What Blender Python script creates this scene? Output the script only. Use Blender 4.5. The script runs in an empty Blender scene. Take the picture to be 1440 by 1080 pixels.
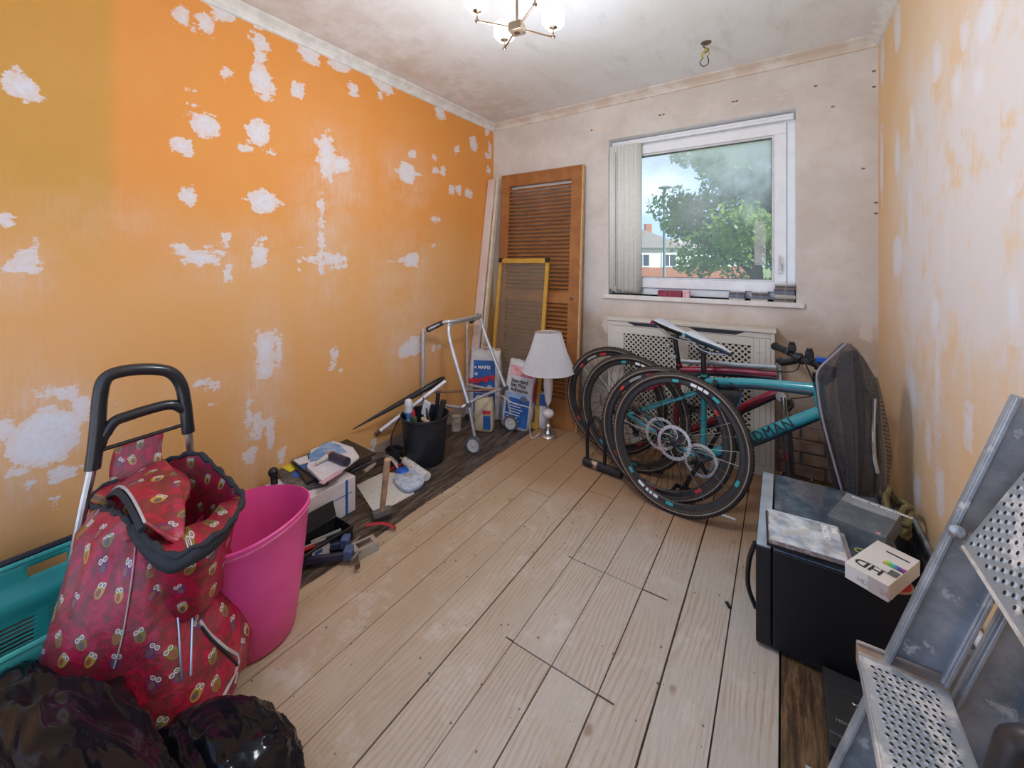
import bpy, bmesh, math, random
import numpy as np
from mathutils import Vector, Matrix, noise as mnoise
random.seed(7)
C = bpy.context.scene.collection
R_ = math.radians
SC = bpy.context.scene
V = Vector

# ------------------------------------------------------------------ camera, world, light, exposure
TH = math.atan(380 / 568.0); FOC = 568.0; HZ = 368.0; CH = 1.22
cam = bpy.data.cameras.new('camera'); co = bpy.data.objects.new('camera', cam); C.objects.link(co)
co.location = (0, 0, CH); co.rotation_euler = (R_(90), 0, TH)
cam.sensor_width = 36; cam.lens = 36 * FOC / 1440; cam.shift_y = -(540 - HZ) / 1440
cam.clip_start = .02; cam.clip_end = 400
SC.camera = co
SC.view_settings.view_transform = 'Standard'; SC.view_settings.look = 'None'
SC.view_settings.gamma = 1; SC.view_settings.use_curve_mapping = False
SC.view_settings.exposure = 1.28
SC.cycles.use_denoising = True
SC.cycles.max_bounces = 10; SC.cycles.diffuse_bounces = 6; SC.cycles.transparent_max_bounces = 24
SC.cycles.sample_clamp_indirect = 6.0

wd = bpy.data.worlds.new('sky'); SC.world = wd; wd.use_nodes = True
nt = wd.node_tree; nt.nodes.clear()
wo = nt.nodes.new('ShaderNodeOutputWorld'); bg = nt.nodes.new('ShaderNodeBackground')
tc = nt.nodes.new('ShaderNodeTexCoord'); mp = nt.nodes.new('ShaderNodeMapping'); mp.inputs['Scale'].default_value = (1, 1, 2.5)
nz = nt.nodes.new('ShaderNodeTexNoise'); nz.inputs['Scale'].default_value = 2.2; nz.inputs['Detail'].default_value = 7
rp = nt.nodes.new('ShaderNodeValToRGB')
rp.color_ramp.elements[0].position = .50; rp.color_ramp.elements[0].color = (.36, .52, .86, 1)
rp.color_ramp.elements[1].position = .78; rp.color_ramp.elements[1].color = (1, 1, 1, 1)
nt.links.new(tc.outputs['Generated'], mp.inputs[0]); nt.links.new(mp.outputs[0], nz.inputs[0])
nt.links.new(nz.outputs['Fac'], rp.inputs[0]); nt.links.new(rp.outputs[0], bg.inputs[0])
bg.inputs[1].default_value = .76; nt.links.new(bg.outputs[0], wo.inputs[0])

sun = bpy.data.lights.new('sun', 'SUN'); sun.energy = 4.0; sun.angle = R_(3); sun.color = (1, .95, .88)
so = bpy.data.objects.new('sun', sun); C.objects.link(so); so.rotation_euler = (0, R_(52), 0)

# ------------------------------------------------------------------ helpers: measured points
cc, ss = math.cos(TH), math.sin(TH)
def ray(x, y):
    r = (x - 720) / FOC; u = (HZ - y) / FOC
    return V((r * cc - ss, r * ss + cc, u))
def P(x, y, X=None, Y=None, Z=None):
    d = ray(x, y)
    t = X / d.x if X is not None else (Y / d.y if Y is not None else (Z - CH) / d.z)
    return V((0, 0, CH)) + d * t
def D(x, y, f): return V((0, 0, CH)) + ray(x, y) * f

# ------------------------------------------------------------------ helpers: geometry
def sm(pts, k=4, closed=False):
    pts = [V(p) for p in pts]; n = len(pts); out = []
    rng = n if closed else n - 1
    for i in range(rng):
        p1, p2 = pts[i], pts[(i + 1) % n]
        p0 = pts[(i - 1) % n] if (closed or i > 0) else p1
        p3 = pts[(i + 2) % n] if (closed or i + 2 < n) else p2
        for j in range(k):
            t = j / k
            out.append(.5 * ((2 * p1) + (p2 - p0) * t + (2 * p0 - 5 * p1 + 4 * p2 - p3) * t * t + (3 * p1 - p0 - 3 * p2 + p3) * t ** 3))
    if not closed: out.append(pts[-1])
    return out

class MB:
    def __init__(s): s.v = []; s.f = []; s.mi = []; s.uv = {}; s.cur = 0
    def add(s, vs, fs):
        b = len(s.v); s.v += [V(v) for v in vs]
        for f in fs: s.f.append([i + b for i in f]); s.mi.append(s.cur)
        return s
    def box(s, c, d, rz=0, rx=0, ry=0):
        M_ = Matrix.Translation(V(c)) @ Matrix.Rotation(rz, 4, 'Z') @ Matrix.Rotation(ry, 4, 'Y') @ Matrix.Rotation(rx, 4, 'X')
        x, y, z = d[0] / 2, d[1] / 2, d[2] / 2
        vs = [M_ @ V((a, b, e)) for e in (-z, z) for a, b in ((-x, -y), (x, -y), (x, y), (-x, y))]
        return s.hexa(vs)
    def hexa(s, vs):
        return s.add(vs, [(0, 3, 2, 1), (4, 5, 6, 7), (0, 1, 5, 4), (1, 2, 6, 5), (2, 3, 7, 6), (3, 0, 4, 7)])
    def slab(s, q, th, nrm=None):   # quad (4 pts, ccw seen from front) given thickness backwards
        q = [V(p) for p in q]; n = (q[1] - q[0]).cross(q[3] - q[0]).normalized()
        if nrm is not None: n = V(nrm)
        return s.hexa([p - n * th for p in q] + q)
    def span(s, x0, x1, y0, y1, z0, z1):
        return s.box(((x0 + x1) / 2, (y0 + y1) / 2, (z0 + z1) / 2), (abs(x1 - x0), abs(y1 - y0), abs(z1 - z0)))
    def tube(s, pts, r, n=8, closed=False, caps=True, sq=1.0):
        pts = [V(p) for p in pts]; m = len(pts)
        rs = r if isinstance(r, (list, tuple)) else [r] * m
        tan = []
        for i in range(m):
            a = pts[(i - 1) % m] if (closed or i > 0) else pts[i]
            b = pts[(i + 1) % m] if (closed or i < m - 1) else pts[i]
            t = (b - a); tan.append(t.normalized() if t.length > 1e-9 else V((0, 0, 1)))
        up = V((0, 0, 1)) if abs(tan[0].z) < .9 else V((1, 0, 0))
        nrm = (up - tan[0] * up.dot(tan[0])).normalized(); vs = []
        for i in range(m):
            nrm = (nrm - tan[i] * nrm.dot(tan[i])).normalized(); bn = tan[i].cross(nrm)
            for k in range(n):
                a = 2 * math.pi * k / n
                vs.append(pts[i] + (nrm * math.cos(a) * sq + bn * math.sin(a)) * rs[i])
        fs = []
        for i in range(m if closed else m - 1):
            j = (i + 1) % m
            for k in range(n):
                l = (k + 1) % n; fs.append((i * n + k, i * n + l, j * n + l, j * n + k))
        if not closed and caps: fs.append(tuple(range(n))[::-1]); fs.append(tuple((m - 1) * n + k for k in range(n)))
        return s.add(vs, fs)
    def rings(s, rl, caps=True, closed=True):
        n = len(rl[0]); vs = [p for r in rl for p in r]; fs = []
        for i in range(len(rl) - 1):
            for k in range(n if closed else n - 1):
                l = (k + 1) % n; fs.append((i * n + k, i * n + l, (i + 1) * n + l, (i + 1) * n + k))
        if caps: fs.append(tuple(range(n))[::-1]); fs.append(tuple((len(rl) - 1) * n + k for k in range(n)))
        return s.add(vs, fs)
    def lathe(s, prof, c=(0, 0, 0), n=24, ax=None, sx=1, sy=1, caps=True):
        q = V((0, 0, 1)).rotation_difference(V(ax).normalized()) if ax is not None else None
        rl = []
        for r, z in prof:
            ring = []
            for k in range(n):
                a = 2 * math.pi * k / n; p = V((r * math.cos(a) * sx, r * math.sin(a) * sy, z))
                if q: p = q @ p
                ring.append(p + V(c))
            rl.append(ring)
        return s.rings(rl, caps)
    def ball(s, c, r, n=12, m=8):
        r = (r, r, r) if not isinstance(r, (tuple, list)) else r; rl = []
        for i in range(m + 1):
            t = math.pi * (i + .02) / (m + .04) - math.pi / 2
            rl.append([V(c) + V((math.cos(t) * math.cos(2 * math.pi * k / n) * r[0], math.cos(t) * math.sin(2 * math.pi * k / n) * r[1], math.sin(t) * r[2])) for k in range(n)])
        return s.rings(rl)
    def poly(s, pts, d):   # planar polygon extruded by vector d
        n = len(pts); pts = [V(p) for p in pts]; d = V(d)
        return s.add(pts + [p + d for p in pts], [tuple(range(n))[::-1], tuple(range(n, 2 * n))] + [(i, (i + 1) % n, (i + 1) % n + n, i + n) for i in range(n)])
    def grid(s, fn, nu, nv):
        vs = [fn(i / nu, j / nv) for j in range(nv + 1) for i in range(nu + 1)]
        return s.add(vs, [(j * (nu + 1) + i, j * (nu + 1) + i + 1, (j + 1) * (nu + 1) + i + 1, (j + 1) * (nu + 1) + i) for j in range(nv) for i in range(nu)])

def obj(name, mb, mats, parent=None, off=None, bev=0, flat=False, solid=0, ang=35, fixn=True, sub=0):
    me = bpy.data.meshes.new(name)
    o3 = V(off) if off is not None else (V(parent['_o']) if parent is not None and '_o' in parent else V((0, 0, 0)))
    me.from_pydata([v - o3 for v in mb.v], [], mb.f)
    if fixn:
        bm = bmesh.new(); bm.from_mesh(me); bmesh.ops.recalc_face_normals(bm, faces=bm.faces); bm.to_mesh(me); bm.free()
    if not isinstance(mats, (list, tuple)): mats = [mats]
    for m in mats: me.materials.append(m)
    if len(mats) > 1: me.polygons.foreach_set('material_index', mb.mi)
    if not flat: me.shade_smooth(); me.set_sharp_from_angle(angle=R_(ang))
    o = bpy.data.objects.new(name, me); C.objects.link(o)
    if parent is not None: o.parent = parent; o['_o'] = tuple(o3)
    elif off is not None: o.location = o3; o['_o'] = tuple(o3)
    if solid:
        m = o.modifiers.new('s', 'SOLIDIFY'); m.thickness = solid; m.offset = 0
    if bev:
        m = o.modifiers.new('b', 'BEVEL'); m.width = bev; m.segments = 2; m.limit_method = 'ANGLE'; m.angle_limit = R_(40)
    if sub:
        m = o.modifiers.new('u', 'SUBSURF'); m.levels = sub; m.render_levels = sub
    return o
def tag(o, label, cat, group=None, kind=None):
    if label: o['label'] = label
    if cat: o['category'] = cat
    if group: o['group'] = group
    if kind: o['kind'] = kind
    return o
def thing(name, label, cat, loc, group=None):
    o = bpy.data.objects.new(name, None); C.objects.link(o); o.empty_display_size = .1
    o.location = loc; o['_o'] = tuple(loc)
    return tag(o, label, cat, group)
def lab(o, label): o['label'] = label; return o
def struct(o): o['kind'] = 'structure'; return o
def stuff(o): o['kind'] = 'stuff'; return o
def copytree(r, loc, label):
    c = r.copy(); C.objects.link(c); c.location = loc; c['label'] = label
    for ch in list(r.children):
        d = ch.copy(); C.objects.link(d); d.parent = c
        for g in list(ch.children):
            e = g.copy(); C.objects.link(e); e.parent = d
    return c
def text(s, size, mat, org, xd, yd, parent, ext=.0004, name='lettering', align='LEFT', bold=0, sp=1.0):
    cu = bpy.data.curves.new('t', 'FONT'); cu.body = s; cu.size = size; cu.extrude = ext; cu.align_x = align; cu.offset = bold; cu.resolution_u = 2; cu.space_character = sp
    t = bpy.data.objects.new('t', cu); C.objects.link(t)
    bpy.context.view_layer.update()
    me = bpy.data.meshes.new_from_object(t.evaluated_get(bpy.context.evaluated_depsgraph_get()))
    bpy.data.objects.remove(t)
    xd = V(xd).normalized(); yd = V(yd); yd = (yd - xd * yd.dot(xd)).normalized(); zd = xd.cross(yd)
    M_ = Matrix(((xd.x, yd.x, zd.x, org[0]), (xd.y, yd.y, zd.y, org[1]), (xd.z, yd.z, zd.z, org[2]), (0, 0, 0, 1)))
    me.transform(M_); o3 = V(parent['_o']) if '_o' in parent else V((0, 0, 0))
    me.transform(Matrix.Translation(-o3)); me.materials.clear(); me.materials.append(mat)
    o = bpy.data.objects.new(name, me); C.objects.link(o); o.parent = parent; o['_o'] = tuple(o3)
    return o

# ------------------------------------------------------------------ helpers: materials
def newmat(name):
    m = bpy.data.materials.new(name); m.use_nodes = True; n = m.node_tree
    return m, n, n.nodes['Principled BSDF']
def nd(n, t, **kw):
    x = n.nodes.new('ShaderNode' + t)
    for k, v in kw.items():
        if k.startswith('i_'):
            key = k[2:]; key = int(key) if key.isdigit() else key.replace('_', ' ')
            if hasattr(v, 'is_output'): n.links.new(v, x.inputs[key])
            else: x.inputs[key].default_value = v
        else: setattr(x, k, v)
    return x
def math_(n, op, a, b=None, c=None, clamp=False):
    x = n.nodes.new('ShaderNodeMath'); x.operation = op; x.use_clamp = clamp
    for i, v in enumerate((a, b, c)):
        if v is None: continue
        if hasattr(v, 'is_output'): n.links.new(v, x.inputs[i])
        else: x.inputs[i].default_value = v
    return x.outputs[0]
def mix(n, f, a, b, bt='MIX'):
    x = n.nodes.new('ShaderNodeMix'); x.data_type = 'RGBA'; x.blend_type = bt
    for k, v in ((0, f), (6, a), (7, b)):
        if hasattr(v, 'is_output'): n.links.new(v, x.inputs[k])
        elif k == 0: x.inputs[0].default_value = v
        else: x.inputs[k].default_value = (*v, 1) if len(v) == 3 else v
    return x.outputs[2]
def step(n, v, lo, hi):
    x = n.nodes.new('ShaderNodeMapRange'); x.interpolation_type = 'SMOOTHSTEP'
    n.links.new(v, x.inputs[0]); x.inputs[1].default_value = lo; x.inputs[2].default_value = hi
    return x.outputs[0]
def pos(n, sc=(1, 1, 1), coord='pos', loc=(0, 0, 0)):
    s = nd(n, 'NewGeometry').outputs['Position'] if coord == 'pos' else nd(n, 'TexCoord').outputs[coord]
    return nd(n, 'Mapping', i_0=s, i_Scale=sc, i_Location=loc).outputs[0]
def noi(n, vec, scale, detail=4, rough=.55, dist=0):
    return nd(n, 'TexNoise', i_Vector=vec, i_Scale=scale, i_Detail=detail, i_Roughness=rough, i_Distortion=dist).outputs['Fac']
def bump(n, b, h, st=.3, d=.002):
    x = nd(n, 'Bump', i_Height=h, i_Strength=st, i_Distance=d); n.links.new(x.outputs[0], b.inputs['Normal'])
MC = {}
def M(name, col, rough=.5, metal=0, var=None, scale=20, bmp=0, bscale=60, trans=0, emit=0, coat=0, vlo=.4, vhi=.65, alpha=1, sheen=0):
    if name in MC: return MC[name]
    m, n, b = newmat(name)
    b.inputs['Base Color'].default_value = (*col, 1); b.inputs['Roughness'].default_value = rough; b.inputs['Metallic'].default_value = metal
    pc = pos(n, coord='Object')
    f = noi(n, pc, scale, 5)
    if var is None: var = tuple(c * .86 for c in col)
    n.links.new(mix(n, step(n, f, vlo, vhi), col, var), b.inputs['Base Color'])
    if bmp: bump(n, b, noi(n, pc, bscale, 5), bmp, .002)
    if trans: b.inputs['Transmission Weight'].default_value = trans
    if emit: b.inputs['Emission Color'].default_value = (*col, 1); b.inputs['Emission Strength'].default_value = emit
    if coat: b.inputs['Coat Weight'].default_value = coat; b.inputs['Coat Roughness'].default_value = .08
    if alpha < 1: b.inputs['Alpha'].default_value = alpha
    MC[name] = m; return m
BLK = M('black_plastic', (.012, .012, .014), .38); BLKM = M('black_matt', (.02, .02, .022), .7); RUB = M('rubber', (.018, .017, .017), .75, bmp=.3, bscale=300)
WHT = M('white_plastic', (.78, .77, .74), .4); CHR = M('chrome', (.75, .75, .76), .14, 1); ALU = M('aluminium', (.62, .64, .67), .3, 1)
INK = M('black_ink', (.02, .02, .025), .5); WINK = M('white_ink', (.85, .85, .85), .5); RED = M('red_paint', (.5, .015, .02), .35)
BLUE = M('blue_print', (.02, .12, .42), .45); GREY = M('grey_plastic', (.28, .3, .31), .45)
UPVC = M('white_upvc', (.88, .91, .94), .3, var=(.84, .87, .90)); STEEL = M('steel', (.42, .43, .44), .38, 1)

# ------------------------------------------------------------------ walls, floor, ceiling
XL, XR, YB, YF, HT = -2.087, .42, 2.83, -.5, 2.4
def wallgrid(name, o, du, dv, nu, nv, mat, attrs, skip=None):
    o, du, dv = V(o), V(du), V(dv); us = nu if hasattr(nu, '__len__') else np.linspace(0, 1, nu + 1); vs = nv if hasattr(nv, '__len__') else np.linspace(0, 1, nv + 1)
    mb = MB(); mb.v = [o + du * float(u) + dv * float(v) for v in vs for u in us]; W_ = len(us)
    for j in range(len(vs) - 1):
        for i in range(W_ - 1):
            if skip and skip((us[i] + us[i + 1]) / 2, (vs[j] + vs[j + 1]) / 2): continue
            mb.f.append([j * W_ + i, j * W_ + i + 1, (j + 1) * W_ + i + 1, (j + 1) * W_ + i]); mb.mi.append(0)
    ob = obj(name, mb, mat, fixn=False, flat=True)
    co_ = np.array([tuple(v) for v in mb.v])
    for k, fn in attrs.items():
        a = ob.data.attributes.new(k, 'FLOAT', 'POINT'); a.data.foreach_set('value', fn(co_).astype(np.float32))
    return struct(ob)
def blobs(lst, plane, ax):    # list of (px, py, w, h, rot_deg, exponent); field in metres, positive inside
    out = []
    for px, py, w, h, rot, ex in lst:
        c = P(px, py, **plane); a = (P(px + w / 2, py, **plane) - P(px - w / 2, py, **plane)); b = (P(px, py + h / 2, **plane) - P(px, py - h / 2, **plane))
        out.append((c[ax], c.z, max(.008, abs(a[ax]) / 2), max(.008, abs(b.z) / 2), R_(rot), ex))
    def fn(co_):
        f = np.full(len(co_), -1.0)
        for cu, cz, a, b, r, ex in out:
            du = co_[:, ax] - cu; dz = co_[:, 2] - cz
            u = du * math.cos(r) + dz * math.sin(r); v = -du * math.sin(r) + dz * math.cos(r)
            d = (np.abs(u / a) ** ex + np.abs(v / b) ** ex) ** (1 / ex)
            f = np.maximum(f, (1 - d) * min(a, b))
        return f
    return fn
def gauss(lst, plane, ax):
    out = []
    for px, py, w, h, k in lst:
        c = P(px, py, **plane); a = abs((P(px + w / 2, py, **plane) - P(px - w / 2, py, **plane))[ax]) / 2; b = abs((P(px, py + h / 2, **plane) - P(px, py - h / 2, **plane)).z) / 2
        out.append((c[ax], c.z, a, b, k))
    def fn(co_):
        f = np.zeros(len(co_))
        for cu, cz, a, b, k in out:
            f = np.maximum(f, k * np.exp(-((co_[:, ax] - cu) / a) ** 2 - ((co_[:, 2] - cz) / b) ** 2))
        return f
    return fn

def plaster_wall(name, base_fn, white=(.74, .74, .79), seed=0, rough=.75):
    m, n, b = newmat(name)
    p = pos(n, loc=(seed, 0, 0))
    at = nd(n, 'Attribute', attribute_name='patch').outputs['Fac']; wa = nd(n, 'Attribute', attribute_name='wash').outputs['Fac']
    base = base_fn(n, p)
    n1 = noi(n, p, 22, 6, .7); n2 = noi(n, pos(n, (1, 14, 60) if 'left' in name or 'right' in name else (14, 1, 60)), 1, 3)
    e = math_(n, 'ADD', at, math_(n, 'MULTIPLY', math_(n, 'SUBTRACT', n1, .5), .085)); e = math_(n, 'ADD', e, math_(n, 'MULTIPLY', math_(n, 'SUBTRACT', n2, .5), .035))
    msk = step(n, e, -.001, .006)
    wn = math_(n, 'MULTIPLY', wa, step(n, noi(n, p, 6, 7, .66), .22, .66))
    scr = step(n, noi(n, pos(n, (1, 30, 3.2)), 3, 4, .7), .45, .75); wn = math_(n, 'MULTIPLY', wn, math_(n, 'ADD', .55, math_(n, 'MULTIPLY', scr, .6)), clamp=True)
    col = mix(n, wn, base, (.74, .69, .67))
    thin = math_(n, 'ADD', .74, math_(n, 'MULTIPLY', step(n, noi(n, p, 60, 4, .7), .35, .6), .24))
    whc = mix(n, step(n, at, .012, .03), mix(n, .25, white, (.8, .5, .3)), white)
    col = mix(n, math_(n, 'MULTIPLY', msk, thin), col, whc)
    sp = step(n, noi(n, p, 130, 2, .5), .74, .8); col = mix(n, math_(n, 'MULTIPLY', sp, .55), col, (.2, .13, .08))
    n.links.new(col, b.inputs['Base Color']); b.inputs['Roughness'].default_value = rough
    bump(n, b, math_(n, 'ADD', math_(n, 'MULTIPLY', msk, .7), noi(n, p, 45, 6, .7)), .22, .003)
    return m
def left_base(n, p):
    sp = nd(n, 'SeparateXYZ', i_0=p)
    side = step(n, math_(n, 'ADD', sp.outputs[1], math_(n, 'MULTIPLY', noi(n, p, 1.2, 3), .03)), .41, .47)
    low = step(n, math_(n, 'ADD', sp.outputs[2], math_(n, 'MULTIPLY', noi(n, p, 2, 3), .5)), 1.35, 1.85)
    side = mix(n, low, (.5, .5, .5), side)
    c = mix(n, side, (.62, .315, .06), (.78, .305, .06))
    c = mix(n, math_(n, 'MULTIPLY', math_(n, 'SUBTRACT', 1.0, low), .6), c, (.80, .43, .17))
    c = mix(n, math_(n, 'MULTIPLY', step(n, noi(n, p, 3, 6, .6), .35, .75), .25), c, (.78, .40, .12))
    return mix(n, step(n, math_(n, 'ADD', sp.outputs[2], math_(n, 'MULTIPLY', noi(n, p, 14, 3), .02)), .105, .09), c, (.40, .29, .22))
LP = [(31,122,55,42,-6,5),(8,307,32,20,10,2),(50,342,20,16,30,2),(36,360,34,20,0,2),(34,374,52,24,0,3),(255,23,26,28,20,3),(289,33,26,27,0,4),(272,33,6,18,0,3),(314,17,34,26,25,3),(300,6,20,10,0,3),(366,33,20,18,20,3),
 (367,60,22,24,25,3),(367,80,20,18,20,2.4),(368,112,34,44,15,2.6),(370,133,26,14,0,2.4),(352,45,5,18,-30,2),(318,103,17,17,25,2.6),(418,127,18,27,0,7),(289,176,44,34,10,2.6),(264,161,14,12,20,2),(257,205,29,26,0,5),
 (363,186,34,38,0,3),(347,209,20,14,25,2.4),(380,214,12,8,0,2),(265,276,28,28,0,2.2),(371,284,44,34,0,2),(371,284,50,14,0,2),(435,75,32,32,-10,3),(480,90,33,22,15,2.6),(497,126,15,20,0,2.6),(540,121,30,18,-15,2.6),(533,132,8,12,0,2.4),
 (460,220,20,66,0,3.4),(479,231,28,22,8,4),(445,200,12,10,0,2),(446,222,8,10,0,2),(451,284,12,14,0,2.2),(452,340,9,130,0,2.4),(470,364,36,16,-5,2.4),(440,364,26,10,0,2.2),(474,375,30,8,0,2),
 (573,243,24,32,0,2.2),(574,243,36,10,0,2),(580,216,11,14,0,2.4),(619,157,14,24,10,3),(659,165,9,9,0,2),(666,202,11,22,12,2.6),(643,211,7,12,0,2.4),(611,222,7,9,0,2),(612,239,9,10,0,2.4),(623,241,9,12,12,2.6),
 (635,267,9,14,0,2.6),(645,267,9,14,0,2.6),(659,272,11,13,0,3),(685,184,7,14,0,2.6),(689,212,5,26,0,2.6),(686,218,9,10,0,2),(687,240,6,12,0,2.2),(688,267,6,14,0,2.6),
 (283,363,60,22,-8,2.6),(256,353,26,18,0,2.6),(317,337,13,24,0,2.8),(321,385,16,22,0,2.6),(306,352,30,10,-20,2.4),(365,360,23,36,0,3.6),(372,336,14,8,0,3),
 (373,492,28,54,0,4.5),(391,492,10,40,0,3),(372,520,24,26,0,3),(362,600,18,36,0,2.4),(350,590,10,50,0,2.4),(380,610,14,44,0,2.4),(352,640,20,24,0,2.2),(395,640,16,20,0,2),
 (65,615,104,84,-22,2.6),(8,605,32,34,0,2.2),(85,552,70,18,-15,2.2),(112,575,34,44,0,2.4),(88,667,50,20,-5,2.2),(25,662,30,12,0,2.2),(45,680,20,12,0,2),(75,705,10,24,20,2.2),(140,562,26,20,0,2.2),(165,572,18,8,0,2),
 (299,543,20,12,0,5),(280,539,20,8,0,3),(300,569,12,7,0,2.2),(470,498,10,18,10,3),(466,516,9,9,0,3),(478,520,9,8,0,3),(579,366,22,20,0,3),(573,367,34,6,0,2),(583,482,20,18,0,2.2),(578,490,34,24,0,2.2),(612,308,12,8,0,3),
 (609,489,6,10,0,2),(618,488,4,8,0,2),(525,622,8,12,0,2.6),(522,634,18,9,-25,2.4),(268,125,9,3,0,2),(270,147,10,4,10,2),(240,600,10,8,0,2),(420,365,5,30,0,2),(610,345,10,5,0,2)]
LW = [(460,330,90,260,.5),(372,560,80,260,.55),(60,610,210,230,.6),(575,420,120,240,.38),(300,370,120,90,.4),(370,360,110,90,.35),(30,380,120,110,.45),(572,250,70,90,.5),(580,485,90,90,.6),(475,250,90,130,.55),(300,540,120,60,.35),(150,310,200,90,.25),(620,620,260,90,.35)]
planeL = dict(X=XL)
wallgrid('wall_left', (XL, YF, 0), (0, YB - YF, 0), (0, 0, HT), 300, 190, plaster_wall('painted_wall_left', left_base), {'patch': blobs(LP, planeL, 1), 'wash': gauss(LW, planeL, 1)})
def right_base(n, p):
    return mix(n, step(n, noi(n, p, 2.5, 5, .6), .3, .7), (.78, .50, .24), (.80, .56, .32))
RP = [(1262,40,10,70,-8,2.6),(1283,180,9,70,0,2.6),(1357,50,14,60,-8,2.6),(1387,30,36,70,-15,3),(1376,115,22,60,-14,2.6),(1345,120,16,60,-12,2.4),(1317,90,14,60,-10,2.4),(1262,220,8,70,0,2.4),(1318,530,8,160,0,4),(1322,690,12,80,-4,3),(1283,550,10,60,-12,2.2),(1362,600,14,70,0,2.4),
 (1425,430,26,120,-4,3),(1391,390,10,50,0,2.4),(1315,440,14,60,0,2.4),(1332,350,8,120,0,2.4),(1280,290,8,110,0,2.4),(1262,360,14,60,0,2.4),(1240,230,5,120,0,2.6),(1241,90,6,70,0,2.6),(1420,270,36,40,-20,2.2),(1290,690,10,60,0,2.2),(1305,620,8,70,0,2)]
RW = [(1370,270,230,480,3.2),(1440,100,260,420,3.2),(1430,420,240,300,2.6),(1300,330,90,520,2.8),(1262,480,60,260,.7),(1300,620,120,220,.5),(1440,640,160,300,1.0),(1330,60,60,160,1.0)]
planeR = dict(X=XR)
wallgrid('wall_right', (XR, YB, 0), (0, YF - YB, 0), (0, 0, HT), 300, 190, plaster_wall('painted_wall_right', right_base, white=(.76, .76, .80), seed=5), {'patch': blobs(RP, planeR, 1), 'wash': gauss(RW, planeR, 1)})
def back_base(n, p):
    sp = nd(n, 'SeparateXYZ', i_0=p)
    c = mix(n, step(n, noi(n, p, 4, 7, .65), .35, .7), (.60, .55, .50), (.70, .655, .61))
    c = mix(n, math_(n, 'MULTIPLY', step(n, noi(n, p, 9, 6, .7), .5, .75), .35), c, (.60, .46, .36))
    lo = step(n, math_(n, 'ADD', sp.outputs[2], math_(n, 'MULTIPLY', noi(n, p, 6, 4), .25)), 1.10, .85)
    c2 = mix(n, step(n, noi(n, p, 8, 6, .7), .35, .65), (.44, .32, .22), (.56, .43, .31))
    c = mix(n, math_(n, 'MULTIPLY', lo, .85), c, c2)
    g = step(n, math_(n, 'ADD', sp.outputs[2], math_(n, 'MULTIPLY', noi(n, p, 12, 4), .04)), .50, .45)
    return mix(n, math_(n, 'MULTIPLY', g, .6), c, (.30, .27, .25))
WX0, WX1, WZ0, WZ1 = -1.05, .066, .985, 2.105
us = np.unique(np.concatenate([np.linspace(0, (WX0 - XL), 60), np.linspace(WX0 - XL, WX1 - XL, 40), np.linspace(WX1 - XL, XR - XL, 40)])) / (XR - XL)
vs = np.unique(np.concatenate([np.linspace(0, WZ0, 50), np.linspace(WZ0, WZ1, 40), np.linspace(WZ1, HT, 24)])) / HT
BP = [(862,458,30,24,-10,2.4),(1217,468,20,28,0,2.4),(1147,123,16,8,-8,2.4),(1070,140,30,4,-8,3),(1033,146,12,6,0,2.4),(928,163,14,6,0,2.4),(850,182,50,3,-12,3),(975,156,90,2.4,-8,3),(1110,131,60,2.4,-8,3),(870,178,60,2.4,-10,3),(832,184,10,6,0,2)]
bw = wallgrid('wall_back', (XL, YB, 0), (XR - XL, 0, 0), (0, 0, HT), us, vs, plaster_wall('bare_plaster_back', back_base, white=(.70, .65, .60), seed=9),
         {'patch': blobs(BP, dict(Y=YB), 0), 'wash': gauss([(1180, 250, 60, 300, .3)], dict(Y=YB), 0)},
         skip=lambda u, v: WX0 < XL + u * (XR - XL) < WX1 and WZ0 < v * HT < WZ1)
PLA = M('white_reveal_plaster', (.88, .89, .90), .7, bmp=.2, var=(.84, .85, .86))
rv = MB(); YW = YB + .16
for a, b in (((WX0, WZ0), (WX0, WZ1)), ((WX0, WZ1), (WX1, WZ1)), ((WX1, WZ1), (WX1, WZ0)), ((WX1, WZ0), (WX0, WZ0))):
    rv.add([(a[0], YB, a[1]), (b[0], YB, b[1]), (b[0], YW + .12, b[1]), (a[0], YW + .12, a[1])], [(0, 1, 2, 3)])
o = obj('reveal', rv, PLA, bw, flat=True)
# curtain-pole fixing scars and holes chipped out of the plaster
chip = MB()
for px, py in ((1147,121),(1031,143),(1036,142),(928,162),(933,161),(832,183),(1229,100),(1229,122),(1232,285),(1232,300),(1171,150),(1214,237)):
    c = P(px, py, Y=YB); chip.lathe([(.011, -.002), (.009, .001), (.004, .0015)], c, 7, ax=(0, -1, 0), sy=.6)
stuff(obj('plaster_chip', chip, M('raw_plaster_chip', (.24, .15, .10), .9), bw))
# exposed brick at the base of the back wall, right of the radiator cover
BRM = M('old_brick', (.26, .16, .11), .9, var=(.36, .29, .24), scale=14, bmp=.6, bscale=50)
MOR = M('mortar', (.22, .19, .17), .95, bmp=.5)
mo = MB(); mo.span(-.02, XR - .005, YB - .006, YB + .02, 0, .285); obj('mortar_bed', mo, MOR, bw)
for r in range(4):
    x = -.02 - (.11 if r % 2 else 0)
    while x < XR - .02:
        x0, x1 = max(x + .005, -.018), min(x + .213, XR - .006)
        if x1 - x0 > .03:
            b_ = MB(); j = random.uniform(-.004, .006); b_.span(x0, x1, YB - .022 - j, YB, .004 + r * .071, .066 + r * .071)
            obj('brick', b_, BRM, bw, bev=.004)
        x += .223

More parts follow.
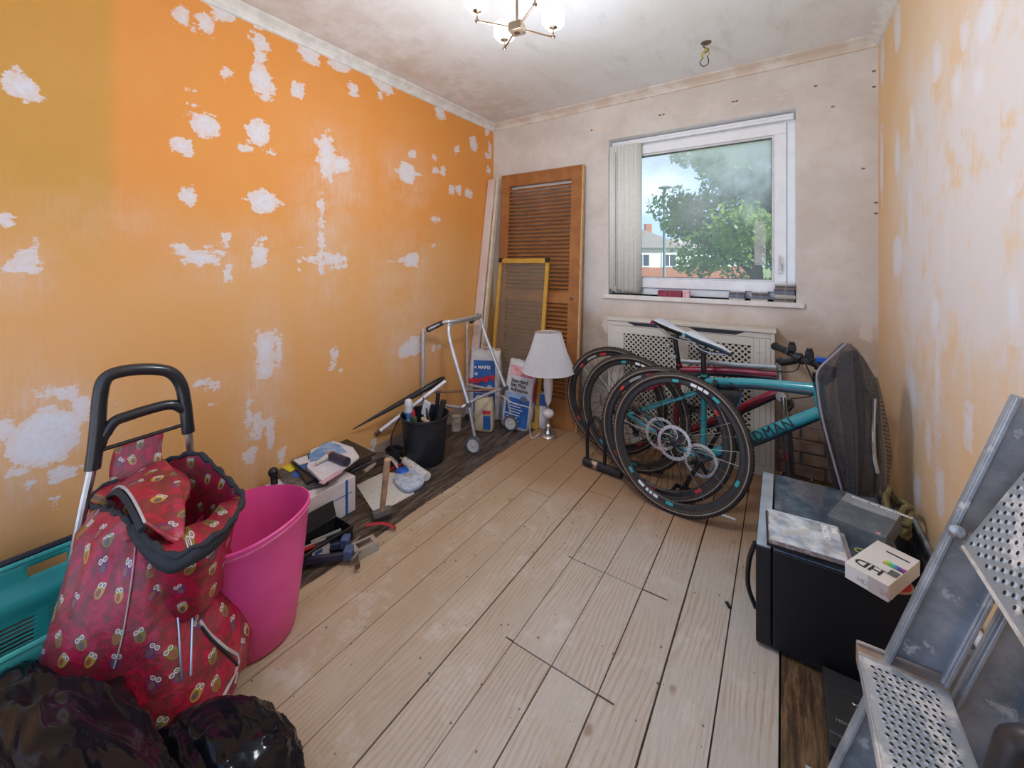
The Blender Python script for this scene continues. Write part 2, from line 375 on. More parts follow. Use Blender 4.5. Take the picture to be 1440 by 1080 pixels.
# ceiling
m, n, b = newmat('old_ceiling_plaster'); p = pos(n)
sx_ = nd(n, 'SeparateXYZ', i_0=p)
cl = mix(n, step(n, noi(n, p, 1.6, 6, .6), .35, .65), (.76, .765, .765), (.82, .85, .89))
cl = mix(n, math_(n, 'MULTIPLY', step(n, noi(n, pos(n, (1, .35, 1)), 9, 8, .75), .5, .72), .38), cl, (.52, .50, .48))
cl = mix(n, math_(n, 'MULTIPLY', step(n, noi(n, p, 60, 5, .8), .58, .75), .35), cl, (.42, .40, .38))
cl = mix(n, math_(n, 'MULTIPLY', math_(n, 'MULTIPLY', step(n, sx_.outputs[0], -1.1, -2.0), step(n, noi(n, p, 5, 5, .7), .4, .6)), .35), cl, (.50, .42, .33))
n.links.new(cl, b.inputs['Base Color']); b.inputs['Roughness'].default_value = .8; bump(n, b, noi(n, p, 30, 7, .75), .3, .004)
c_ = MB(); c_.span(XL - .1, XR + .1, YF, YB + .1, HT, HT + .1); struct(obj('ceiling', c_, m, flat=True))
# cornices
def coving(name, a, b, inward, mat):
    mb = MB(); a, b, w = V(a), V(b), V(inward)
    prof = [(0, 0), (.052, 0), (.052, -.008), (.042, -.014), (.026, -.024), (.014, -.038), (.010, -.050), (0, -.054)]
    mb.rings([[q + w * x + V((0, 0, z)) for x, z in prof] for q in (a, b)]); return struct(obj(name, mb, mat, flat=True))
coving('trim_1', (XL, YF, HT), (XL, YB, HT), (1, 0, 0), M('white_coving_paint', (.78, .78, .75), .5))
coving('trim_2', (XL, YB, HT), (XR, YB, HT), (0, -1, 0), M('bare_coving', (.62, .53, .45), .6, var=(.72, .68, .62), scale=9))
coving('trim_3', (XR, YB, HT), (XR, YF, HT), (-1, 0, 0), M('white_coving_paint', (.78, .78, .75), .5))

# floor base and boards
m, n, b = newmat('sanded_pine_boards'); p = pos(n); rnd = nd(n, 'ObjectInfo').outputs['Random']
sp = nd(n, 'SeparateXYZ', i_0=p)
off = nd(n, 'CombineXYZ', i_0=math_(n, 'MULTIPLY', rnd, 7.3), i_1=math_(n, 'MULTIPLY', rnd, 31.0)).outputs[0]
pv = nd(n, 'VectorMath', operation='ADD', i_0=p, i_1=off).outputs[0]
gv = nd(n, 'Mapping', i_0=pv, i_Scale=(1, .06, 1)).outputs[0]
warp = noi(n, nd(n, 'Mapping', i_0=pv, i_Scale=(1, .22, 1)).outputs[0], 5, 3)
gr = math_(n, 'SINE', math_(n, 'ADD', math_(n, 'MULTIPLY', nd(n, 'SeparateXYZ', i_0=pv).outputs[0], 360), math_(n, 'MULTIPLY', warp, 46)))
gr = step(n, gr, -.2, 1.0)
fine = noi(n, gv, 260, 3, .6)
c = mix(n, step(n, noi(n, nd(n, 'Mapping', i_0=pv, i_Scale=(1, .3, 1)).outputs[0], 5, 5, .6), .3, .7), (.36, .275, .18), (.50, .425, .325))
c = mix(n, step(n, sp.outputs[0], -1.3, -.35), mix(n, .4, c, (.50, .335, .185)), mix(n, .68, c, (.53, .515, .48)))
c = mix(n, math_(n, 'MULTIPLY', rnd, .18), c, (.50, .40, .30))
c = mix(n, math_(n, 'MULTIPLY', math_(n, 'MULTIPLY', gr, step(n, noi(n, pv, 3, 3), .3, .65)), .55), c, (.38, .235, .13))
c = mix(n, math_(n, 'MULTIPLY', step(n, fine, .42, .7), .36), c, (.36, .27, .20))
c = mix(n, math_(n, 'MULTIPLY', step(n, noi(n, p, 1.1, 4), .6, .72), .30), c, (.50, .38, .22))
vk = nd(n, 'TexVoronoi', i_Vector=nd(n, 'Mapping', i_0=pv, i_Scale=(1, .62, 1)).outputs[0], i_Scale=6.6)
kn = step(n, math_(n, 'ADD', vk.outputs['Distance'], math_(n, 'MULTIPLY', noi(n, p, 40, 3), .05)), .125, .06); c = mix(n, math_(n, 'MULTIPLY', kn, .68), c, (.24, .14, .085))
vn = nd(n, 'TexVoronoi', i_Vector=p, i_Scale=17.0); kk = step(n, vn.outputs['Distance'], .085, .055); c = mix(n, math_(n, 'MULTIPLY', kk, .8), c, (.07, .05, .04))
c = mix(n, math_(n, 'MULTIPLY', step(n, noi(n, p, 7, 7, .72), .52, .70), .42), c, (.64, .61, .56))
c = mix(n, math_(n, 'MULTIPLY', step(n, noi(n, pos(n, loc=(4, 2, 0)), 2.6, 5, .6), .60, .72), .45), c, (.40, .28, .14))
# browner towards the window: old varnish with shade painted in
varnish_shade = math_(n, 'MULTIPLY', step(n, math_(n, 'ADD', sp.outputs[1], math_(n, 'MULTIPLY', noi(n, p, 4, 4), .35)), 1.85, 2.3), .85)
c = mix(n, varnish_shade, c, (.36, .20, .095))
# dark stained borders
dk1 = step(n, math_(n, 'ADD', sp.outputs[0], math_(n, 'MULTIPLY', noi(n, nd(n, 'Mapping', i_0=p, i_Scale=(1, .5, 1)).outputs[0], 9, 5, .7), .05)), -1.462, -1.472)
dk2 = step(n, sp.outputs[0], -.006, -.004)
dk = math_(n, 'MAXIMUM', dk1, dk2)
dcol = mix(n, step(n, noi(n, nd(n, 'Mapping', i_0=p, i_Scale=(1, .15, 1)).outputs[0], 40, 6, .75), .4, .68), (.035, .026, .021), (.19, .14, .105))
dcol = mix(n, math_(n, 'MULTIPLY', gr, .3), dcol, (.02, .012, .008))
dcol = mix(n, dk2, dcol, mix(n, step(n, noi(n, nd(n, 'Mapping', i_0=p, i_Scale=(1, .1, 1)).outputs[0], 60, 6, .75), .4, .65), (.05, .028, .014), (.20, .12, .06)))
c = mix(n, dk, c, dcol)
n.links.new(c, b.inputs['Base Color']); n.links.new(math_(n, 'SUBTRACT', .66, math_(n, 'MULTIPLY', dk, .2)), b.inputs['Roughness'])
bump(n, b, math_(n, 'ADD', math_(n, 'MULTIPLY', gr, -.3), fine), .25, .0015); PINE = m
fb = MB(); fb.span(XL - .1, XR + .1, YF, YB + .1, -.12, -.024); floor = struct(obj('floor', fb, M('dark_void_dust', (.03, .022, .017), .95), flat=True))
edges = [XL + .002, -2.01, -1.868, -1.724, -1.58, -1.436, -1.295, -1.148, -1.002, -.862, -.719, -.58, -.434, -.295, -.151, -.007, .137, .281, XR - .002]
cuts = {-.719: [1.08, 1.52], -.58: [1.08, 1.52], -.862: [2.02], -1.148: [1.85], -.434: [2.2], -1.002: [.48], -.007: [.6], -1.868: [1.3], -1.58: [1.75], -.295: [2.45]}
for i in range(len(edges) - 1):
    x0, x1 = edges[i], edges[i + 1]; g = .0016 + (.0018 if random.random() < .4 else 0)
    if abs(x0 + .007) < .01: g = .004
    ys = [YF] + cuts.get(edges[i], []) + [YB]
    for j in range(len(ys) - 1):
        z = random.uniform(-.0012, .0008); b_ = MB(); e0 = .0022 if j else 0
        wob = [random.uniform(-.0009, .0009) for _ in range(4)]
        y0, y1 = ys[j] + e0, ys[j + 1] - (.0022 if j < len(ys) - 2 else 0)
        q = [(x0 + g + wob[0], y0), (x1 - .0008 + wob[1], y0), (x1 - .0008 + wob[2], y1), (x0 + g + wob[3], y1)]
        b_.hexa([V((a, d, -.022)) for a, d in q] + [V((a, d, z)) for a, d in q])
        pl = obj('plank', b_, PINE, floor, bev=.0012)
# kerf of the saw cuts overrunning the neighbouring board
k = MB()
for y_, xa, xb in ((1.08, -.434, -.385), (1.52, -.434, -.345), (1.08, -.745, -.719), (1.52, -.735, -.719)): k.span(xa, xb, y_ - .002, y_ + .002, .0008, .0014)
stuff(obj('saw_cut', k, M('cut_dark', (.10, .055, .03), .9), floor))

# ------------------------------------------------------------------ window_1
win = struct(thing('window_1', None, None, ((WX0 + WX1) / 2, YW, WZ0)))
def bar(x0, x1, z0, z1, y0, y1, name='window_frame', par=win, mat=UPVC, bev=.004):
    b_ = MB(); b_.span(x0, x1, y0, y1, z0, z1); return obj(name, b_, mat, par, bev=bev)
yo0, yo1 = YW - .06, YW + .01      # outer frame depth
bar(WX0, WX1, WZ1 - .055, WZ1, yo0, yo1); bar(WX0, WX1, WZ0, WZ0 + .05, yo0, yo1); bar(WX0, WX0 + .045, WZ0 + .05, WZ1 - .055, yo0, yo1); bar(WX1 - .045, WX1, WZ0 + .05, WZ1 - .055, yo0, yo1)
fx0, fx1, fz0, fz1 = WX0 + .045, WX1 - .045, WZ0 + .05, WZ1 - .055
# opening sash
s0 = yo0 - .018
for a in ((fx0, fx1, fz1 - .062, fz1), (fx0, fx1, fz0, fz0 + .062), (fx0, fx0 + .062, fz0 + .062, fz1 - .062), (fx1 - .062, fx1, fz0 + .062, fz1 - .062)):
    bar(*a, s0, yo1 - .01, name='sash_frame')
bd = M('window_bead', (.70, .72, .75), .35)
gx0, gx1, gz0, gz1 = fx0 + .062, fx1 - .062, fz0 + .062, fz1 - .062
for a in ((gx0, gx1, gz1 - .012, gz1), (gx0, gx1, gz0, gz0 + .012), (gx0, gx0 + .012, gz0 + .012, gz1 - .012), (gx1 - .012, gx1, gz0 + .012, gz1 - .012)):
    bar(*a, s0 + .012, yo1 - .02, name='glazing_bead', mat=bd, bev=.002)
gsk = M('gasket', (.12, .12, .13), .6)
for a in ((gx0 + .012, gx1 - .012, gz1 - .015, gz1 - .012), (gx0 + .012, gx1 - .012, gz0 + .012, gz0 + .015), (gx0 + .012, gx0 + .015, gz0 + .015, gz1 - .015), (gx1 - .015, gx1 - .012, gz0 + .015, gz1 - .015)):
    bar(*a, s0 + .02, yo1 - .03, name='gasket', mat=gsk, bev=0)
# fogged double-glazing pane
m, n, b = newmat('fogged_glass'); n.nodes.remove(b); out = [x for x in n.nodes if x.type == 'OUTPUT_MATERIAL'][0]
p = pos(n); sp = nd(n, 'SeparateXYZ', i_0=p)
tr = nd(n, 'BsdfTransparent', i_0=(.97, .98, .98, 1)).outputs[0]; gl = nd(n, 'BsdfGlossy', i_Roughness=.28).outputs[0]
df = nd(n, 'BsdfDiffuse', i_0=(.95, .96, 1, 1)).outputs[0]; tl = nd(n, 'BsdfTranslucent', i_0=(1, 1, 1, 1)).outputs[0]
dd = nd(n, 'MixShader', i_0=.75, i_1=df, i_2=tl).outputs[0]
u_ = math_(n, 'ADD', math_(n, 'MULTIPLY', math_(n, 'SUBTRACT', sp.outputs[0], -.42), 1.0), math_(n, 'MULTIPLY', math_(n, 'SUBTRACT', sp.outputs[2], 1.62), 2.2))
fog = step(n, math_(n, 'ADD', u_, math_(n, 'MULTIPLY', math_(n, 'SUBTRACT', noi(n, p, 5, 6, .65), .5), 1.4)), -.15, 1.0)
fog = math_(n, 'ADD', math_(n, 'MULTIPLY', fog, .78), .13)
a1 = nd(n, 'MixShader', i_0=fog, i_1=tr, i_2=dd).outputs[0]; fr = nd(n, 'Fresnel', i_0=1.45).outputs[0]
n.links.new(nd(n, 'MixShader', i_0=math_(n, 'MULTIPLY', fr, .8), i_1=a1, i_2=gl).outputs[0], out.inputs[0])
g_ = MB(); yg = yo1 - .045; g_.add([(gx0, yg, gz0), (gx1, yg, gz0), (gx1, yg, gz1), (gx0, yg, gz1)], [(0, 1, 2, 3)])
obj('glass_pane', g_, m, win, flat=True, fixn=False)
# strip of film left on the pane, handle
st = MB(); a = P(1061, 311, Y=yg - .003); c2 = P(1077, 373, Y=yg - .003); st.span(a.x, c2.x, yg - .004, yg - .002, c2.z, a.z)
obj('film_strip', st, M('clear_film', (.8, .82, .78), .4, alpha=.3), win, flat=True)
hz = P(1106, 378, Y=s0).z; hx = fx1 - .03
h = MB(); h.box((hx, s0 - .004, hz), (.026, .012, .06)); h.tube([(hx, s0 - .01, hz), (hx, s0 - .032, hz), (hx - .004, s0 - .036, hz + .03), (hx - .006, s0 - .036, hz + .08)], .007)
obj('window_handle', h, M('handle_white', (.72, .74, .78), .3), win, bev=.002)
# sill board
sl = MB(); sl.span(WX0 - .035, WX1 + .04, YB - .022, YW - .05, WZ0 - .03, WZ0); obj('window_sill', sl, M('sill_paint', (.74, .70, .64), .5, var=(.80, .79, .77), scale=14), win, bev=.004)
SILL = WZ0
# vertical blind gathered at the left
bl = thing('vertical_blind', 'cream vertical slat blind gathered at the left side of the window', 'blind', (WX0 + .12, YW - .12, SILL))
hr = MB(); hr.span(WX0 + .01, WX1 - .01, YW - .105, YW - .07, WZ1 - .045, WZ1 - .012); hr.span(WX0 + .01, WX1 - .01, YW - .112, YW - .105, WZ1 - .03, WZ1 - .022)
obj('head_rail', hr, UPVC, bl, bev=.002)
bm_ = M('blind_fabric', (.84, .85, .79), .8, var=(.78, .79, .72), scale=60, bmp=.2, bscale=400)
for i in range(11):
    x = WX0 + .03 + i * .0175 + random.uniform(-.002, .002); an = R_(62 + random.uniform(-9, 9) - (i % 3) * 3)
    w = .044; dx, dy = math.cos(an) * w, math.sin(an) * w; ln = random.uniform(-.012, .01); b_ = MB(); yb = YW - .125
    def fn(u, v, x=x, dx=dx, dy=dy, ln=ln, yb=yb): return V((x + (u - .5) * 2 * dx + .004 * math.sin(math.pi * u), yb + (u - .5) * 2 * dy * .62, WZ1 - .048 - v * (WZ1 - SILL - .075 + ln)))
    b_.grid(fn, 4, 1); obj('slat', b_, bm_, bl, solid=.0012)
b_ = MB()
for i in range(10):
    x = WX0 + .04 + i * .0175; b_.tube([(x, YW - .15, SILL + .03), (x + .009, YW - .15, SILL + .012), (x + .018, YW - .15, SILL + .03)], .0012, 5)
    b_.box((x, YW - .14, SILL + .034), (.006, .03, .012))
obj('bottom_chain', b_, M('chain_cream', (.5, .49, .40), .6), bl)
b_ = MB(); b_.tube([(WX0 + .055, YW - .165, WZ1 - .1), (WX0 + .053, YW - .165, SILL + .06)], .0022, 6); obj('pull_cord', b_, M('cord_blue', (.28, .34, .5), .7), bl)

# ------------------------------------------------------------------ outside
GZ = -.9
m, n, b = newmat('grass_verge'); p = pos(n)
n.links.new(mix(n, step(n, noi(n, p, 4, 6), .35, .65), (.07, .13, .03), (.16, .22, .06)), b.inputs['Base Color']); b.inputs['Roughness'].default_value = .9
g_ = MB(); g_.add([(-160, 3.3, GZ), (160, 3.3, GZ), (160, 200, GZ), (-160, 200, GZ)], [(0, 1, 2, 3)]); struct(obj('ground', g_, m, flat=True))
g_ = MB(); g_.add([(-160, -200, -.15), (160, -200, -.15), (160, YF - .05, -.15), (-160, YF - .05, -.15)], [(0, 1, 2, 3)])
struct(obj('bounce_ground', g_, M('pale_bounce_ground', (.50, .49, .48), .85, scale=3), flat=True))  # unseen ground behind the open rear, pale to bounce daylight inside
def house(cx, f0, label, wcol, gable):
    d = ray(cx, 368); c0 = V((0, 0, 0)) + V((d.x, d.y, 0)) * f0; t = thing('house', label, 'house', (c0.x, c0.y, GZ), 'houses across the road')
    wd_, dp, hh, rh = 9.0, 7.0, 3.55, 1.9
    rz = TH * .9; M_ = Matrix.Translation((c0.x, c0.y, GZ)) @ Matrix.Rotation(rz, 4, 'Z')
    T = lambda x, y, z: M_ @ V((x, y, z))
    def bx(nm, x0, x1, y0, y1, z0, z1, mat):
        b_ = MB(); b_.hexa([T(x0, y0, z0), T(x1, y0, z0), T(x1, y1, z0), T(x0, y1, z0), T(x0, y0, z1), T(x1, y0, z1), T(x1, y1, z1), T(x0, y1, z1)]); return obj(nm, b_, mat, t, flat=True)
    bx('wall', -wd_ / 2, wd_ / 2, 0, dp, 1.5, hh, wcol); bx('brick_plinth', -wd_ / 2, wd_ / 2, -.03, dp, 0, 1.5, M('far_brick', (.35, .15, .09), .9, scale=8))
    b_ = MB(); o_ = .35
    if gable: pts = [T(-wd_ / 2 - o_, -o_, hh), T(wd_ / 2 + o_, -o_, hh), T(0, -o_, hh + rh)]; b_.poly(pts, M_.to_3x3() @ V((0, dp + 2 * o_, 0)))
    else: pts = [T(-wd_ / 2 - o_, -o_, hh), T(-wd_ / 2 - o_, dp + o_, hh), T(-wd_ / 2 - o_, dp / 2, hh + rh)]; b_.poly(pts, M_.to_3x3() @ V((wd_ + 2 * o_, 0, 0)))
    obj('roof', b_, M('roof_tiles', (.30, .27, .26), .85, scale=6), t, flat=True)
    bx('chimney', 1.2, 1.9, dp / 2 - .3, dp / 2 + .3, hh + 1, hh + rh + .9, M('far_brick', (.35, .15, .09), .9))
    for x in (-3.2, -.6, 2.1):
        bx('window_surround', x - .1, x + 1.4, -.06, .02, 1.6, 2.95, UPVC)
        wn = bx('window', x, x + 1.3, -.08, -.05, 1.7, 2.85, M('dark_window', (.05, .06, .08), .15))
        bx('mullion', x + .62, x + .68, -.1, -.05, 1.7, 2.85, UPVC)
house(903, 42, 'pale rendered house with a gabled roof behind the lamp post', M('cream_render', (.62, .58, .52), .9), True)
house(1010, 52, 'house with a long tiled roof half hidden behind the tree', M('white_render', (.70, .69, .67), .9), False)
lp = D(934, 368, 17.0); t = thing('street_lamp', 'tall grey green street lamp post outside the window', 'street lamp', (lp.x, lp.y, GZ))
top = 1.22 + (368 - 266) / 568 * 17
GRN = M('lamp_post_green', (.10, .17, .17), .5)
b_ = MB(); b_.tube([(lp.x, lp.y, GZ), (lp.x, lp.y, GZ + 1.2), (lp.x, lp.y, GZ + 1.25), (lp.x, lp.y, top)], [.085, .085, .06, .05], 10); obj('post', b_, GRN, t)
b_ = MB(); b_.ball((lp.x + .05, lp.y, top + .07), (.3, .14, .08)); obj('lamp_head', b_, M('lamp_head_grey', (.3, .31, .32), .5), t)
# tree
tp = D(1062, 368, 10.5); tr_ = thing('broadleaf_tree', 'large broadleaf tree filling the right of the window view', 'tree', (tp.x, tp.y, GZ))
BARK = M('bark', (.10, .075, .055), .9, bmp=.5)
b_ = MB(); base = V((tp.x, tp.y, GZ)); b_.tube(sm([base, base + V((.05, 0, 1.2)), base + V((0, .1, 2.4)), base + V((.15, .2, 4.2)), base + V((.1, .1, 5.6))], 3), [.2, .19, .18, .17, .16, .15, .14, .12, .1, .08, .06, .05, .03], 10); obj('trunk', b_, BARK, tr_)
ends = []
for i in range(11):
    a = i * 2.4 + random.uniform(-.3, .3); z0 = 1.3 + i * .33; L_ = 2.6 - i * .12
    p0 = base + V((.05, .1, z0)); p2 = p0 + V((math.cos(a) * L_, math.sin(a) * L_ * .8, 1.2 + random.uniform(-.3, .7))); b_ = MB()
    pp = sm([p0, (p0 + p2) / 2 + V((0, 0, .35)), p2], 3); b_.tube(pp, [.075 - .01 * j for j in range(len(pp))], 6); obj('branch', b_, BARK, tr_); ends += pp[2:]
m, n, b = newmat('tree_leaves'); p = pos(n)
n.links.new(mix(n, step(n, noi(n, p, 1.4, 3), .35, .65), (.055, .13, .03), (.19, .30, .075)), b.inputs['Base Color']); b.inputs['Roughness'].default_value = .5
b.inputs['Subsurface Weight'].default_value = 0
ou = [x for x in n.nodes if x.type == 'OUTPUT_MATERIAL'][0]; tlb = nd(n, 'BsdfTranslucent', i_0=(.30, .45, .08, 1)).outputs[0]
n.links.new(nd(n, 'MixShader', i_0=.4, i_1=b.outputs[0], i_2=tlb).outputs[0], ou.inputs[0]); LEAF = m
def leaves(ctrs, N, size, seed):
    rng = np.random.default_rng(seed); ci = rng.integers(0, len(ctrs), N); cen = np.array([c[:3] for c in ctrs])[ci]; rad = np.array([c[3] for c in ctrs])[ci]
    d = rng.normal(size=(N, 3)); d /= np.linalg.norm(d, axis=1)[:, None]; pt = cen + d * (rad * rng.uniform(.35, 1, N) ** .6)[:, None] * np.array([1, 1, .75])
    a = rng.normal(size=(N, 3)); a /= np.linalg.norm(a, axis=1)[:, None]; b2 = np.cross(a, rng.normal(size=(N, 3))); b2 /= np.linalg.norm(b2, axis=1)[:, None]
    s_ = size * rng.uniform(.6, 1.3, N)[:, None]; q = np.stack([pt - a * s_, pt - b2 * s_ * .5, pt + a * s_, pt + b2 * s_ * .5], 1).reshape(-1, 3)
    return q
def leafobj(name, q, parent, mat):
    me = bpy.data.meshes.new(name); n_ = len(q) // 4; o3 = np.array(parent['_o']); me.from_pydata((q - o3).tolist(), [], np.arange(n_ * 4).reshape(-1, 4).tolist()); me.materials.append(mat)
    o = bpy.data.objects.new(name, me); C.objects.link(o); o.parent = parent; return stuff(o)
cs = [(e.x, e.y, e.z, random.uniform(.45, .8)) for e in ends] + [(base.x + random.gauss(0, 1.35), base.y + random.gauss(0, .9), base.z + random.uniform(2.0, 8.0), random.uniform(.5, .85)) for _ in range(52)]
leafobj('foliage', leaves(cs, 34000, .078, 3), tr_, LEAF)
h0, h1 = D(955, 368, 13.5), D(1160, 368, 12.0); hd = thing('garden_hedge', 'low green hedge below the tree outside the window', 'hedge', ((h0.x + h1.x) / 2, (h0.y + h1.y) / 2, GZ))
cs = [(h0.x + (h1.x - h0.x) * u, h0.y + (h1.y - h0.y) * u, GZ + z, .45) for u in np.linspace(0, 1, 22) for z in (.35, .8, 1.15)]
leafobj('foliage', leaves(cs, 16000, .06, 4), hd, LEAF)
b_ = MB()
for i in range(8): u = i / 7; q_ = h0.lerp(h1, u); b_.tube([(q_.x, q_.y, GZ), (q_.x + .1, q_.y, GZ + .9)], .03, 5)
obj('stems', b_, BARK, hd)

# ------------------------------------------------------------------ ceiling lamp
cz = 2.05; cL = P(727, 40, Z=cz); BRZ = M('antique_brass', (.30, .22, .15), .35, 1)
t = thing('chandelier', 'bronze ceiling lamp with crossed arms and lit ice-cube glass shades', 'ceiling lamp', (cL.x, cL.y, HT))
b_ = MB(); b_.span(cL.x - .003, cL.x + .003, cL.y - .003, cL.y + .003, cz + .02, HT - .02); obj('rod', b_, BRZ, t)
b_ = MB(); b_.lathe([(.05, 0), (.05, -.012), (.02, -.022)], (cL.x, cL.y, HT), 20); obj('ceiling_rose', b_, BRZ, t)
def ydir(a): return V((math.cos(a), math.sin(a), 0))
A0 = math.atan2(P(779, 52, Z=cz).y - cL.y, P(779, 52, Z=cz).x - cL.x)
b_ = MB(); b_.box((cL.x, cL.y, cz), (.048, .048, .03), rz=A0 + .75); obj('centre_block', b_, BRZ, t, bev=.002)
b_ = MB(); b_.lathe([(.011, -.0165), (.011, -.015), (.004, -.0145)], (cL.x, cL.y, cz), 14); obj('cap_nut', b_, CHR, t)
m, n, b = newmat('ice_glass'); b.inputs['Base Color'].default_value = (1, 1, 1, 1); b.inputs['Roughness'].default_value = .06; b.inputs['IOR'].default_value = 1.25; b.inputs['Transmission Weight'].default_value = .35
b.inputs['Emission Color'].default_value = (1, .93, .82, 1); b.inputs['Emission Strength'].default_value = .10; GLASS = m
ends4 = [(677 - 3, 30), (779, 52), (707, 72), (754, 4)]
for i, (px, py) in enumerate(ends4):
    e = P(px, py, Z=cz); e.z = cz; d = (e - V((cL.x, cL.y, cz))).normalized(); e = V((cL.x, cL.y, cz)) + d * .145
    b_ = MB(); b_.tube([V((cL.x, cL.y, cz)) + d * .02, e], .0036, 8); b_.ball(e, .0075, 10, 6); arm = obj('arm', b_, BRZ, t)
    b_ = MB(); b_.tube([e, e + V((0, 0, .03))], .003, 6); b_.lathe([(.004, .028), (.015, .034), (.017, .046), (.014, .05)], e, 14); obj('lamp_holder', b_, BRZ, arm)
    b_ = MB(); q = .033; z0, z1 = e.z + .036, e.z + .10; vv = []
    for z in (z0, z0 + .012, z1 - .01, z1):
        k_ = .74 if z in (z0, z1) else 1
        vv.append([e + V((q * k_ * x, q * k_ * y, z - e.z)) for x, y in ((-1, -.7), (-.7, -1), (.7, -1), (1, -.7), (1, .7), (.7, 1), (-.7, 1), (-1, .7))])
    b_.rings(vv, caps=False); b_.add(vv[0], [tuple(range(8))]); obj('glass_shade', b_, GLASS, arm, flat=True, solid=.004)
    b_ = MB(); b_.lathe([(.004, .048), (.008, .055), (.008, .075), (.003, .082)], e, 10); obj('bulb', b_, M('bulb_glow', (1, .88, .7), .5, emit=5), arm)
L = bpy.data.lights.new('bulb_stand_in_light', 'POINT'); L.energy = 12; L.color = (.88, .94, 1); L.shadow_soft_size = .10  # one unseen point light without a fixture, standing in for the bulbs
lo = bpy.data.objects.new('bulb_stand_in_light', L); C.objects.link(lo); lo.location = (cL.x, cL.y, cz - .26)
# bare wires where a second lamp hung
wv = P(993, 60, Z=HT); t = thing('ceiling_wires', 'bare twisted wires hanging from a hole in the ceiling', 'wires', (wv.x, wv.y, HT))
W_ = lambda x, y, z: V((wv.x + x, wv.y + y, HT + z))
b_ = MB(); b_.lathe([(.028, 0), (.024, -.004), (.012, -.006)], (wv.x, wv.y, HT), 9); obj('hole_edge', b_, M('hole_dark', (.16, .11, .08), .9), t)
b_ = MB(); b_.tube(sm([W_(0, 0, 0), W_(-.012, 0, -.02), W_(.012, 0, -.04), W_(-.008, 0, -.055)]), .004, 6); obj('flex', b_, M('flex_brown', (.12, .08, .06), .6), t)
b_ = MB(); b_.tube(sm([W_(0, 0, -.03), W_(-.02, 0, -.06), W_(-.015, 0, -.08)]), .004, 6); b_.tube(sm([W_(0, 0, -.03), W_(.014, 0, -.06), W_(.006, 0, -.075)]), .004, 6); obj('earth_wire', b_, M('wire_yellow', (.55, .40, .03), .5), t)
b_ = MB(); b_.tube(sm([W_(-.015, 0, -.075), W_(-.03, 0, -.10), W_(-.012, 0, -.125), W_(.012, 0, -.11), W_(.006, 0, -.07)]), .0025, 6); obj('wire_loop', b_, BLK, t)

# ------------------------------------------------------------------ louvred door, mesh screen, plank in the corner
WOOD = M('orange_pine', (.30, .115, .032), .42, var=(.38, .155, .045), scale=9, bmp=.15, bscale=90)
WOODL = M('pine_edge', (.62, .38, .17), .5)
t = thing('louvred_door', 'tall orange pine louvred door leaning against the bare back wall', 'door', (-1.62, 2.68, 0))
bot = [V((-1.965, 2.66, 0)), V((-1.262, 2.70, 0))]; topL, topR = P(707, 247, Y=2.79), P(820, 235, Y=2.79)
topL.z = topR.z = 1.94; bot[0].x = topL.x; bot[1].x = topR.x; bot[0].y = bot[1].y = 2.66
ux = (topR - topL).normalized(); Wd = (topR - topL).length; uz = (topL - bot[0]).normalized(); Hd = (topL - bot[0]).length; un = ux.cross(uz)
def DP(u, v, w=0): return bot[0] + ux * u + uz * v - un * w * -1      # w>0 towards the room
if un.y > 0: un = -un
def DP(u, v, w=0): return bot[0] + ux * u + uz * v + un * w
def dbox(u0, u1, v0, v1, w0, w1):
    b_ = MB(); b_.hexa([DP(u0, v0, w0), DP(u1, v0, w0), DP(u1, v0, w1), DP(u0, v0, w1), DP(u0, v1, w0), DP(u1, v1, w0), DP(u1, v1, w1), DP(u0, v1, w1)]); return b_
sw = .085
for u0 in (0, Wd - sw): obj('stile', dbox(u0, u0 + sw, 0, Hd, -.015, .015), WOOD, t, bev=.002)
for v0, v1 in ((0, .20), (.91, .99), (Hd - .10, Hd)): obj('rail', dbox(sw, Wd - sw, v0, v1, -.013, .013), WOOD, t, bev=.002)
for v0, v1 in ((.20, .91), (.99, Hd - .10)):
    v = v0 + .012
    while v < v1 - .012:
        b_ = MB(); b_.hexa([DP(sw, v - .012, .016), DP(Wd - sw, v - .012, .016), DP(Wd - sw, v - .006, .017), DP(sw, v - .006, .017),
                            DP(sw, v + .008, -.014), DP(Wd - sw, v + .008, -.014), DP(Wd - sw, v + .013, -.012), DP(sw, v + .013, -.012)])
        obj('louvre', b_, WOOD, t, flat=True); v += .031
b_ = MB(); c0 = DP(Wd - sw * .62, .95, .017); b_.lathe([(.012, 0), (.012, .003), (.005, .004), (.006, .016), (.010, .02), (.006, .024)], c0, 12, ax=un); obj('door_knob', b_, BRZ, t)
b_ = MB(); b_.hexa([DP(Wd, 0, -.015), DP(Wd + .012, 0, -.015), DP(Wd + .012, 0, .012), DP(Wd, 0, .012), DP(Wd, Hd, -.015), DP(Wd + .012, Hd, -.015), DP(Wd + .012, Hd, .012), DP(Wd, Hd, .012)]); obj('bare_edge', b_, WOODL, t)

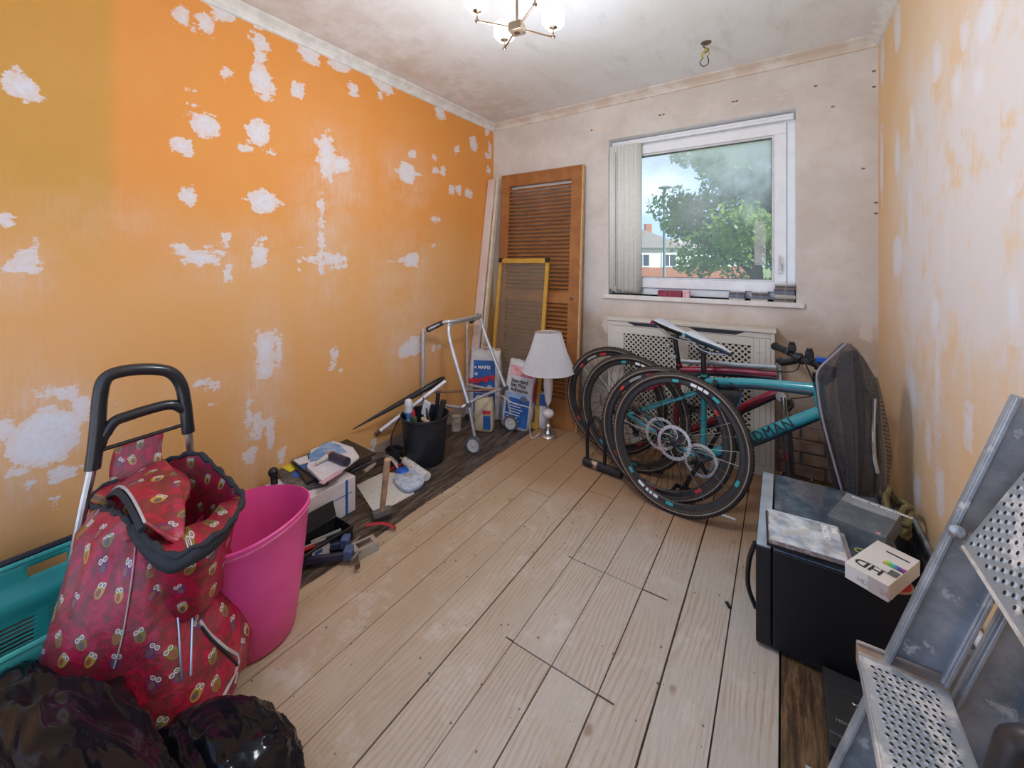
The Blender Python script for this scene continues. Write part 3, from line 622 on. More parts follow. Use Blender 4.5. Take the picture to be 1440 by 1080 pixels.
a, b2 = P(704, 364, Y=2.70), P(774, 363, Y=2.70); a.z = b2.z = (a.z + b2.z) / 2
t = thing('mesh_screen', 'grey mesh screen in a yellow wooden frame leaning on the louvred door', 'screen', (a.x + .2, 2.50, 0))
lo_, ro_ = V((a.x - .02, 2.56, 0)), V((b2.x - .02, 2.56, 0))
def SP(u, v, w=0): return lo_.lerp(ro_, u).lerp(a.lerp(b2, u), v) + V((0, -w, 0))
def sbox(u0, u1, v0, v1, w0, w1):
    b_ = MB(); return b_.hexa([SP(u0, v0, w0), SP(u1, v0, w0), SP(u1, v0, w1), SP(u0, v0, w1), SP(u0, v1, w0), SP(u1, v1, w0), SP(u1, v1, w1), SP(u0, v1, w1)])
YEL = M('yellow_frame', (.58, .33, .05), .45)
for q in ((0, .06, 0, 1), (.94, 1, 0, 1), (.06, .94, .97, 1), (.06, .94, 0, .03)): obj('frame_bar', sbox(*q, 0, .022), YEL, t, bev=.002)
for u in (0, .93): obj('corner_clip', sbox(u, u + .07, .975, 1.004, .005, .026), BLK, t)
m, n, b = newmat('screen_mesh'); b.inputs['Base Color'].default_value = (.30, .25, .18, 1); b.inputs['Roughness'].default_value = .6
b.inputs['Alpha'].default_value = .42; SCR = m
b_ = MB(); b_.add([SP(.05, .02, .011), SP(.95, .02, .011), SP(.95, .98, .011), SP(.05, .98, .011)], [(0, 1, 2, 3)]); obj('mesh', b_, SCR, t, flat=True)

a = P(700, 250, Y=2.72); t = None
PNK = M('primed_board', (.70, .60, .54), .5, var=(.66, .50, .43), scale=3)
x0, x1 = -2.084, -2.012; b_ = MB()
b_.hexa([V((x0, 2.44, 0)), V((x1, 2.44, 0)), V((x1, 2.46, 0)), V((x0, 2.46, 0)), V((x0 + .005, 2.74, a.z)), V((x1 + .005, 2.74, a.z)), V((x1 + .005, 2.76, a.z)), V((x0 + .005, 2.76, a.z))])
tag(obj('primed_plank', b_, PNK, off=(-2.05, 2.45, 0), bev=.003), 'tall pale pink primed plank leaning upright in the left back corner', 'plank')
x2 = -2.002; b_ = MB(); b_.hexa([V((x2, 2.46, 0)), V((x2 + .022, 2.46, 0)), V((x2 + .022, 2.50, 0)), V((x2, 2.50, 0)), V((x2, 2.755, a.z + .01)), V((x2 + .022, 2.755, a.z + .01)), V((x2 + .022, 2.79, a.z + .01)), V((x2, 2.79, a.z + .01))])
tag(obj('timber_batten', b_, M('pale_batten', (.70, .62, .48), .6), off=(x2, 2.46, 0), bev=.002), 'narrow cream timber batten standing beside the louvred door', 'batten')

# ------------------------------------------------------------------ radiator cover
CR = M('cream_paint', (.68, .645, .565), .45, var=(.62, .57, .48), scale=3); CRG = M('cream_shadow_gap', (.30, .27, .22), .7)
rx0, rx1, ry0, ry1, rz = -1.005, -.035, 2.70, YB - .002, .835
t = thing('radiator_cover', 'cream radiator cabinet with two lattice panels under the window', 'radiator cover', ((rx0 + rx1) / 2, 2.76, 0))
b_ = MB(); b_.span(rx0 - .008, rx1 + .008, ry0 - .012, ry1, rz - .018, rz); obj('top', b_, CR, t, bev=.003)
for x in (rx0, rx1 - .018): b_ = MB(); b_.span(x, x + .018, ry0, ry1, .0, rz - .018); obj('side_panel', b_, CR, t, bev=.002)
# front: a frame around two openings and a shaped slot below the top
pa = [(P(877, 480, Y=ry0), P(950, 490, Y=ry0)), (P(968, 487, Y=ry0), P(1056, 500, Y=ry0))]
lz1 = .735; lz0 = .16; LX = [(pa[0][0].x, pa[0][1].x - .005), (pa[1][0].x, pa[1][1].x)]
xs = [rx0 + .018, LX[0][0], LX[0][1], LX[1][0], LX[1][1], rx1 - .018]
for i, nm in ((0, 'front_stile'), (2, 'front_mullion'), (4, 'front_stile')):
    b_ = MB(); b_.span(xs[i], xs[i + 1], ry0, ry0 + .015, lz0, lz1); obj(nm, b_, CR, t, bev=.0015)
b_ = MB(); b_.span(xs[0], xs[5], ry0, ry0 + .015, lz1, rz - .052); obj('front_rail', b_, CR, t, bev=.0015)
b_ = MB(); b_.span(xs[0], xs[5], ry0, ry0 + .015, .06, lz0); obj('front_rail', b_, CR, t, bev=.0015)
b_ = MB(); b_.span(xs[0], xs[5], ry0 + .003, ry0 + .018, 0, .058); obj('plinth', b_, CR, t, bev=.0015)
b_ = MB(); b_.span(xs[0], xs[5], ry0, ry0 + .015, rz - .05, rz - .018); obj('front_rail', b_, CR, t, bev=.0015)
for xa, xb in ((P(882, 462, Y=ry0).x, P(950, 462, Y=ry0).x), (P(968, 462, Y=ry0).x, P(1048, 468, Y=ry0).x)):
    b_ = MB(); z1 = rz - .022; b_.poly([(xa, ry0 - .0012, z1), (xb, ry0 - .0012, z1), (xb - .05, ry0 - .0012, z1 - .022), (xa + .05, ry0 - .0012, z1 - .022)], (0, .001, 0)); obj('finger_slot', b_, M('slot_black', (.025, .025, .03), .6), t, flat=True)
DKB = M('radiator_dark', (.045, .03, .022), .8)
for xa, xb in LX:
    b_ = MB(); b_.span(xa, xb, ry0 + .02, ry0 + .024, lz0, lz1); lp_ = obj('backing_board', b_, DKB, t, flat=True)
    b_ = MB(); s_ = .0325; w_ = xb - xa; h_ = lz1 - lz0; nn = int((w_ + h_) / s_) + 1
    def clipseg(x, z, dx):      # diagonal through (x,z) direction (dx,1)
        pts = []
        for tt in (-(z), h_ - z): pts.append((x + dx * tt, z + tt))
        (ax_, az), (bx_, bz) = pts
        def cl(ax_, az, bx_, bz):
            if ax_ < 0: f = (0 - ax_) / (bx_ - ax_); az += (bz - az) * f; ax_ = 0
            if ax_ > w_: f = (w_ - ax_) / (bx_ - ax_); az += (bz - az) * f; ax_ = w_
            return ax_, az
        if (ax_ < 0 and bx_ < 0) or (ax_ > w_ and bx_ > w_): return None
        p = cl(ax_, az, bx_, bz); q = cl(bx_, bz, ax_, az); return p, q
    for dx in (1, -1):
        for i in range(-nn, nn * 2):
            r_ = clipseg(i * s_, 0, dx)
            if not r_: continue
            (x1_, z1_), (x2_, z2_) = r_
            if abs(z2_ - z1_) < .01: continue
            yy = ry0 + .010 + (.0008 if dx > 0 else 0); d = V((x2_ - x1_, 0, z2_ - z1_)).normalized(); nn_ = V((-d.z, 0, d.x)) * .0042
            A_, B_ = V((xa + x1_, yy, lz0 + z1_)), V((xa + x2_, yy, lz0 + z2_)); b_.poly([A_ - nn_, B_ - nn_, B_ + nn_, A_ + nn_], (0, -.004, 0))
    z = 0; r = 0
    while z < h_:
        x = (r % 2) * s_ / 2
        while x < w_ - .003:
            if x > .004 and 0 < z < h_: b_.box((xa + x, ry0 + .006, lz0 + z), (.0125, .004, .0125))
            x += s_
        z += s_ / 2; r += 1
    stuff(obj('lattice', b_, CR, t, flat=True, fixn=False))
b_ = MB(); xg = P(1056, 540, Y=ry0).x + .012; xr = xs[5]
for x in (xg, xg + (xr - xg) * .35, xg + (xr - xg) * .7, xr - .002): b_.span(x, x + .002, ry0 - .0006, ry0 + .001, .06, lz1 + .05)
obj('groove', b_, CRG, t, flat=True)
b_ = MB()
for k_ in range(3): b_.lathe([(.003, 0), (.003, .001)], (xg + .02 + k_ * .012, ry0 - .0004, .70), 8, ax=(0, -1, 0))
obj('screw_hole', b_, CRG, t, flat=True)

# ------------------------------------------------------------------ things on the sill
y0s = YB - .015
def sillbox(name, pxl, pxr, pyt, pyb, dep, label, mat, side=None, cat='box', yo=0):
    a, b2 = P(pxl, pyt, Y=y0s + yo), P(pxr, pyb, Y=y0s + yo); b_ = MB(); h = max(.012, a.z - SILL); b_.span(a.x, b2.x, y0s + yo, y0s + yo + dep, SILL, SILL + h - .001)
    o = obj(name, b_, mat, off=((a.x + b2.x) / 2, y0s + yo + dep / 2, SILL), bev=.0015); return tag(o, label, cat), a.x, b2.x, SILL + h
o, xa, xb, zt = sillbox('gift_box', 925, 958, 408, 420, .07, 'flat dark red box lying on the window sill', M('dark_red_card', (.22, .015, .04), .5, scale=90, var=(.32, .05, .08), vlo=.5, vhi=.55))
o, xa, xb, zt = sillbox('small_pink_box', 960, 969, 408, 419, .05, 'small pink and white packet beside the red box on the sill', M('pink_card', (.75, .30, .38), .5, var=(.8, .7, .72), scale=90))
def discs(pl, pr, nn, label, grp, dep=.10, dx=0):
    a, b2 = P(pl, 418, Y=y0s), P(pr, 418, Y=y0s); z = SILL
    cols = [(.10, .09, .09), (.16, .17, .20), (.45, .43, .41), (.22, .16, .13), (.15, .18, .26), (.55, .52, .48), (.08, .07, .07)]
    for i in range(nn):
        h = .0105; ji = random.uniform(-.004, .004); b_ = MB(); cx_ = (a.x + b2.x) / 2 + ji; w = b2.x - a.x; yy = y0s + random.uniform(0, .006)
        b_.box((cx_, yy + dep / 2, z + h / 2 - .0003), (w, dep, h - .001), rz=random.uniform(-.04, .04))
        o = tag(obj('disc_case', b_, M('disc_spine_%d' % ((i * 3 + nn) % 7), cols[(i * 3 + nn) % 7], .3, var=(.4, .38, .36), scale=70, vlo=.6, vhi=.7), off=(cx_, yy + dep / 2, z), bev=.0006), (label % ('topmost of' if i == nn - 1 else 'bottom one of' if i == 0 else ('second', 'third', 'fourth', 'fifth', 'sixth', 'seventh', 'eighth', 'ninth')[i - 1] + ' from the bottom of')), 'disc case', grp)
        if i == nn - 1:
            b_ = MB(); b_.box((cx_, yy + dep / 2, z + h - .0006), (w * .94, dep * .92, .0008)); obj('paper_insert', b_, M('insert_white', (.75, .77, .80), .25), o, off=(cx_, yy + dep / 2, z))
        z += h
discs(1025, 1047, 5, 'disc case on the sill, %s the left low stack', 'discs in the left low stack')
discs(1056, 1080, 5, 'disc case on the sill, %s the right low stack', 'discs in the right low stack')
discs(1089, 1118, 10, 'disc case on the sill, %s the tall stack at the right', 'discs in the tall stack')

# ------------------------------------------------------------------ bicycles
SPK = M('spoke_steel', (.12, .12, .12), .35, 1); RIM = M('rim_black', (.025, .024, .024), .4); TYRE = M('tyre_rubber', (.045, .032, .025), .7, bmp=.4, bscale=220)
TREAD = M('tread', (.02, .018, .017), .85); STRIPE = M('reflective_stripe', (.30, .26, .22), .4); TEALP = M('teal_sticker', (.03, .38, .42), .4); REDP = M('red_sticker', (.6, .03, .03), .4); DISC = M('brake_steel', (.72, .66, .60), .3, 1)
def wheel_axes(yaw, lean):
    a = V((math.cos(yaw), math.sin(yaw), 0)); up = V((-math.sin(yaw) * math.sin(lean), math.cos(yaw) * math.sin(lean), math.cos(lean)))
    return a, up, a.cross(up)        # normal points to -Y (camera)
def wheel(par, Cn, yaw, lean, R=.335, stickers=None, rotor=True, cassette=False, tw=.019, prefix='', rot=0, rs=.066):
    a, up, nn = wheel_axes(yaw, lean); Cn = V(Cn)
    def c(r, t, w=0): return Cn + (a * math.cos(t) + up * math.sin(t)) * r + nn * w
    def ring(prof, N=72):
        b_ = MB(); rl = [[c(r, 2 * math.pi * k / N, w) for r, w in prof] for k in range(N)]; rl.append(rl[0]); b_.rings(rl, caps=False); return b_
    rt = R - tw
    tprof = [(rt + tw * math.cos(q) * (1.0 if math.cos(q) > 0 else .9), tw * math.sin(q)) for q in [2 * math.pi * k / 10 for k in range(10)]]
    tyre = obj(prefix + 'tyre', ring(tprof), TYRE, par)
    b_ = MB()
    for k in range(110):
        t0 = 2 * math.pi * k / 110
        for w in (-.009, .001): b_.hexa([c(R - .001, t0, w), c(R - .001, t0 + .03, w), c(R - .001, t0 + .03, w + .008), c(R - .001, t0, w + .008), c(R + .0010, t0, w), c(R + .0010, t0 + .03, w), c(R + .0010, t0 + .03, w + .008), c(R + .0010, t0, w + .008)])
    tr2 = obj('tread_blocks', b_, TREAD, tyre if par.type == 'EMPTY' else par, flat=True, fixn=False); stuff(tr2)
    for w in (tw * .93, -tw * .93):
        obj('sidewall_stripe', ring([(rt - .001, w), (rt + .003, w * 1.0), (rt + .003, w * 1.06), (rt - .001, w * 1.06)]), STRIPE, tyre if par.type == 'EMPTY' else par)
    rr = R - 2 * tw
    rim = obj(prefix + 'rim', ring([(rr + .004, .011), (rr - .014, .010), (rr - .020, .004), (rr - .020, -.004), (rr - .014, -.010), (rr + .004, -.011)]), RIM, par)
    sub = rim if par.type == 'EMPTY' else par
    for t0, t1, col in (stickers or []):
        b_ = MB(); N = 8; t0 += rot; t1 += rot
        for w in (.0112, -.0112):
            b_.rings([[c(rr + .002, t0 + (t1 - t0) * k / N, w), c(rr - .012, t0 + (t1 - t0) * k / N, w * .98)] for k in range(N + 1)], caps=False, closed=False)
        obj('rim_sticker', b_, col, sub, fixn=False)
    b_ = MB()
    for k in range(28):
        t = 2 * math.pi * k / 28 + rot; s_ = 1 if k % 2 else -1; tt = t + (.9 if (k // 2) % 2 else -.9)
        b_.tube([c(rr - .016, t, 0), c(.024, tt, s_ * .026)], .0013, 4, caps=False)
    obj(prefix + 'spokes', b_, SPK, par)
    b_ = MB(); b_.tube([Cn + nn * .05, Cn + nn * .04], .009, 10); b_.tube([Cn + nn * .032, Cn + nn * .022, Cn + nn * .018, Cn - nn * .018, Cn - nn * .022, Cn - nn * .032], [.014, .027, .014, .014, .027, .014], 14); b_.tube([Cn - nn * .05, Cn - nn * .03], .009, 10); obj(prefix + 'hub', b_, BLK, par)
    if rotor:
        b_ = MB(); N = 60; w0, w1 = .036, .0385; R1, R0 = .080, rs
        rl = [[c(R1 + (.0012 if k % 3 == 0 else 0), 2 * math.pi * k / N, w0), c(R1 + (.0012 if k % 3 == 0 else 0), 2 * math.pi * k / N, w1), c(R0, 2 * math.pi * k / N, w1), c(R0, 2 * math.pi * k / N, w0)] for k in range(N)]; rl.append(rl[0]); b_.rings(rl, caps=False)
        for k in range(6):
            t = 2 * math.pi * k / 6; b_.tube([c(.018, t, .037), c(.035, t + .08, .037), c(.052, t + .35, .037), c(R0 + .003, t + .62, .037)], .0032, 6, sq=.5)
        ro = obj(prefix + 'brake_rotor', b_, DISC, par)
        b_ = MB()
        for k in range(24):
            t = 2 * math.pi * k / 24; p_ = c(R0 + .007 + (.0025 if k % 2 else -.001), t, .0386); b_.lathe([(.0024, 0), (.0024, .0004)], p_, 6, ax=nn)
        obj('rotor_hole', b_, BLKM, ro if par.type == 'EMPTY' else par)
        b_ = MB(); b_.lathe([(.02, -.002), (.02, .002), (.008, .004), (.008, .012)], c(0, 0, .038), 16, ax=nn); obj('rotor_carrier', b_, BLK, ro if par.type == 'EMPTY' else par)
    if cassette:
        b_ = MB()
        for k in range(8):
            r_ = .052 - k * .0045; b_.lathe([(r_, 0), (r_, .0016)], Cn - nn * (.022 + k * .0035), 26, ax=-nn)
        obj('cassette', b_, STEEL, par, flat=True)
    return c
stT = [(1.0, 1.12, TEALP), (1.2, 1.28, WINK), (1.3, 1.38, WINK), (1.40, 1.5, WINK), (1.7, 1.80, TEALP), (3.95, 4.05, TEALP), (4.2, 4.32, WINK), (4.36, 4.41, WINK), (4.43, 4.48, WINK), (4.5, 4.58, WINK), (4.72, 4.84, TEALP), (-.3, -.2, TEALP)]
stR = [(1.75, 1.9, REDP), (2.4, 2.5, REDP), (.5, .6, REDP), (3.7, 3.8, REDP), (4.45, 4.62, REDP), (5.3, 5.42, REDP), (1.0, 1.1, WINK), (2.0, 2.25, M('grey_sticker', (.3, .3, .3), .4))]
w1 = thing('loose_bicycle_wheel', 'detached bicycle wheel with teal stickers, foremost of the two loose wheels', 'wheel', (-.435, 2.09, 0), 'loose bicycle wheels')
wheel(w1, (-.435, 2.115, .335 * math.cos(.17)), -.10, .17, stickers=stT, rot=-.12)
w2 = thing('loose_bicycle_wheel', 'detached bicycle wheel with red stickers, leaning behind the teal stickered loose wheel', 'wheel', (-.515, 2.17, 0), 'loose bicycle wheels')
wheel(w2, (-.515, 2.185, .335 * math.cos(.12)), -.04, .12, stickers=stR)

def bike(name_label, J, cols, loc, rearC, yaw, lean, stick, downtext=None, dark=None):
    t = thing('bicycle', name_label, 'bicycle', loc)
    main, acc, low = cols
    b_ = MB(); b_.tube([J['seat'] + (J['seat'] - J['bb']) * .06, J['bb']], .016, 14); obj('seat_tube', b_, main, t)
    b_ = MB(); b_.tube(sm([J['seat'] - V((0, 0, .012)), J['seat'].lerp(J['head'], .5) - V((0, 0, .006)), J['head'] - V((0, 0, .018))], 4), .019, 14); tt = obj('top_tube', b_, main, t)
    b_ = MB(); b_.tube(sm([J['seat'] + V((.01, .0, -.030)), J['seat'].lerp(J['head'], .5) + V((0, 0, -.022)), J['head'] + V((0, 0, -.036))], 4), .0175, 12); obj('top_tube_underside', b_, low, t)
    b_ = MB(); b_.tube([J['bb'], J['bb'].lerp(J['hb'], .5), J['hb']], J.get('dr', [.021, .027, .025]), 14); dt = obj('down_tube', b_, main, t)
    dd_ = (J['hb'] - J['bb']).normalized(); b_ = MB(); b_.tube([J['bb'] + V((0, 0, -.014)), J['bb'].lerp(J['hb'], .5) + V((.004, .0, -.020)), J['hb'] + V((0, 0, -.016))], [.016, .02 if 'dr' not in J else .013, .016], 12); obj('down_tube_underside', b_, low, t)
    b_ = MB(); b_.tube([J['head'] + V((0, 0, .012)), J['hb'] - V((0, 0, .03))], .023, 14); obj('head_tube', b_, acc, t)
    nn = wheel_axes(yaw, lean)[2]
    for s_ in (1, -1):
        q = nn * s_ * .055
        b_ = MB(); b_.tube(sm([J['bb'] + nn * s_ * .03, J['bb'].lerp(rearC, .4) + nn * s_ * .05, rearC + q], 3), .0105, 8); obj('chainstay', b_, main, t)
        b_ = MB(); b_.tube(sm([J['seat'] - V((0, 0, .06)) + nn * s_ * .015, (J['seat'] - V((0, 0, .06))).lerp(rearC, .35) + nn * s_ * .05, rearC + q], 3), .009, 8); obj('seatstay', b_, main, t)
    b_ = MB(); b_.tube([J['bb'] + nn * .045, J['bb'] - nn * .045], .024, 14); obj('bottom_bracket', b_, BLK, t)
    # wheel
    wheel(t, rearC, yaw, lean, stickers=stick, cassette=True, prefix='rear_')
    # seatpost and saddle
    b_ = MB(); b_.tube([J['seat'], J['post']], .0135, 12); obj('seat_post', b_, BLK, t)
    b_ = MB(); b_.tube([J['seat'] + V((0, 0, -.006)), J['seat'] + V((0, 0, .014))], .019, 14); obj('seat_clamp', b_, BLK, t)
    T_, N_ = J['tail'], J['nose']; L_ = N_ - T_; up = V((0, 0, 1)); sd = L_.cross(up).normalized(); upn = sd.cross(L_).normalized(); rl = []; rl2 = []
    for u, w, h, k in ((0, .045, .010, -.004), (.05, .064, .022, .003), (.2, .068, .030, .002), (.4, .048, .032, -.002), (.6, .030, .030, -.001), (.8, .021, .026, .0), (.96, .017, .020, -.004), (1, .008, .010, -.012)):
        c = T_ + L_ * u + upn * k; ring = []
        for q in range(16):
            a_ = 2 * math.pi * q / 16; x = math.cos(a_); z = math.sin(a_); ring.append(c + sd * x * w + upn * ((z * .35 * h) if z > 0 else z * h) * (1 if z > 0 else (.5 + .5 * abs(x) ** .6)))
        rl.append(ring)
    b_ = MB(); b_.rings(rl); sad = obj('saddle', b_, cols[1] if dark is None else dark, t)
    b_ = MB(); rl = [[p_ + upn * .0012 for p_ in r_[1:8]] for r_ in rl[1:-1]]; b_.rings(rl, caps=False, closed=False); obj('saddle_cover', b_, J['cover'], sad, fixn=False)
    b_ = MB(); bk = rl; e_ = [T_ + sd * (.066 * math.cos(a_)) - L_.normalized() * .006 * math.sin(a_) + upn * -.006 + L_ * .05 for a_ in [math.pi * k / 8 for k in range(9)]]; b_.tube(e_, .0095, 8); obj('saddle_back_edge', b_, J['edge'], sad)
    b_ = MB()
    for s_ in (-.02, .02): b_.tube(sm([T_ + L_ * .12 + sd * s_ * 1.4 - upn * .02, T_ + L_ * .3 + sd * s_ - upn * .045, T_ + L_ * .6 + sd * s_ - upn * .045, T_ + L_ * .86 + sd * s_ * .3 - upn * .022]), .0035, 6)
    obj('saddle_rails', b_, STEEL, sad)
    b_ = MB(); b_.box(J['post'], (.045, .04, .028)); obj('saddle_clamp', b_, BLK, t, bev=.005)
    # crank, chainrings, pedals
    cw = J['bb'] + nn * .06; ch = J['bb'] - nn * .05
    for r_, w in ((.083, 0), (.062, -.008)):
        b_ = MB(); N = 44; a, u2, _ = wheel_axes(yaw, lean); c2 = cw + nn * (w - .012)
        rl = []
        for k in range(N * 2):
            th_ = math.pi * k / N; rr = r_ + (.003 if k % 2 else 0); d = a * math.cos(th_) + u2 * math.sin(th_); rl.append([c2 + d * rr, c2 + d * rr + nn * .0025, c2 + d * (r_ - .014) + nn * .0025, c2 + d * (r_ - .014)])
        rl.append(rl[0]); b_.rings(rl, caps=False); obj('chainring', b_, STEEL if w else M('chainring_steel', (.75, .75, .77), .35, .3), t, flat=True)
    b_ = MB()
    for k in range(4):
        th_ = .5 + k * math.pi / 2; b_.tube([cw, cw + (a * math.cos(th_) + u2 * math.sin(th_)) * .066], [.013, .007], 8)
    b_.lathe([(.022, 0), (.022, .01), (.01, .014)], cw - nn * .006, 16, ax=nn); obj('chainring_spider', b_, BLK, t)
    for s_, base in ((1, cw), (-1, ch)):
        d = (a * -.42 * s_ + u2 * -.91 * s_).normalized(); e_ = base + d * .165 + nn * s_ * .012; 
        if e_.z < .02: e_.z = .03
        b_ = MB(); b_.tube([base, base.lerp(e_, .5), e_], [.014, .010, .012], 10); cr = obj('crank_arm', b_, BLK, t)
        pc = e_ + nn * s_ * .055; b_ = MB(); b_.tube([e_, pc + nn * s_ * .03], .006, 8)
        for x in (-.036, .036):
            b_.box(pc + a * x, (.010, .085, .018), rz=yaw)
        for y in (-.038, .038): b_.box(pc + nn * y, (.08, .008, .016), rz=yaw)
        b_.lathe([(.013, -.03), (.013, .03)], pc, 10, ax=nn); obj('pedal', b_, BLK, t)
    # chain and derailleur
    b_ = MB(); r0 = rearC - nn * -.04
    b_.tube([cw + u2 * .075 - nn * .02, rearC + u2 * .035 + nn * .035], .0035, 5); b_.tube([cw - u2 * .075 - nn * .02, rearC - u2 * .10 + a * .05 + nn * .035, rearC - u2 * .06 + a * .01 + nn * .035], .0035, 5); obj('chain', b_, M('chain_dark', (.09, .08, .07), .5, .6), t)
    b_ = MB(); dc = rearC + nn * .055
    b_.tube(sm([dc, dc + V((.012, -.01, -.03)), dc + V((.03, -.01, -.05))]), .010, 8)
    for z, x in ((-.055, .02), (-.10, .045)): b_.lathe([(.02, -.003), (.02, .003)], rearC + a * x + u2 * z + nn * .045, 12, ax=nn)
    b_.tube([rearC + a * .02 - u2 * .055 + nn * .05, rearC + a * .045 - u2 * .10 + nn * .05], .008, 6); obj('derailleur', b_, BLK, t)
    b_ = MB(); b_.box(J['bb'].lerp(rearC, .15) + V((0, 0, .03)), (.04, .03, .05)); obj('front_derailleur', b_, BLKM, t, bev=.006); b_ = MB(); b_.box(rearC + a * .06 + u2 * .035 + nn * .05, (.05, .03, .035)); obj('brake_caliper', b_, BLKM, t, bev=.006)
    return t, dt, nn
# teal bicycle
J = dict(seat=P(990, 533, Y=2.34), bb=P(989, 643, Y=2.33), head=P(1150, 540, Y=2.20), hb=P(1158, 577, Y=2.19), post=P(989, 494, Y=2.345), tail=P(966, 467, Y=2.36), nose=P(1031, 497, Y=2.31),
         cover=M('white_saddle_vinyl', (.62, .66, .68), .3), edge=M('teal_vinyl', (.12, .42, .46), .35))
TEAL = M('teal_frame', (.035, .32, .36), .25, coat=.6, var=(.03, .28, .33)); DNAVY = M('navy_underside', (.02, .05, .08), .25, coat=.5)
TC = V((-.735, 2.37, .334))
tb, dt, nn = bike('teal framed mountain bicycle without its front wheel, in front of the crimson one', J, (TEAL, TEAL, DNAVY), (-.3, 2.3, 0), TC, -.12, .03, stT, dark=DNAVY)
d = (J['hb'] - J['bb']).normalized(); up = V((0, 0, 1)); up = (up - d * up.dot(d)).normalized(); fr_ = d.cross(up)
o_ = J['bb'] + d * ((J['hb'] - J['bb']).length * .80) + fr_ * .0305 - up * .016
txt = text('BOARDMAN', .062, INK, o_, d, up, dt, ext=.0012, bold=0, align='RIGHT', sp=1.12); 
W2 = (J['hb'] - J['bb']).length
# top tube graphics
# fork standing on the floor
fc = J['hb'] + V((.01, 0, -.035)); fe = V((.235, 2.17, .02)); b_ = MB(); b_.tube([J['hb'] - V((0, 0, .02)), fc], .024, 12); b_.tube([fc + V((0, -.065, 0)), fc, fc + V((0, .065, 0))], .022, 10); obj('fork_crown', b_, BLK, tb)
for s_ in (-.06, .06):
    b_ = MB(); b_.tube([fc + V((0, s_, 0)), fc.lerp(fe, .35) + V((0, s_, 0))], .014, 10); b_.tube([fc.lerp(fe, .33) + V((0, s_, 0)), V((fe.x, fe.y + s_, fe.z))], [.020, .017], 10); obj('fork_leg', b_, M('fork_black', (.03, .028, .03), .3), tb)
st0 = J['head'] + V((.0, .0, .035)); ste = st0 + V((.055, -.02, .02)); b_ = MB(); b_.tube([J['head'], st0 + V((0, 0, .012))], .019, 12); b_.tube([st0, ste], .016, 10); obj('stem', b_, BLK, tb)
g1, g2 = ste + V((.045, -.10, .10)), ste + V((-.03, .10, -.07)); b_ = MB(); b_.tube(sm([g1, ste + V((.004, -.02, .01)), ste, g2]), .0125, 10); obj('handlebar', b_, BLKM, tb)
b_ = MB(); b_.tube([ste.lerp(g1, .45), g1 + (g1 - ste).normalized() * .02], .017, 12); obj('grip', b_, RUB, tb)
b_ = MB(); b_.tube(sm([ste.lerp(g1, .5), ste.lerp(g1, .5) + V((.03, .03, -.05)), ste + V((.03, .02, -.13))]), .006, 6); obj('brake_lever', b_, BLK, tb)
b_ = MB(); b_.tube(sm([ste.lerp(g2, .6), P(1130, 500, Y=2.2), P(1145, 540, Y=2.17), J['hb'] + V((0, -.05, -.01))]), .003, 6); obj('cable', b_, BLK, tb)
# frame bag
bg0, bg1, bg2 = P(996, 547, Y=2.33), P(1044, 550, Y=2.29), P(1026, 585, Y=2.30); fb_ = MB(); b0 = V((0, .024, 0))
outl = sm([bg0, bg0.lerp(bg1, .5) + V((0, 0, .004)), bg1, bg1.lerp(bg2, .5) + V((.008, 0, 0)), bg2, P(1000, 572, Y=2.32)], 3, closed=True); cg = sum(outl, V((0, 0, 0))) / len(outl)
fb_.rings([[cg + (p_ - cg) * k + V((0, y, 0)) for p_ in outl] for k, y in ((.7, -.032), (.95, -.026), (1, -.015), (1, .015), (.95, .026), (.7, .032))]); bagf = obj('frame_bag', fb_, M('bag_black', (.02, .02, .024), .6), tb)
b_ = MB(); b_.tube(sm([bg1 + V((.002, -.024, 0)), bg1.lerp(bg2, .5) + V((.012, -.024, 0)), bg2 + V((0, -.024, 0))]), .0028, 6); obj('bag_piping', b_, M('piping_blue', (.03, .16, .40), .4), bagf)
b_ = MB()
for px in (1006, 1030): q = P(px, 540 + (px - 1006) * .02, Y=2.31 if px < 1010 else 2.30); b_.tube([q + V((-.010, 0, 0)), q + V((.010, 0, 0))], .024, 12)
obj('bag_strap', b_, BLKM, bagf)
# far crimson and black bicycle
J2 = dict(seat=P(955, 517, Y=2.50), bb=P(950, 615, Y=2.50), head=P(1097, 522, Y=2.48), hb=P(1099, 548, Y=2.48), post=P(949, 474, Y=2.5), tail=P(921, 449, Y=2.52), nose=P(987, 480, Y=2.47),
          cover=M('white_saddle_vinyl', (.62, .66, .68), .3), edge=M('crimson_vinyl', (.42, .01, .06), .35), dr=[.018, .019, .02])
CRIM = M('crimson_frame', (.30, .012, .04), .25, coat=.6); SILV = M('silver_paint', (.50, .49, .48), .25, .8)
rb, dt2, n2 = bike('crimson and silver mountain bicycle without its front wheel, standing nearest the radiator cabinet', J2, (CRIM, SILV, M('black_frame', (.02, .02, .022), .3)), (-.4, 2.5, 0), V((-.90, 2.52, .334)), -.05, .03, stR, dark=BLK)
b_ = MB(); b_.tube([P(958, 508, Y=2.5), P(1092, 517, Y=2.478)], .014, 10); obj('top_tube_graphic', b_, M('grey_silver', (.35, .36, .37), .3, .6), rb)
fc = J2['hb'] + V((.008, 0, -.02)); fe = V((.045, 2.46, .02)); b_ = MB(); b_.tube([fc + V((-.01, -.062, 0)), fc, fc + V((-.01, .062, 0))], .024, 10); b_.tube([J2['hb'], fc], .025, 12); obj('fork_crown', b_, SILV, rb)
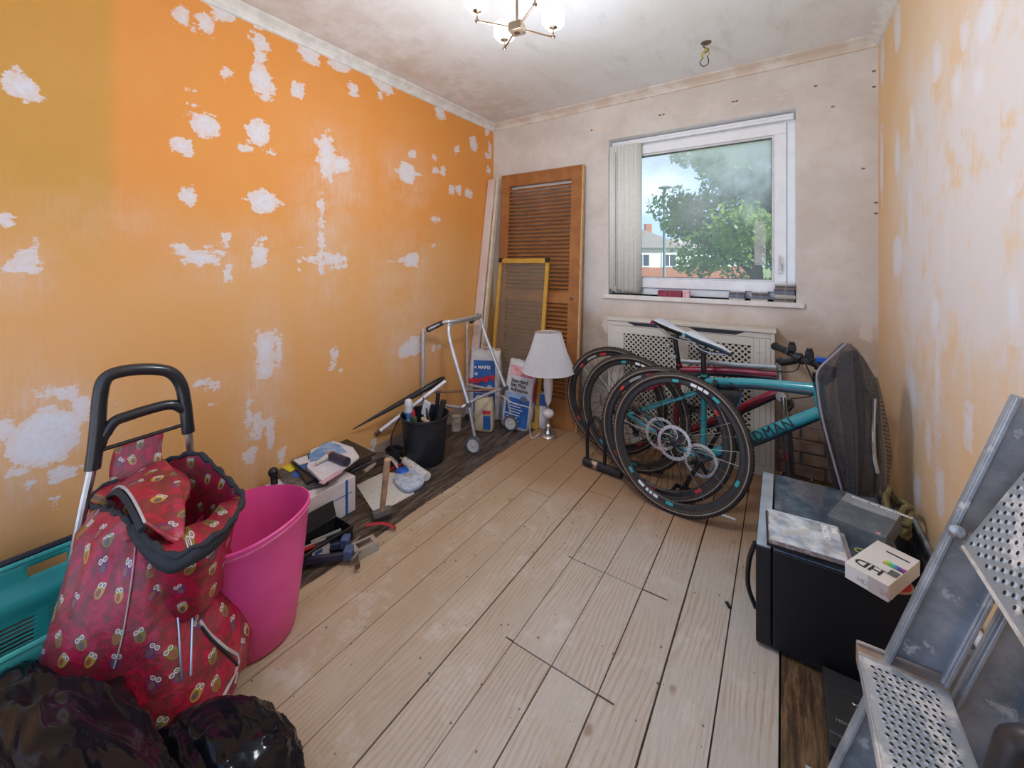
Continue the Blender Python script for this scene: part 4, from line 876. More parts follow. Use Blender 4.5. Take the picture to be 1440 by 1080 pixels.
for s_ in (-.055, .055):
    m0 = fc.lerp(fe, .28) + V((0, s_, 0)); b_ = MB(); b_.tube([fc + V((0, s_, 0)), m0], .0145, 12); leg = obj('fork_stanchion', b_, CHR, rb)
    b_ = MB(); b_.tube([m0 + V((0, 0, .03)), m0, m0.lerp(V((fe.x, fe.y + s_, fe.z)), .4), V((fe.x, fe.y + s_, fe.z))], [.024, .025, .021, .015], 12); obj('fork_leg', b_, M('fork_graphite', (.10, .09, .10), .25, .5), rb)
    b_ = MB(); q = m0.lerp(V((fe.x, fe.y + s_, fe.z)), .35) + V((-.006, -.0185, 0)); b_.box(q, (.008, .004, .05)); obj('red_mark', b_, RED, leg)
b_ = MB(); q = fc + V((0, 0, -.08)); b_.tube(sm([q + V((0, -.055, 0)), q + V((.03, -.04, .035)), q + V((.03, .04, .035)), q + V((0, .055, 0))]), .013, 8); obj('fork_brace', b_, BLK, rb)
s0_ = J2['head'] + V((0, 0, .03)); b_ = MB(); b_.tube([J2['head'] + V((0, 0, -.0)), s0_ + V((0, 0, .03))], .017, 12); obj('steerer_spacer', b_, SILV, rb)
gL, gR = P(1090, 487, Y=2.685), P(1172, 522, Y=2.20); mid = gL.lerp(gR, .5) + V((0, 0, -.012)); b_ = MB(); b_.tube([s0_ + V((0, 0, .012)), mid], [.018, .017], 12); b_.tube([mid + V((-.012, .0, .0)) - (gR - gL).normalized() * .02, mid + (gR - gL).normalized() * .02], .021, 12); b_.lathe([(.018, 0), (.018, .02), (.012, .024)], s0_ + V((0, 0, .012)), 14); obj('stem', b_, BLK, rb)
b_ = MB(); b_.tube(sm([gL, gL.lerp(mid, .5) + V((0, 0, .004)), mid, gR.lerp(mid, .5), gR]), .0125, 10); obj('handlebar', b_, BLKM, rb)
dg = (gR - gL).normalized()
for e_, s_ in ((gL, 1), (gR, -1)):
    b_ = MB(); b_.tube([e_ - dg * s_ * .006, e_, e_ + dg * s_ * .02, e_ + dg * s_ * .13], [.020, .022, .018, .0165], 14); obj('grip', b_, RUB, rb)
    q = e_ + dg * s_ * .16; b_ = MB(); b_.tube([q - dg * .015, q + dg * .015], .02, 12); b_.box(q + V((.03, -.02, -.01)), (.05, .04, .03)); b_.tube(sm([q + V((.03, 0, -.012)), q + V((.055, 0, -.02)) - dg * s_ * .05, q + V((.05, 0, -.025)) - dg * s_ * .11]), .0055, 6); obj('brake_lever', b_, BLK, rb, bev=.003)
    q2 = e_ + dg * s_ * .185; b_ = MB(); b_.box(q2 + V((0, 0, .03)), (.035, .04, .03)); b_.lathe([(.013, .0), (.013, .02)], q2 + V((0, 0, .04)), 10); obj('gear_shifter', b_, BLK, rb, bev=.004)
b_ = MB(); q = P(1157, 506, Y=2.27); b_.box(q, (.05, .03, .022)); obj('blue_clip', b_, M('blue_plastic', (.01, .10, .45), .35), rb, bev=.004)
b_ = MB(); b_.tube(sm([mid + V((.05, -.04, 0)), mid + V((.09, -.05, -.06)), mid + V((.06, 0, -.16)), fc + V((.03, .0, -.02))]), .003, 6); b_.tube(sm([P(1040, 588, Y=2.47), P(1060, 566, Y=2.45), P(1085, 557, Y=2.45), fc + V((0, -.05, 0))]), .003, 6); b_.tube(sm([mid, mid + V((-.03, -.06, -.05)), J2['seat'].lerp(J2['head'], .8) + V((0, -.025, .01))]), .003, 6); obj('cable', b_, BLK, rb)
b_ = MB(); s1 = P(948, 530, Y=2.5); q = P(984, 528, Y=2.49); b_.rings([[s1.lerp(q, u) + V((0, y * .028, z)) for y, z in ((-1, .022), (1, .022), (1, -.03 * (1 - u)), (-1, -.03 * (1 - u)))] for u in (0, .3, .7, 1)]); obj('frame_bag', b_, M('bag_black', (.02, .02, .024), .6), rb, bev=.006)
b_ = MB(); b_.box(P(947, 502, Y=2.47), (.03, .04, .022)); b_.box(P(940, 487, Y=2.49), (.02, .03, .03)); obj('light_bracket', b_, M('white_bracket', (.5, .5, .5), .4, var=(.04, .04, .04), scale=60), rb, bev=.004)

# D-lock
q = P(826, 649, Z=.028); t = thing('bicycle_lock', 'black D-lock with a silver band standing on its crossbar left of the wheels', 'lock', (q.x, q.y, 0))
e_ = V((q.x + .20, q.y - .03, .028)); b_ = MB(); b_.tube([V((q.x - .02, q.y, .028)), V((q.x + .22, q.y - .03, .028))], .024, 16); obj('crossbar', b_, BLKM, t)
dx = (e_ - V((q.x, q.y, .028))).normalized(); b_ = MB(); b_.tube([q + dx * .035, q + dx * .075], .0252, 16); obj('silver_band', b_, ALU, t)
b_ = MB(); sp_ = V((q.x, q.y, .04)); s2 = sp_ + dx * .115; b_.tube(sm([sp_, sp_ + V((0, 0, .16)), sp_ + V((0, 0, .22)) + dx * .012, sp_.lerp(s2, .5) + V((0, 0, .265)), s2 + V((0, 0, .22)) - dx * .012, s2 + V((0, 0, .16)), s2]), .0105, 10); obj('shackle', b_, BLK, t)
# scrap of paper below the wheel
q = P(1022, 727, Z=0); b_ = MB(); b_.poly([(q.x - .035, q.y - .008, .002), (q.x + .04, q.y - .012, .002), (q.x + .035, q.y + .006, .002), (q.x - .01, q.y + .012, .002)], (0, 0, .001)); tag(obj('paper_scrap', b_, WHT, off=(q.x, q.y, .001), flat=True), 'torn scrap of white paper on the boards below the loose wheels', 'paper')
q = P(1024, 853, Z=0); t = None; b_ = MB(); b_.tube([q + V((-.006, .008, .006)), q + V((.006, -.008, .006))], .006, 8); b_.box(q + V((0, 0, .009)), (.006, .01, .006)); tag(obj('small_clip', b_, BLK, off=(q.x, q.y, 0)), 'tiny black plastic clip lying on the pale boards', 'clip')

# ------------------------------------------------------------------ landing nets in the right corner
def netmat(name, col, alpha, sc, hole):
    m, n, b = newmat(name); b.inputs['Roughness'].default_value = .7
    f = noi(n, pos(n), 6, 4); n.links.new(mix(n, f, col, tuple(c * .6 for c in col)), b.inputs['Base Color'])
    uv = nd(n, 'UVMap').outputs[0]; sp = nd(n, 'SeparateXYZ', i_0=uv)
    g = math_(n, 'MAXIMUM', *[math_(n, 'ABSOLUTE', math_(n, 'SUBTRACT', math_(n, 'FRACT', math_(n, 'MULTIPLY', q, sc)), .5)) for q in (sp.outputs[0], sp.outputs[1])])
    al = step(n, g, hole - .02, hole + .02); al = math_(n, 'MAXIMUM', al, alpha); n.links.new(al, b.inputs['Alpha']); return m
def sheet(name, rows, mat, parent, Yc, dep, folds, N=64, seed=1):     # rows: (y, xl, xr)
    rnd = random.Random(seed); ph = [rnd.uniform(0, 6.3) for _ in range(5)]
    mb = MB(); rl = []
    for j, (y, xl, xr) in enumerate(rows):
        A_, B_ = P(xl, y, Y=Yc), P(xr, y, Y=Yc); c = (A_ + B_) / 2; c.z = max(c.z, .012); hw = (B_.x - A_.x) / 2; ring = []
        for k in range(N):
            t = 2 * math.pi * k / N; f = 1 + folds * (math.sin(5 * t + ph[0] + j * .12) * .5 + math.sin(9 * t + ph[1] - j * .1) * .3 + math.sin(14 * t + ph[2]) * .2)
            ring.append(V((c.x + hw * math.cos(t) * (1 + .25 * folds * math.sin(7 * t)), Yc + dep * (min(1, j / 2 + .3)) * math.sin(t) * f, c.z)))
        rl.append(ring)
    mb.rings(rl, caps=False); o = obj(name, mb, mat, parent, fixn=False, ang=80)
    uvl = o.data.uv_layers.new(name='UVMap'); me = o.data
    for lp_ in me.loops:
        vi = lp_.vertex_index; j, k = divmod(vi, N); uvl.data[lp_.index].uv = (k * .012 * (1 if k < N else 1), me.vertices[vi].co.z)
    return o
NY = 2.10; NX = P(1200, 700, Y=NY).x
t = thing('landing_net', 'dark grey fishing net bag draped over the handlebar in the right corner', 'fishing net', (NX, NY, 0))
rows = [(483, 1184, 1196), (492, 1176, 1206), (505, 1166, 1216), (525, 1152, 1228), (548, 1149, 1234), (575, 1151, 1236), (610, 1158, 1235), (650, 1170, 1232), (690, 1182, 1230), (730, 1190, 1226), (775, 1194, 1222)]
sheet('net_bag', rows, netmat('dark_net', (.10, .095, .10), .34, 160, .43), t, NY, .05, .35, seed=3)
sheet('net_fold', [(495, 1186, 1206), (520, 1178, 1210), (560, 1180, 1214), (600, 1186, 1216), (650, 1190, 1214), (700, 1194, 1210)], netmat('dark_net_inner', (.08, .075, .08), .5, 160, .40), t, NY - .06, .02, .5, seed=8)
b_ = MB(); b_.tube(sm([P(x, y, Y=NY - .05) for x, y in ((1190, 483), (1168, 503), (1150, 522), (1150, 548), (1157, 590), (1170, 640), (1184, 690), (1192, 720))]), .004, 6); obj('net_hem', b_, M('net_hem_grey', (.30, .29, .33), .6), t)
b_ = MB(); b_.tube(sm([P(x, y, Y=NY - .045) for x, y in ((1198, 537), (1214, 546), (1229, 556))]), .004, 6); obj('net_seam', b_, M('net_hem_dark', (.04, .04, .045), .6), t)
b_ = MB(); b_.tube(sm([P(x, y, Y=NY - .04) for x, y in ((1229, 560), (1228, 600), (1229, 640), (1234, 665))]), .0075, 8); obj('net_frame', b_, CHR, t)
t = thing('keep_net', 'beige and olive keep net hanging against the orange wall in the right corner', 'fishing net', (P(1245, 640, Y=NY + .08).x, NY + .08, 0))
BG = netmat('beige_net', (.42, .37, .30), .30, 150, .36); OLV = netmat('olive_net', (.17, .17, .14), .12, 62, .40)
sheet('upper_net', [(488, 1196, 1204), (505, 1200, 1216), (530, 1202, 1228), (555, 1204, 1236), (590, 1226, 1240), (640, 1230, 1246), (690, 1228, 1246)], BG, t, NY + .04, .04, .3, seed=5)
sheet('lower_net', [(530, 1230, 1234), (560, 1230, 1242), (600, 1231, 1250), (640, 1232, 1254), (670, 1231, 1250), (695, 1232, 1246)], OLV, t, NY + .09, .035, .25, seed=6)
ROP = M('olive_rope', (.20, .16, .07), .9, bmp=.6, bscale=200)
t = thing('rope_bundle', 'bundle of olive rope lying on the basket rim below the nets', 'rope', (.36, 1.98, .26))
b_ = MB(); rq = random.Random(4); kc = V((.352, 2.02, .31))
for i in range(5):
    a0 = rq.uniform(0, 6); pts = [kc + V((.035 * math.cos(a0 + k * .9) * rq.uniform(.5, 1), .10 * math.sin(a0 + k * .9) * rq.uniform(.6, 1.2), rq.uniform(-.03, .05) - .02 * (i % 3))) for k in range(7)]; b_.tube(sm(pts, 4), .0085, 6)
stuff(obj('rope_coil', b_, ROP, t))

# grey basket along the right wall
t = thing('laundry_basket', 'low grey slotted plastic basket squeezed between black cabinet and orange wall', 'basket', (.36, 1.85, 0))
GB = M('basket_grey', (.23, .24, .25), .5); bx0, bx1, by0, by1, bz = .312, .412, 1.46, 2.22, .255
b_ = MB(); b_.span(bx0 + .01, bx1 - .01, by0 + .02, by1 - .02, .0, .008); obj('bottom', b_, GB, t)
for x in (bx0, bx1 - .005):
    b_ = MB(); b_.span(x, x + .005, by0, by1, .0, .06); b_.span(x, x + .005, by0, by1, .12, .145); b_.span(x, x + .005, by0, by1, .205, bz)
    y = by0
    while y < by1: b_.span(x, x + .005, y, y + .016, .05, .22); y += .042
    obj('slotted_side', b_, GB, t, flat=True)
for y in (by0, by1 - .006): b_ = MB(); b_.span(bx0, bx1, y, y + .006, 0, bz); obj('end_wall', b_, GB, t)
b_ = MB(); rr = [V((bx0, by0, bz)), V((bx1 - .002, by0, bz)), V((bx1 - .002, by1, bz)), V((bx0, by1, bz))]; b_.tube(rr, .008, 8, closed=True); obj('rim', b_, M('basket_rim', (.33, .36, .38), .45), t)
b_ = MB()
for i in range(3): b_.tube(sm([V((.33 + .01 * i, 1.50, .20)), V((.35 + .012 * i, 1.62, .262 + .006 * i)), V((.375, 1.78, .27)), V((.36, 1.93, .2)), V((.34, 1.98, .1))], 5), .0045, 7)
tag(obj('black_cable', b_, M('cable_blue_black', (.03, .04, .055), .35), off=(.35, 1.7, .1)), 'looped black cable lying in the grey basket beside the wall', 'cable')

# black cabinet
bX0, bX1, bY0, bY1, bZ = -.07, .295, 1.50, 2.035, .325
t = thing('black_cabinet', 'squat black metal cabinet with dust and sheen painted on its top standing on the boards at right', 'cabinet', ((bX0 + bX1) / 2, (bY0 + bY1) / 2, 0))
m, n, b = newmat('dusty_painted_sheen'); p = pos(n); f = step(n, noi(n, p, 12, 8, .75), .42, .75); f2 = step(n, noi(n, p, 160, 3, .6), .66, .74)
n.links.new(mix(n, math_(n, 'MAXIMUM', math_(n, 'MULTIPLY', f, .35), math_(n, 'MULTIPLY', f2, .5)), (.055, .08, .11), (.42, .47, .52)), b.inputs['Base Color']); b.inputs['Roughness'].default_value = .2  # window sheen painted into the top as blue-grey colour, along with dust
b.inputs['Coat Weight'].default_value = .6; DUST_SHEEN = m
m, n, b = newmat('speckled_black_side'); p = pos(n); f2 = step(n, noi(n, p, 210, 2, .5), .70, .76); f3 = step(n, noi(n, p, 3, 3), .5, .62)
n.links.new(mix(n, math_(n, 'MULTIPLY', math_(n, 'MULTIPLY', f2, f3), .6), (.006, .006, .008), (.25, .22, .2)), b.inputs['Base Color']); b.inputs['Roughness'].default_value = .45; SPB = m
b_ = MB(); b_.span(bX0 + .045, bX1, bY0, bY1, .012, bZ - .006); obj('body', b_, SPB, t, bev=.003)
b_ = MB(); b_.span(bX0, bX0 + .042, bY0, bY1, .012, bZ - .004); dr = obj('door', b_, SPB, t, bev=.004)
b_ = MB(); b_.span(bX0 + .002, bX0 + .040, bY0 + .002, bY1 - .002, bZ - .004, bZ - .002); lab(obj('door_edge_cap', b_, M('pale_painted_sheen', (.34, .40, .45), .3, .3, var=(.55, .62, .68), scale=6), dr), 'paler door edge with painted sheen')  # reflection on the door edge painted in as a paler colour
b_ = MB(); b_.span(bX0 + .046, bX1 - .002, bY0 + .002, bY1 - .002, bZ - .006, bZ); obj('top_panel', b_, DUST_SHEEN, t, bev=.002)
b_ = MB(); b_.tube(sm([V((bX0 - .004, 1.56, .29)), V((bX0 - .022, 1.57, .22)), V((bX0 - .026, 1.575, .13)), V((bX0 - .004, 1.58, .06))], 5), .0075, 8); obj('door_handle', b_, BLK, dr)
for x in (bX0 + .05, bX1 - .03):
    for y in (bY0 + .03, bY1 - .03): b_ = MB(); b_.lathe([(.016, 0), (.014, .014)], (x, y, 0), 12); obj('foot', b_, BLKM, t)

def flatbox(name, A_, B_, Dp, z0, h, mat, label, cat, swap=False, group=None, bev=.001):   # corners A (back-left), B (back-right), Dp (front-left) on the top plane
    A_, B_, Dp = V(A_), V(B_), V(Dp); x = (B_ - A_); x.z = 0; y = (A_ - Dp); y.z = 0; xn = x.normalized(); y = y - xn * y.dot(xn); c = A_ + x / 2 - y / 2; c.z = z0
    b_ = MB(); q = [c - x / 2 - y / 2, c + x / 2 - y / 2, c + x / 2 + y / 2, c - x / 2 + y / 2]; b_.hexa([V((p_.x, p_.y, z0)) for p_ in q] + [V((p_.x, p_.y, z0 + h)) for p_ in q])
    o = obj(name, b_, mat, off=(c.x, c.y, z0), bev=bev); tag(o, label, cat, group); return o, [V((p_.x, p_.y, z0 + h)) for p_ in q], xn, y.normalized(), x.length, y.length
# disc set in a box
zt = bZ + .055
o, q, xn, yn, lx, ly = flatbox('disc_set_box', P(1191, 693, Z=zt), P(1268, 721, Z=zt), P(1172, 727, Z=zt), bZ, .055, M('slate_card', (.10, .125, .145), .35, scale=25, var=(.15, .17, .18)), 'long slate grey boxed disc set on the black cabinet, nearest the wall', 'box')
b_ = MB(); zz = V((0, 0, .0006)); b_.add([q[3] + zz, q[3] - yn * ly * .34 + zz, q[2] - yn * ly * .34 + zz, q[2] + zz], [(0, 1, 2, 3)]); obj('pale_band', b_, M('foil_grey', (.30, .33, .35), .3), o, flat=True)
text('BAND OF BROTHERS', .0165, WINK, q[3] + xn * .018 - yn * .021 + V((0, 0, .001)), xn, yn, o, bold=.0006)
text('COMPLETE SERIES SET', .010, M('foil_light', (.5, .52, .54), .4), q[3] + xn * .03 - yn * .036 + V((0, 0, .001)), xn, yn, o)
b_ = MB()
for k in range(5): b_.box(q[3] + xn * (lx * .5) - yn * (.046 + .0075 * k) + V((0, 0, .0006)), (lx * (.62 - .08 * (k % 2)), .0014, .0004), rz=math.atan2(xn.y, xn.x))
obj('print_lines', b_, M('foil_light', (.5, .52, .54), .4), o)
b_ = MB(); b_.lathe([(.006, 0), (.006, .0006)], q[1] - xn * .02 + yn * .012, 14); obj('red_dot', b_, M('red_dot_print', (.6, .1, .1), .4, var=(.8, .7, .7), scale=300), o)
# white box with HD lettering, upside down to the viewer
zr = bZ + .012
b_ = MB(); rc = P(1243, 822, Z=bZ + .006); b_.lathe([(.052, 0), (.055, .006), (.050, .012), (.02, .0125)], (rc.x + .01, rc.y + .03, bZ), 26, sy=.9); rt_ = tag(obj('round_tin', b_, M('tin_red', (.42, .012, .02), .35), off=(rc.x + .01, rc.y + .03, bZ)), 'flat round red tin under the white box on the black cabinet', 'tin')
b_ = MB(); b_.lathe([(.053, .0045), (.0556, .0050), (.0556, .0072), (.053, .008)], (rc.x + .01, rc.y + .03, bZ), 26, sy=.9); obj('tin_rim', b_, M('tin_gold', (.45, .42, .25), .35, .5), rt_)
h_ = .042; zt = zr + h_ + .002; CRD = M('white_card', (.72, .70, .67), .5, scale=8, var=(.66, .63, .59))
o, q, xn, yn, lx, ly = flatbox('white_box', P(1234, 759, Z=zt), P(1294, 788, Z=zt), P(1197, 795, Z=zt), zr + .001, h_, CRD, 'white card box with HD lettering at the near corner of the black cabinet', 'box')
o_ = q[0] + xn * .070 + yn * .052 + V((0, 0, .0008)); text('HD', .042, INK, o_, -xn, -yn, o, bold=.0006); text('PLATINUM', .0085, M('grey_ink', (.3, .3, .3), .5), q[0] + xn * .072 + yn * .058 + V((0, 0, .0008)), -xn, -yn, o)
text('PROFESSIONAL', .0075, INK, q[3] + xn * .085 - yn * .035 + V((0, 0, .0008)), -xn, -yn, o, bold=.0005)
m, n, b = newmat('rainbow_print'); sx_ = nd(n, 'SeparateXYZ', i_0=nd(n, 'TexCoord').outputs['Generated']); hs = nd(n, 'CombineColor', mode='HSV', i_0=sx_.outputs[0], i_1=.85, i_2=math_(n, 'MULTIPLY', sx_.outputs[1], .8)); n.links.new(hs.outputs[0], b.inputs['Base Color'])
b_ = MB(); r0 = q[0] + xn * lx * .52 + yn * ly * .46 + V((0, 0, .0006)); b_.add([r0, r0 + xn * .045, r0 + xn * .045 + yn * .022, r0 + yn * .022], [(0, 1, 2, 3)]); obj('colour_picture', b_, m, o, flat=True)
b_ = MB(); r0 = q[1] - xn * .022 + yn * .05 + V((0, 0, .0006)); b_.add([r0, r0 + xn * .02, r0 + xn * .02 + yn * .03, r0 + yn * .03], [(0, 1, 2, 3)]); obj('grey_label', b_, M('label_grey', (.12, .12, .13), .5), o, flat=True)
fz = V((0, 0, 1)); text('HD', .016, M('grey_ink2', (.45, .45, .43), .5), q[0] + xn * .028 - fz * .030 - yn * .0008, xn, fz, o); text('240', .020, M('pink_ink', (.5, .28, .27), .5), q[0] + xn * .075 - fz * .030 - yn * .0008, xn, fz, o)
b_ = MB(); b_.add([q[0] + xn * .052 - yn * .0005, q[1] - yn * .0005, q[1] - yn * .0005 - fz * h_, q[0] + xn * .052 - yn * .0005 - fz * h_], [(0, 1, 2, 3)]); obj('grey_side_panel', b_, M('card_taupe', (.50, .46, .43), .5), o, flat=True, fixn=False)
# stack of film cases
A_, B_, F_ = (1078, 716), (1179, 743), (1076, 753)
zz_ = bZ; CLR = M('clear_case', (.42, .44, .46), .15, coat=.5, var=(.55, .50, .50), scale=30)
def stackbox(dx, dy, h, mat, label, nm='film_case', sh=0):
    global zz_
    zt = zz_ + h; o, q, xn, yn, lx, ly = flatbox(nm, P(*A_, Z=zt) + V((dx, dy, 0)), P(*B_, Z=zt) + V((dx + sh, dy, 0)), P(*F_, Z=zt) + V((dx, dy - .02, 0)), zz_, h - .0008, mat, label, 'film case', group='film cases stacked on the black cabinet', bev=.0012); zz_ += h; return o, q, xn, yn, lx, ly
stackbox(.012, .004, .015, CLR, 'clear plastic film case, lowest in the stack on the black cabinet')
o, q, xn, yn, lx, ly = stackbox(-.003, -.004, .015, BLK, 'black film case in the middle of the stack on the black cabinet')
o, q, xn, yn, lx, ly = stackbox(.002, .010, .014, M('case_spine', (.22, .19, .18), .25, var=(.5, .42, .38), scale=50, vlo=.45, vhi=.6), 'film case with a pale blue cover and white title, topmost on the black cabinet')
b_ = MB(); e = V((0, 0, .0006)); b_.add([q[0] + xn * .004 + e, q[1] - xn * .004 + e, q[2] - xn * .004 + e, q[3] + xn * .004 + e], [(0, 1, 2, 3)])
m, n, b = newmat('film_cover'); p = pos(n); f = step(n, noi(n, p, 16, 5, .6), .35, .65); c = mix(n, f, (.28, .34, .42), (.72, .76, .80)); c = mix(n, math_(n, 'MULTIPLY', step(n, noi(n, p, 30, 4), .52, .6), .5), c, (.55, .50, .38)); n.links.new(c, b.inputs['Base Color']); b.inputs['Roughness'].default_value = .12; b.inputs['Coat Weight'].default_value = 1
obj('cover_picture', b_, m, o, flat=True)
text('THE', .018, WINK, q[1] - xn * .022 + yn * (ly * .92) + V((0, 0, .001)), -yn, xn, o, bold=.0008); text('PACIFIC', .022, WINK, q[1] - xn * .048 + yn * (ly * .92) + V((0, 0, .001)), -yn, xn, o, bold=.0008)
q_ = P(1205, 757, Z=bZ + .004); b_ = MB(); b_.tube([q_ + V((-.012, 0, 0)), q_ + V((.018, -.003, 0))], .0025, 6); tag(obj('cotton_bud', b_, WHT, off=(q_.x, q_.y, bZ)), 'short thin white stick lying between the boxes on the black cabinet', 'stick')
q_ = P(1213, 776, Z=bZ + .004); b_ = MB(); b_.tube(sm([q_ + V((.018 * math.cos(a_), .012 * math.sin(a_), 0)) for a_ in [k * math.pi / 4 for k in range(8)]], 3, closed=True), .0025, 6, closed=True); tag(obj('rubber_band', b_, M('band_green', (.42, .42, .12), .5), off=(q_.x, q_.y, bZ)), 'small yellow green ring beside the white box on the black cabinet', 'ring')

# black electronics on the dark boards below the ladder
q_ = P(1172, 1010, Z=.0); t = thing('black_device', 'black electronic unit with silver trim on the dark boards behind the ladder', 'device', (q_.x, q_.y, 0))
b_ = MB(); b_.span(q_.x - .018, q_.x + .16, q_.y - .13, q_.y + .10, .002, .05); obj('casing', b_, BLKM, t, bev=.004)
b_ = MB(); b_.span(q_.x - .016, q_.x + .15, q_.y - .10, q_.y - .095, .05, .0512); b_.span(q_.x + .02, q_.x + .15, q_.y + .04, q_.y + .043, .05, .0512); obj('silver_trim', b_, ALU, t)
b_ = MB(); b_.lathe([(.007, 0), (.007, .008), (.005, .01)], (q_.x + .045, q_.y + .01, .05), 14); obj('knob', b_, CHR, t)
text('HDMI', .012, M('grey_ink', (.3, .3, .3), .5), (q_.x, q_.y - .06, .0508), (1, 0, 0), (0, 1, 0), t)

# ------------------------------------------------------------------ step ladder leaning on the right wall
m, n, b = newmat('worn_aluminium'); p = pos(n); f = noi(n, p, 9, 6, .65); f2 = step(n, noi(n, p, 10, 7, .72), .585, .62); f3 = step(n, noi(n, p, 40, 4, .7), .66, .72)
c = mix(n, step(n, f, .3, .7), (.20, .23, .26), (.44, .48, .53)); c = mix(n, math_(n, 'MULTIPLY', f2, .75), c, (.60, .59, .58)); c = mix(n, math_(n, 'MULTIPLY', f3, .5), c, (.22, .13, .09)); n.links.new(c, b.inputs['Base Color'])
b.inputs['Roughness'].default_value = .42; n.links.new(math_(n, 'SUBTRACT', .45, math_(n, 'MULTIPLY', math_(n, 'MAXIMUM', f2, f3), .4)), b.inputs['Metallic']); bump(n, b, noi(n, p, 70, 5), .25, .001); LAD = m
m, n, b = newmat('paint_spattered_tread'); p = pos(n); f2 = step(n, noi(n, p, 11, 7, .72), .50, .60); f3 = step(n, noi(n, p, 30, 4, .7), .62, .70)
c = mix(n, f2, (.46, .50, .54), (.66, .63, .60)); c = mix(n, math_(n, 'MULTIPLY', f3, .4), c, (.34, .27, .18)); n.links.new(c, b.inputs['Base Color']); n.links.new(math_(n, 'MULTIPLY', math_(n, 'SUBTRACT', 1.0, f2), .6), b.inputs['Metallic']); b.inputs['Roughness'].default_value = .4; bump(n, b, noi(n, p, 90, 5), .4, .001); TRD = m
LH = M('punched_hole', (.02, .017, .015), .9)
LY1, LY0 = 1.00, .56
lt = thing('step_ladder', 'paint spattered aluminium step ladder with perforated treads leaning on the right wall', 'ladder', (.05, .78, 0))
dirL = V((.26, 0, .854)).normalized(); sn = V((dirL.z, 0, -dirL.x))      # along stile, across (towards the wall)
base1 = P(1235, 935, Y=LY1); base1 = base1 - dirL * (base1.z / dirL.z)
def stile(b0, w, Y0, L0, L1, thick, name='stile'):
    b_ = MB(); e = V((0, thick, 0)); lip = .011
    def prism(a0, a1, y0, y1):
        pts = [b0 + dirL * L0 + sn * a0, b0 + dirL * L0 + sn * a1, b0 + dirL * L1 + sn * a1, b0 + dirL * L1 + sn * a0]
        b_.hexa([V((p_.x, y0, p_.z)) for p_ in pts] + [V((p_.x, y1, p_.z)) for p_ in pts])
    prism(.004, w - .004, Y0, Y0 + .003)                 # web
    prism(0, lip * .55, Y0 - thick, Y0 + .003); prism(w - lip * .55, w, Y0 - thick, Y0 + .003)   # flanges
    return obj(name, b_, LAD, lt, bev=.002)
def rail_tube(b0, off, Y0, L0, L1, r, name='stile_edge'):
    b_ = MB(); b_.tube([b0 + dirL * L0 + sn * off + V((0, Y0 - b0.y, 0)), b0 + dirL * L1 + sn * off + V((0, Y0 - b0.y, 0))], r, 10); return obj(name, b_, LAD, lt)
SWD = .076; Ltop = (XR - .02 - base1.x - .09) / dirL.x
for Y0 in (LY1, LY0):
    stile(base1, SWD, Y0, .015, Ltop, .022); rail_tube(base1, .004, Y0 - .012, .015, Ltop, .0065); rail_tube(base1, SWD - .004, Y0 - .012, .015, Ltop, .0055)
    b_ = MB(); b_.box(base1 + sn * SWD / 2 + dirL * .01 + V((0, Y0 - LY1 - .008, 0)), (SWD + .014, .036, .03)); obj('rubber_foot', b_, RUB, lt, bev=.004)
base2 = base1 + V((.100, 0, 0)); L2 = .80
for Y0 in (LY1 + .012, LY0 - .012):
    stile(base2, .072, Y0, .05, L2, .022); rail_tube(base2, .004, Y0 - .010, .05, L2, .0065)
def tread(x0, x1, z, y0, y1, name='tread', nx=8, tilt=None):
    # plate with raised punched holes; local frame u across, v along -Y
    u = V((1, 0, 0)) if tilt is None else tilt; n3 = u.cross(V((0, 1, 0))).normalized(); n3 = n3 if n3.z > 0 or tilt is not None else -n3
    o_ = V((x0, y1, z)); w = x1 - x0 if tilt is None else nx * .0135 + .02; l = y1 - y0
    b_ = MB(); q = [o_, o_ + u * w, o_ + u * w - V((0, l, 0)), o_ - V((0, l, 0))]; b_.hexa([p_ - n3 * .0025 for p_ in q] + q)
    for k, a_ in enumerate((0, w)):     # turned-down lips
        c = o_ + u * a_; b_.hexa([c + u * -.002 - n3 * .028, c + u * .002 - n3 * .028, c + u * .002 - n3 * .028 - V((0, l, 0)), c + u * -.002 - n3 * .028 - V((0, l, 0)), c + u * -.002, c + u * .002, c + u * .002 - V((0, l, 0)), c + u * -.002 - V((0, l, 0))])
    pl = obj(name, b_, TRD, lt, bev=.0008, fixn=True)
    rm = MB(); hl = MB(); k = 0; v = .020
    while v < l - .012:
        for i in range(nx):
            a_ = .014 + (w - .028) * (i + (.25 if k % 2 else .0) + .1) / (nx - .2)
            c = o_ + u * a_ - V((0, v, 0)); rm.lathe([(.0048, 0), (.0036, .0016), (.0028, .0016)], c, 9, ax=n3, caps=False); hl.lathe([(.0029, .0005), (.0029, .0011)], c, 8, ax=n3)
        v += .0125; k += 1
    stuff(obj('raised_hole_rims', rm, TRD, pl)); stuff(obj('punched_holes', hl, LH, pl, flat=True)); return pl
tA, tB = P(1207, 912, Y=LY1 - .005), P(1327, 955, Y=LY1 - .005); tz = (tA.z + tB.z) / 2
tread(tA.x, tB.x, tz, LY0 + .004, LY1 - .022, nx=9)
b_ = MB(); b_.span(tA.x - .003, tB.x + .003, LY1 - .024, LY1 + .002, tz - .032, tz + .003); b_.span(tA.x - .003, tB.x + .003, LY1 - .005, LY1 + .001, tz, tz + .010); obj('tread_bracket', b_, M('rusty_bracket', (.34, .30, .27), .5, .4, var=(.30, .19, .11), scale=18), lt, bev=.003)
z2 = tz - .26; dxx = .26 / .854 * -.26
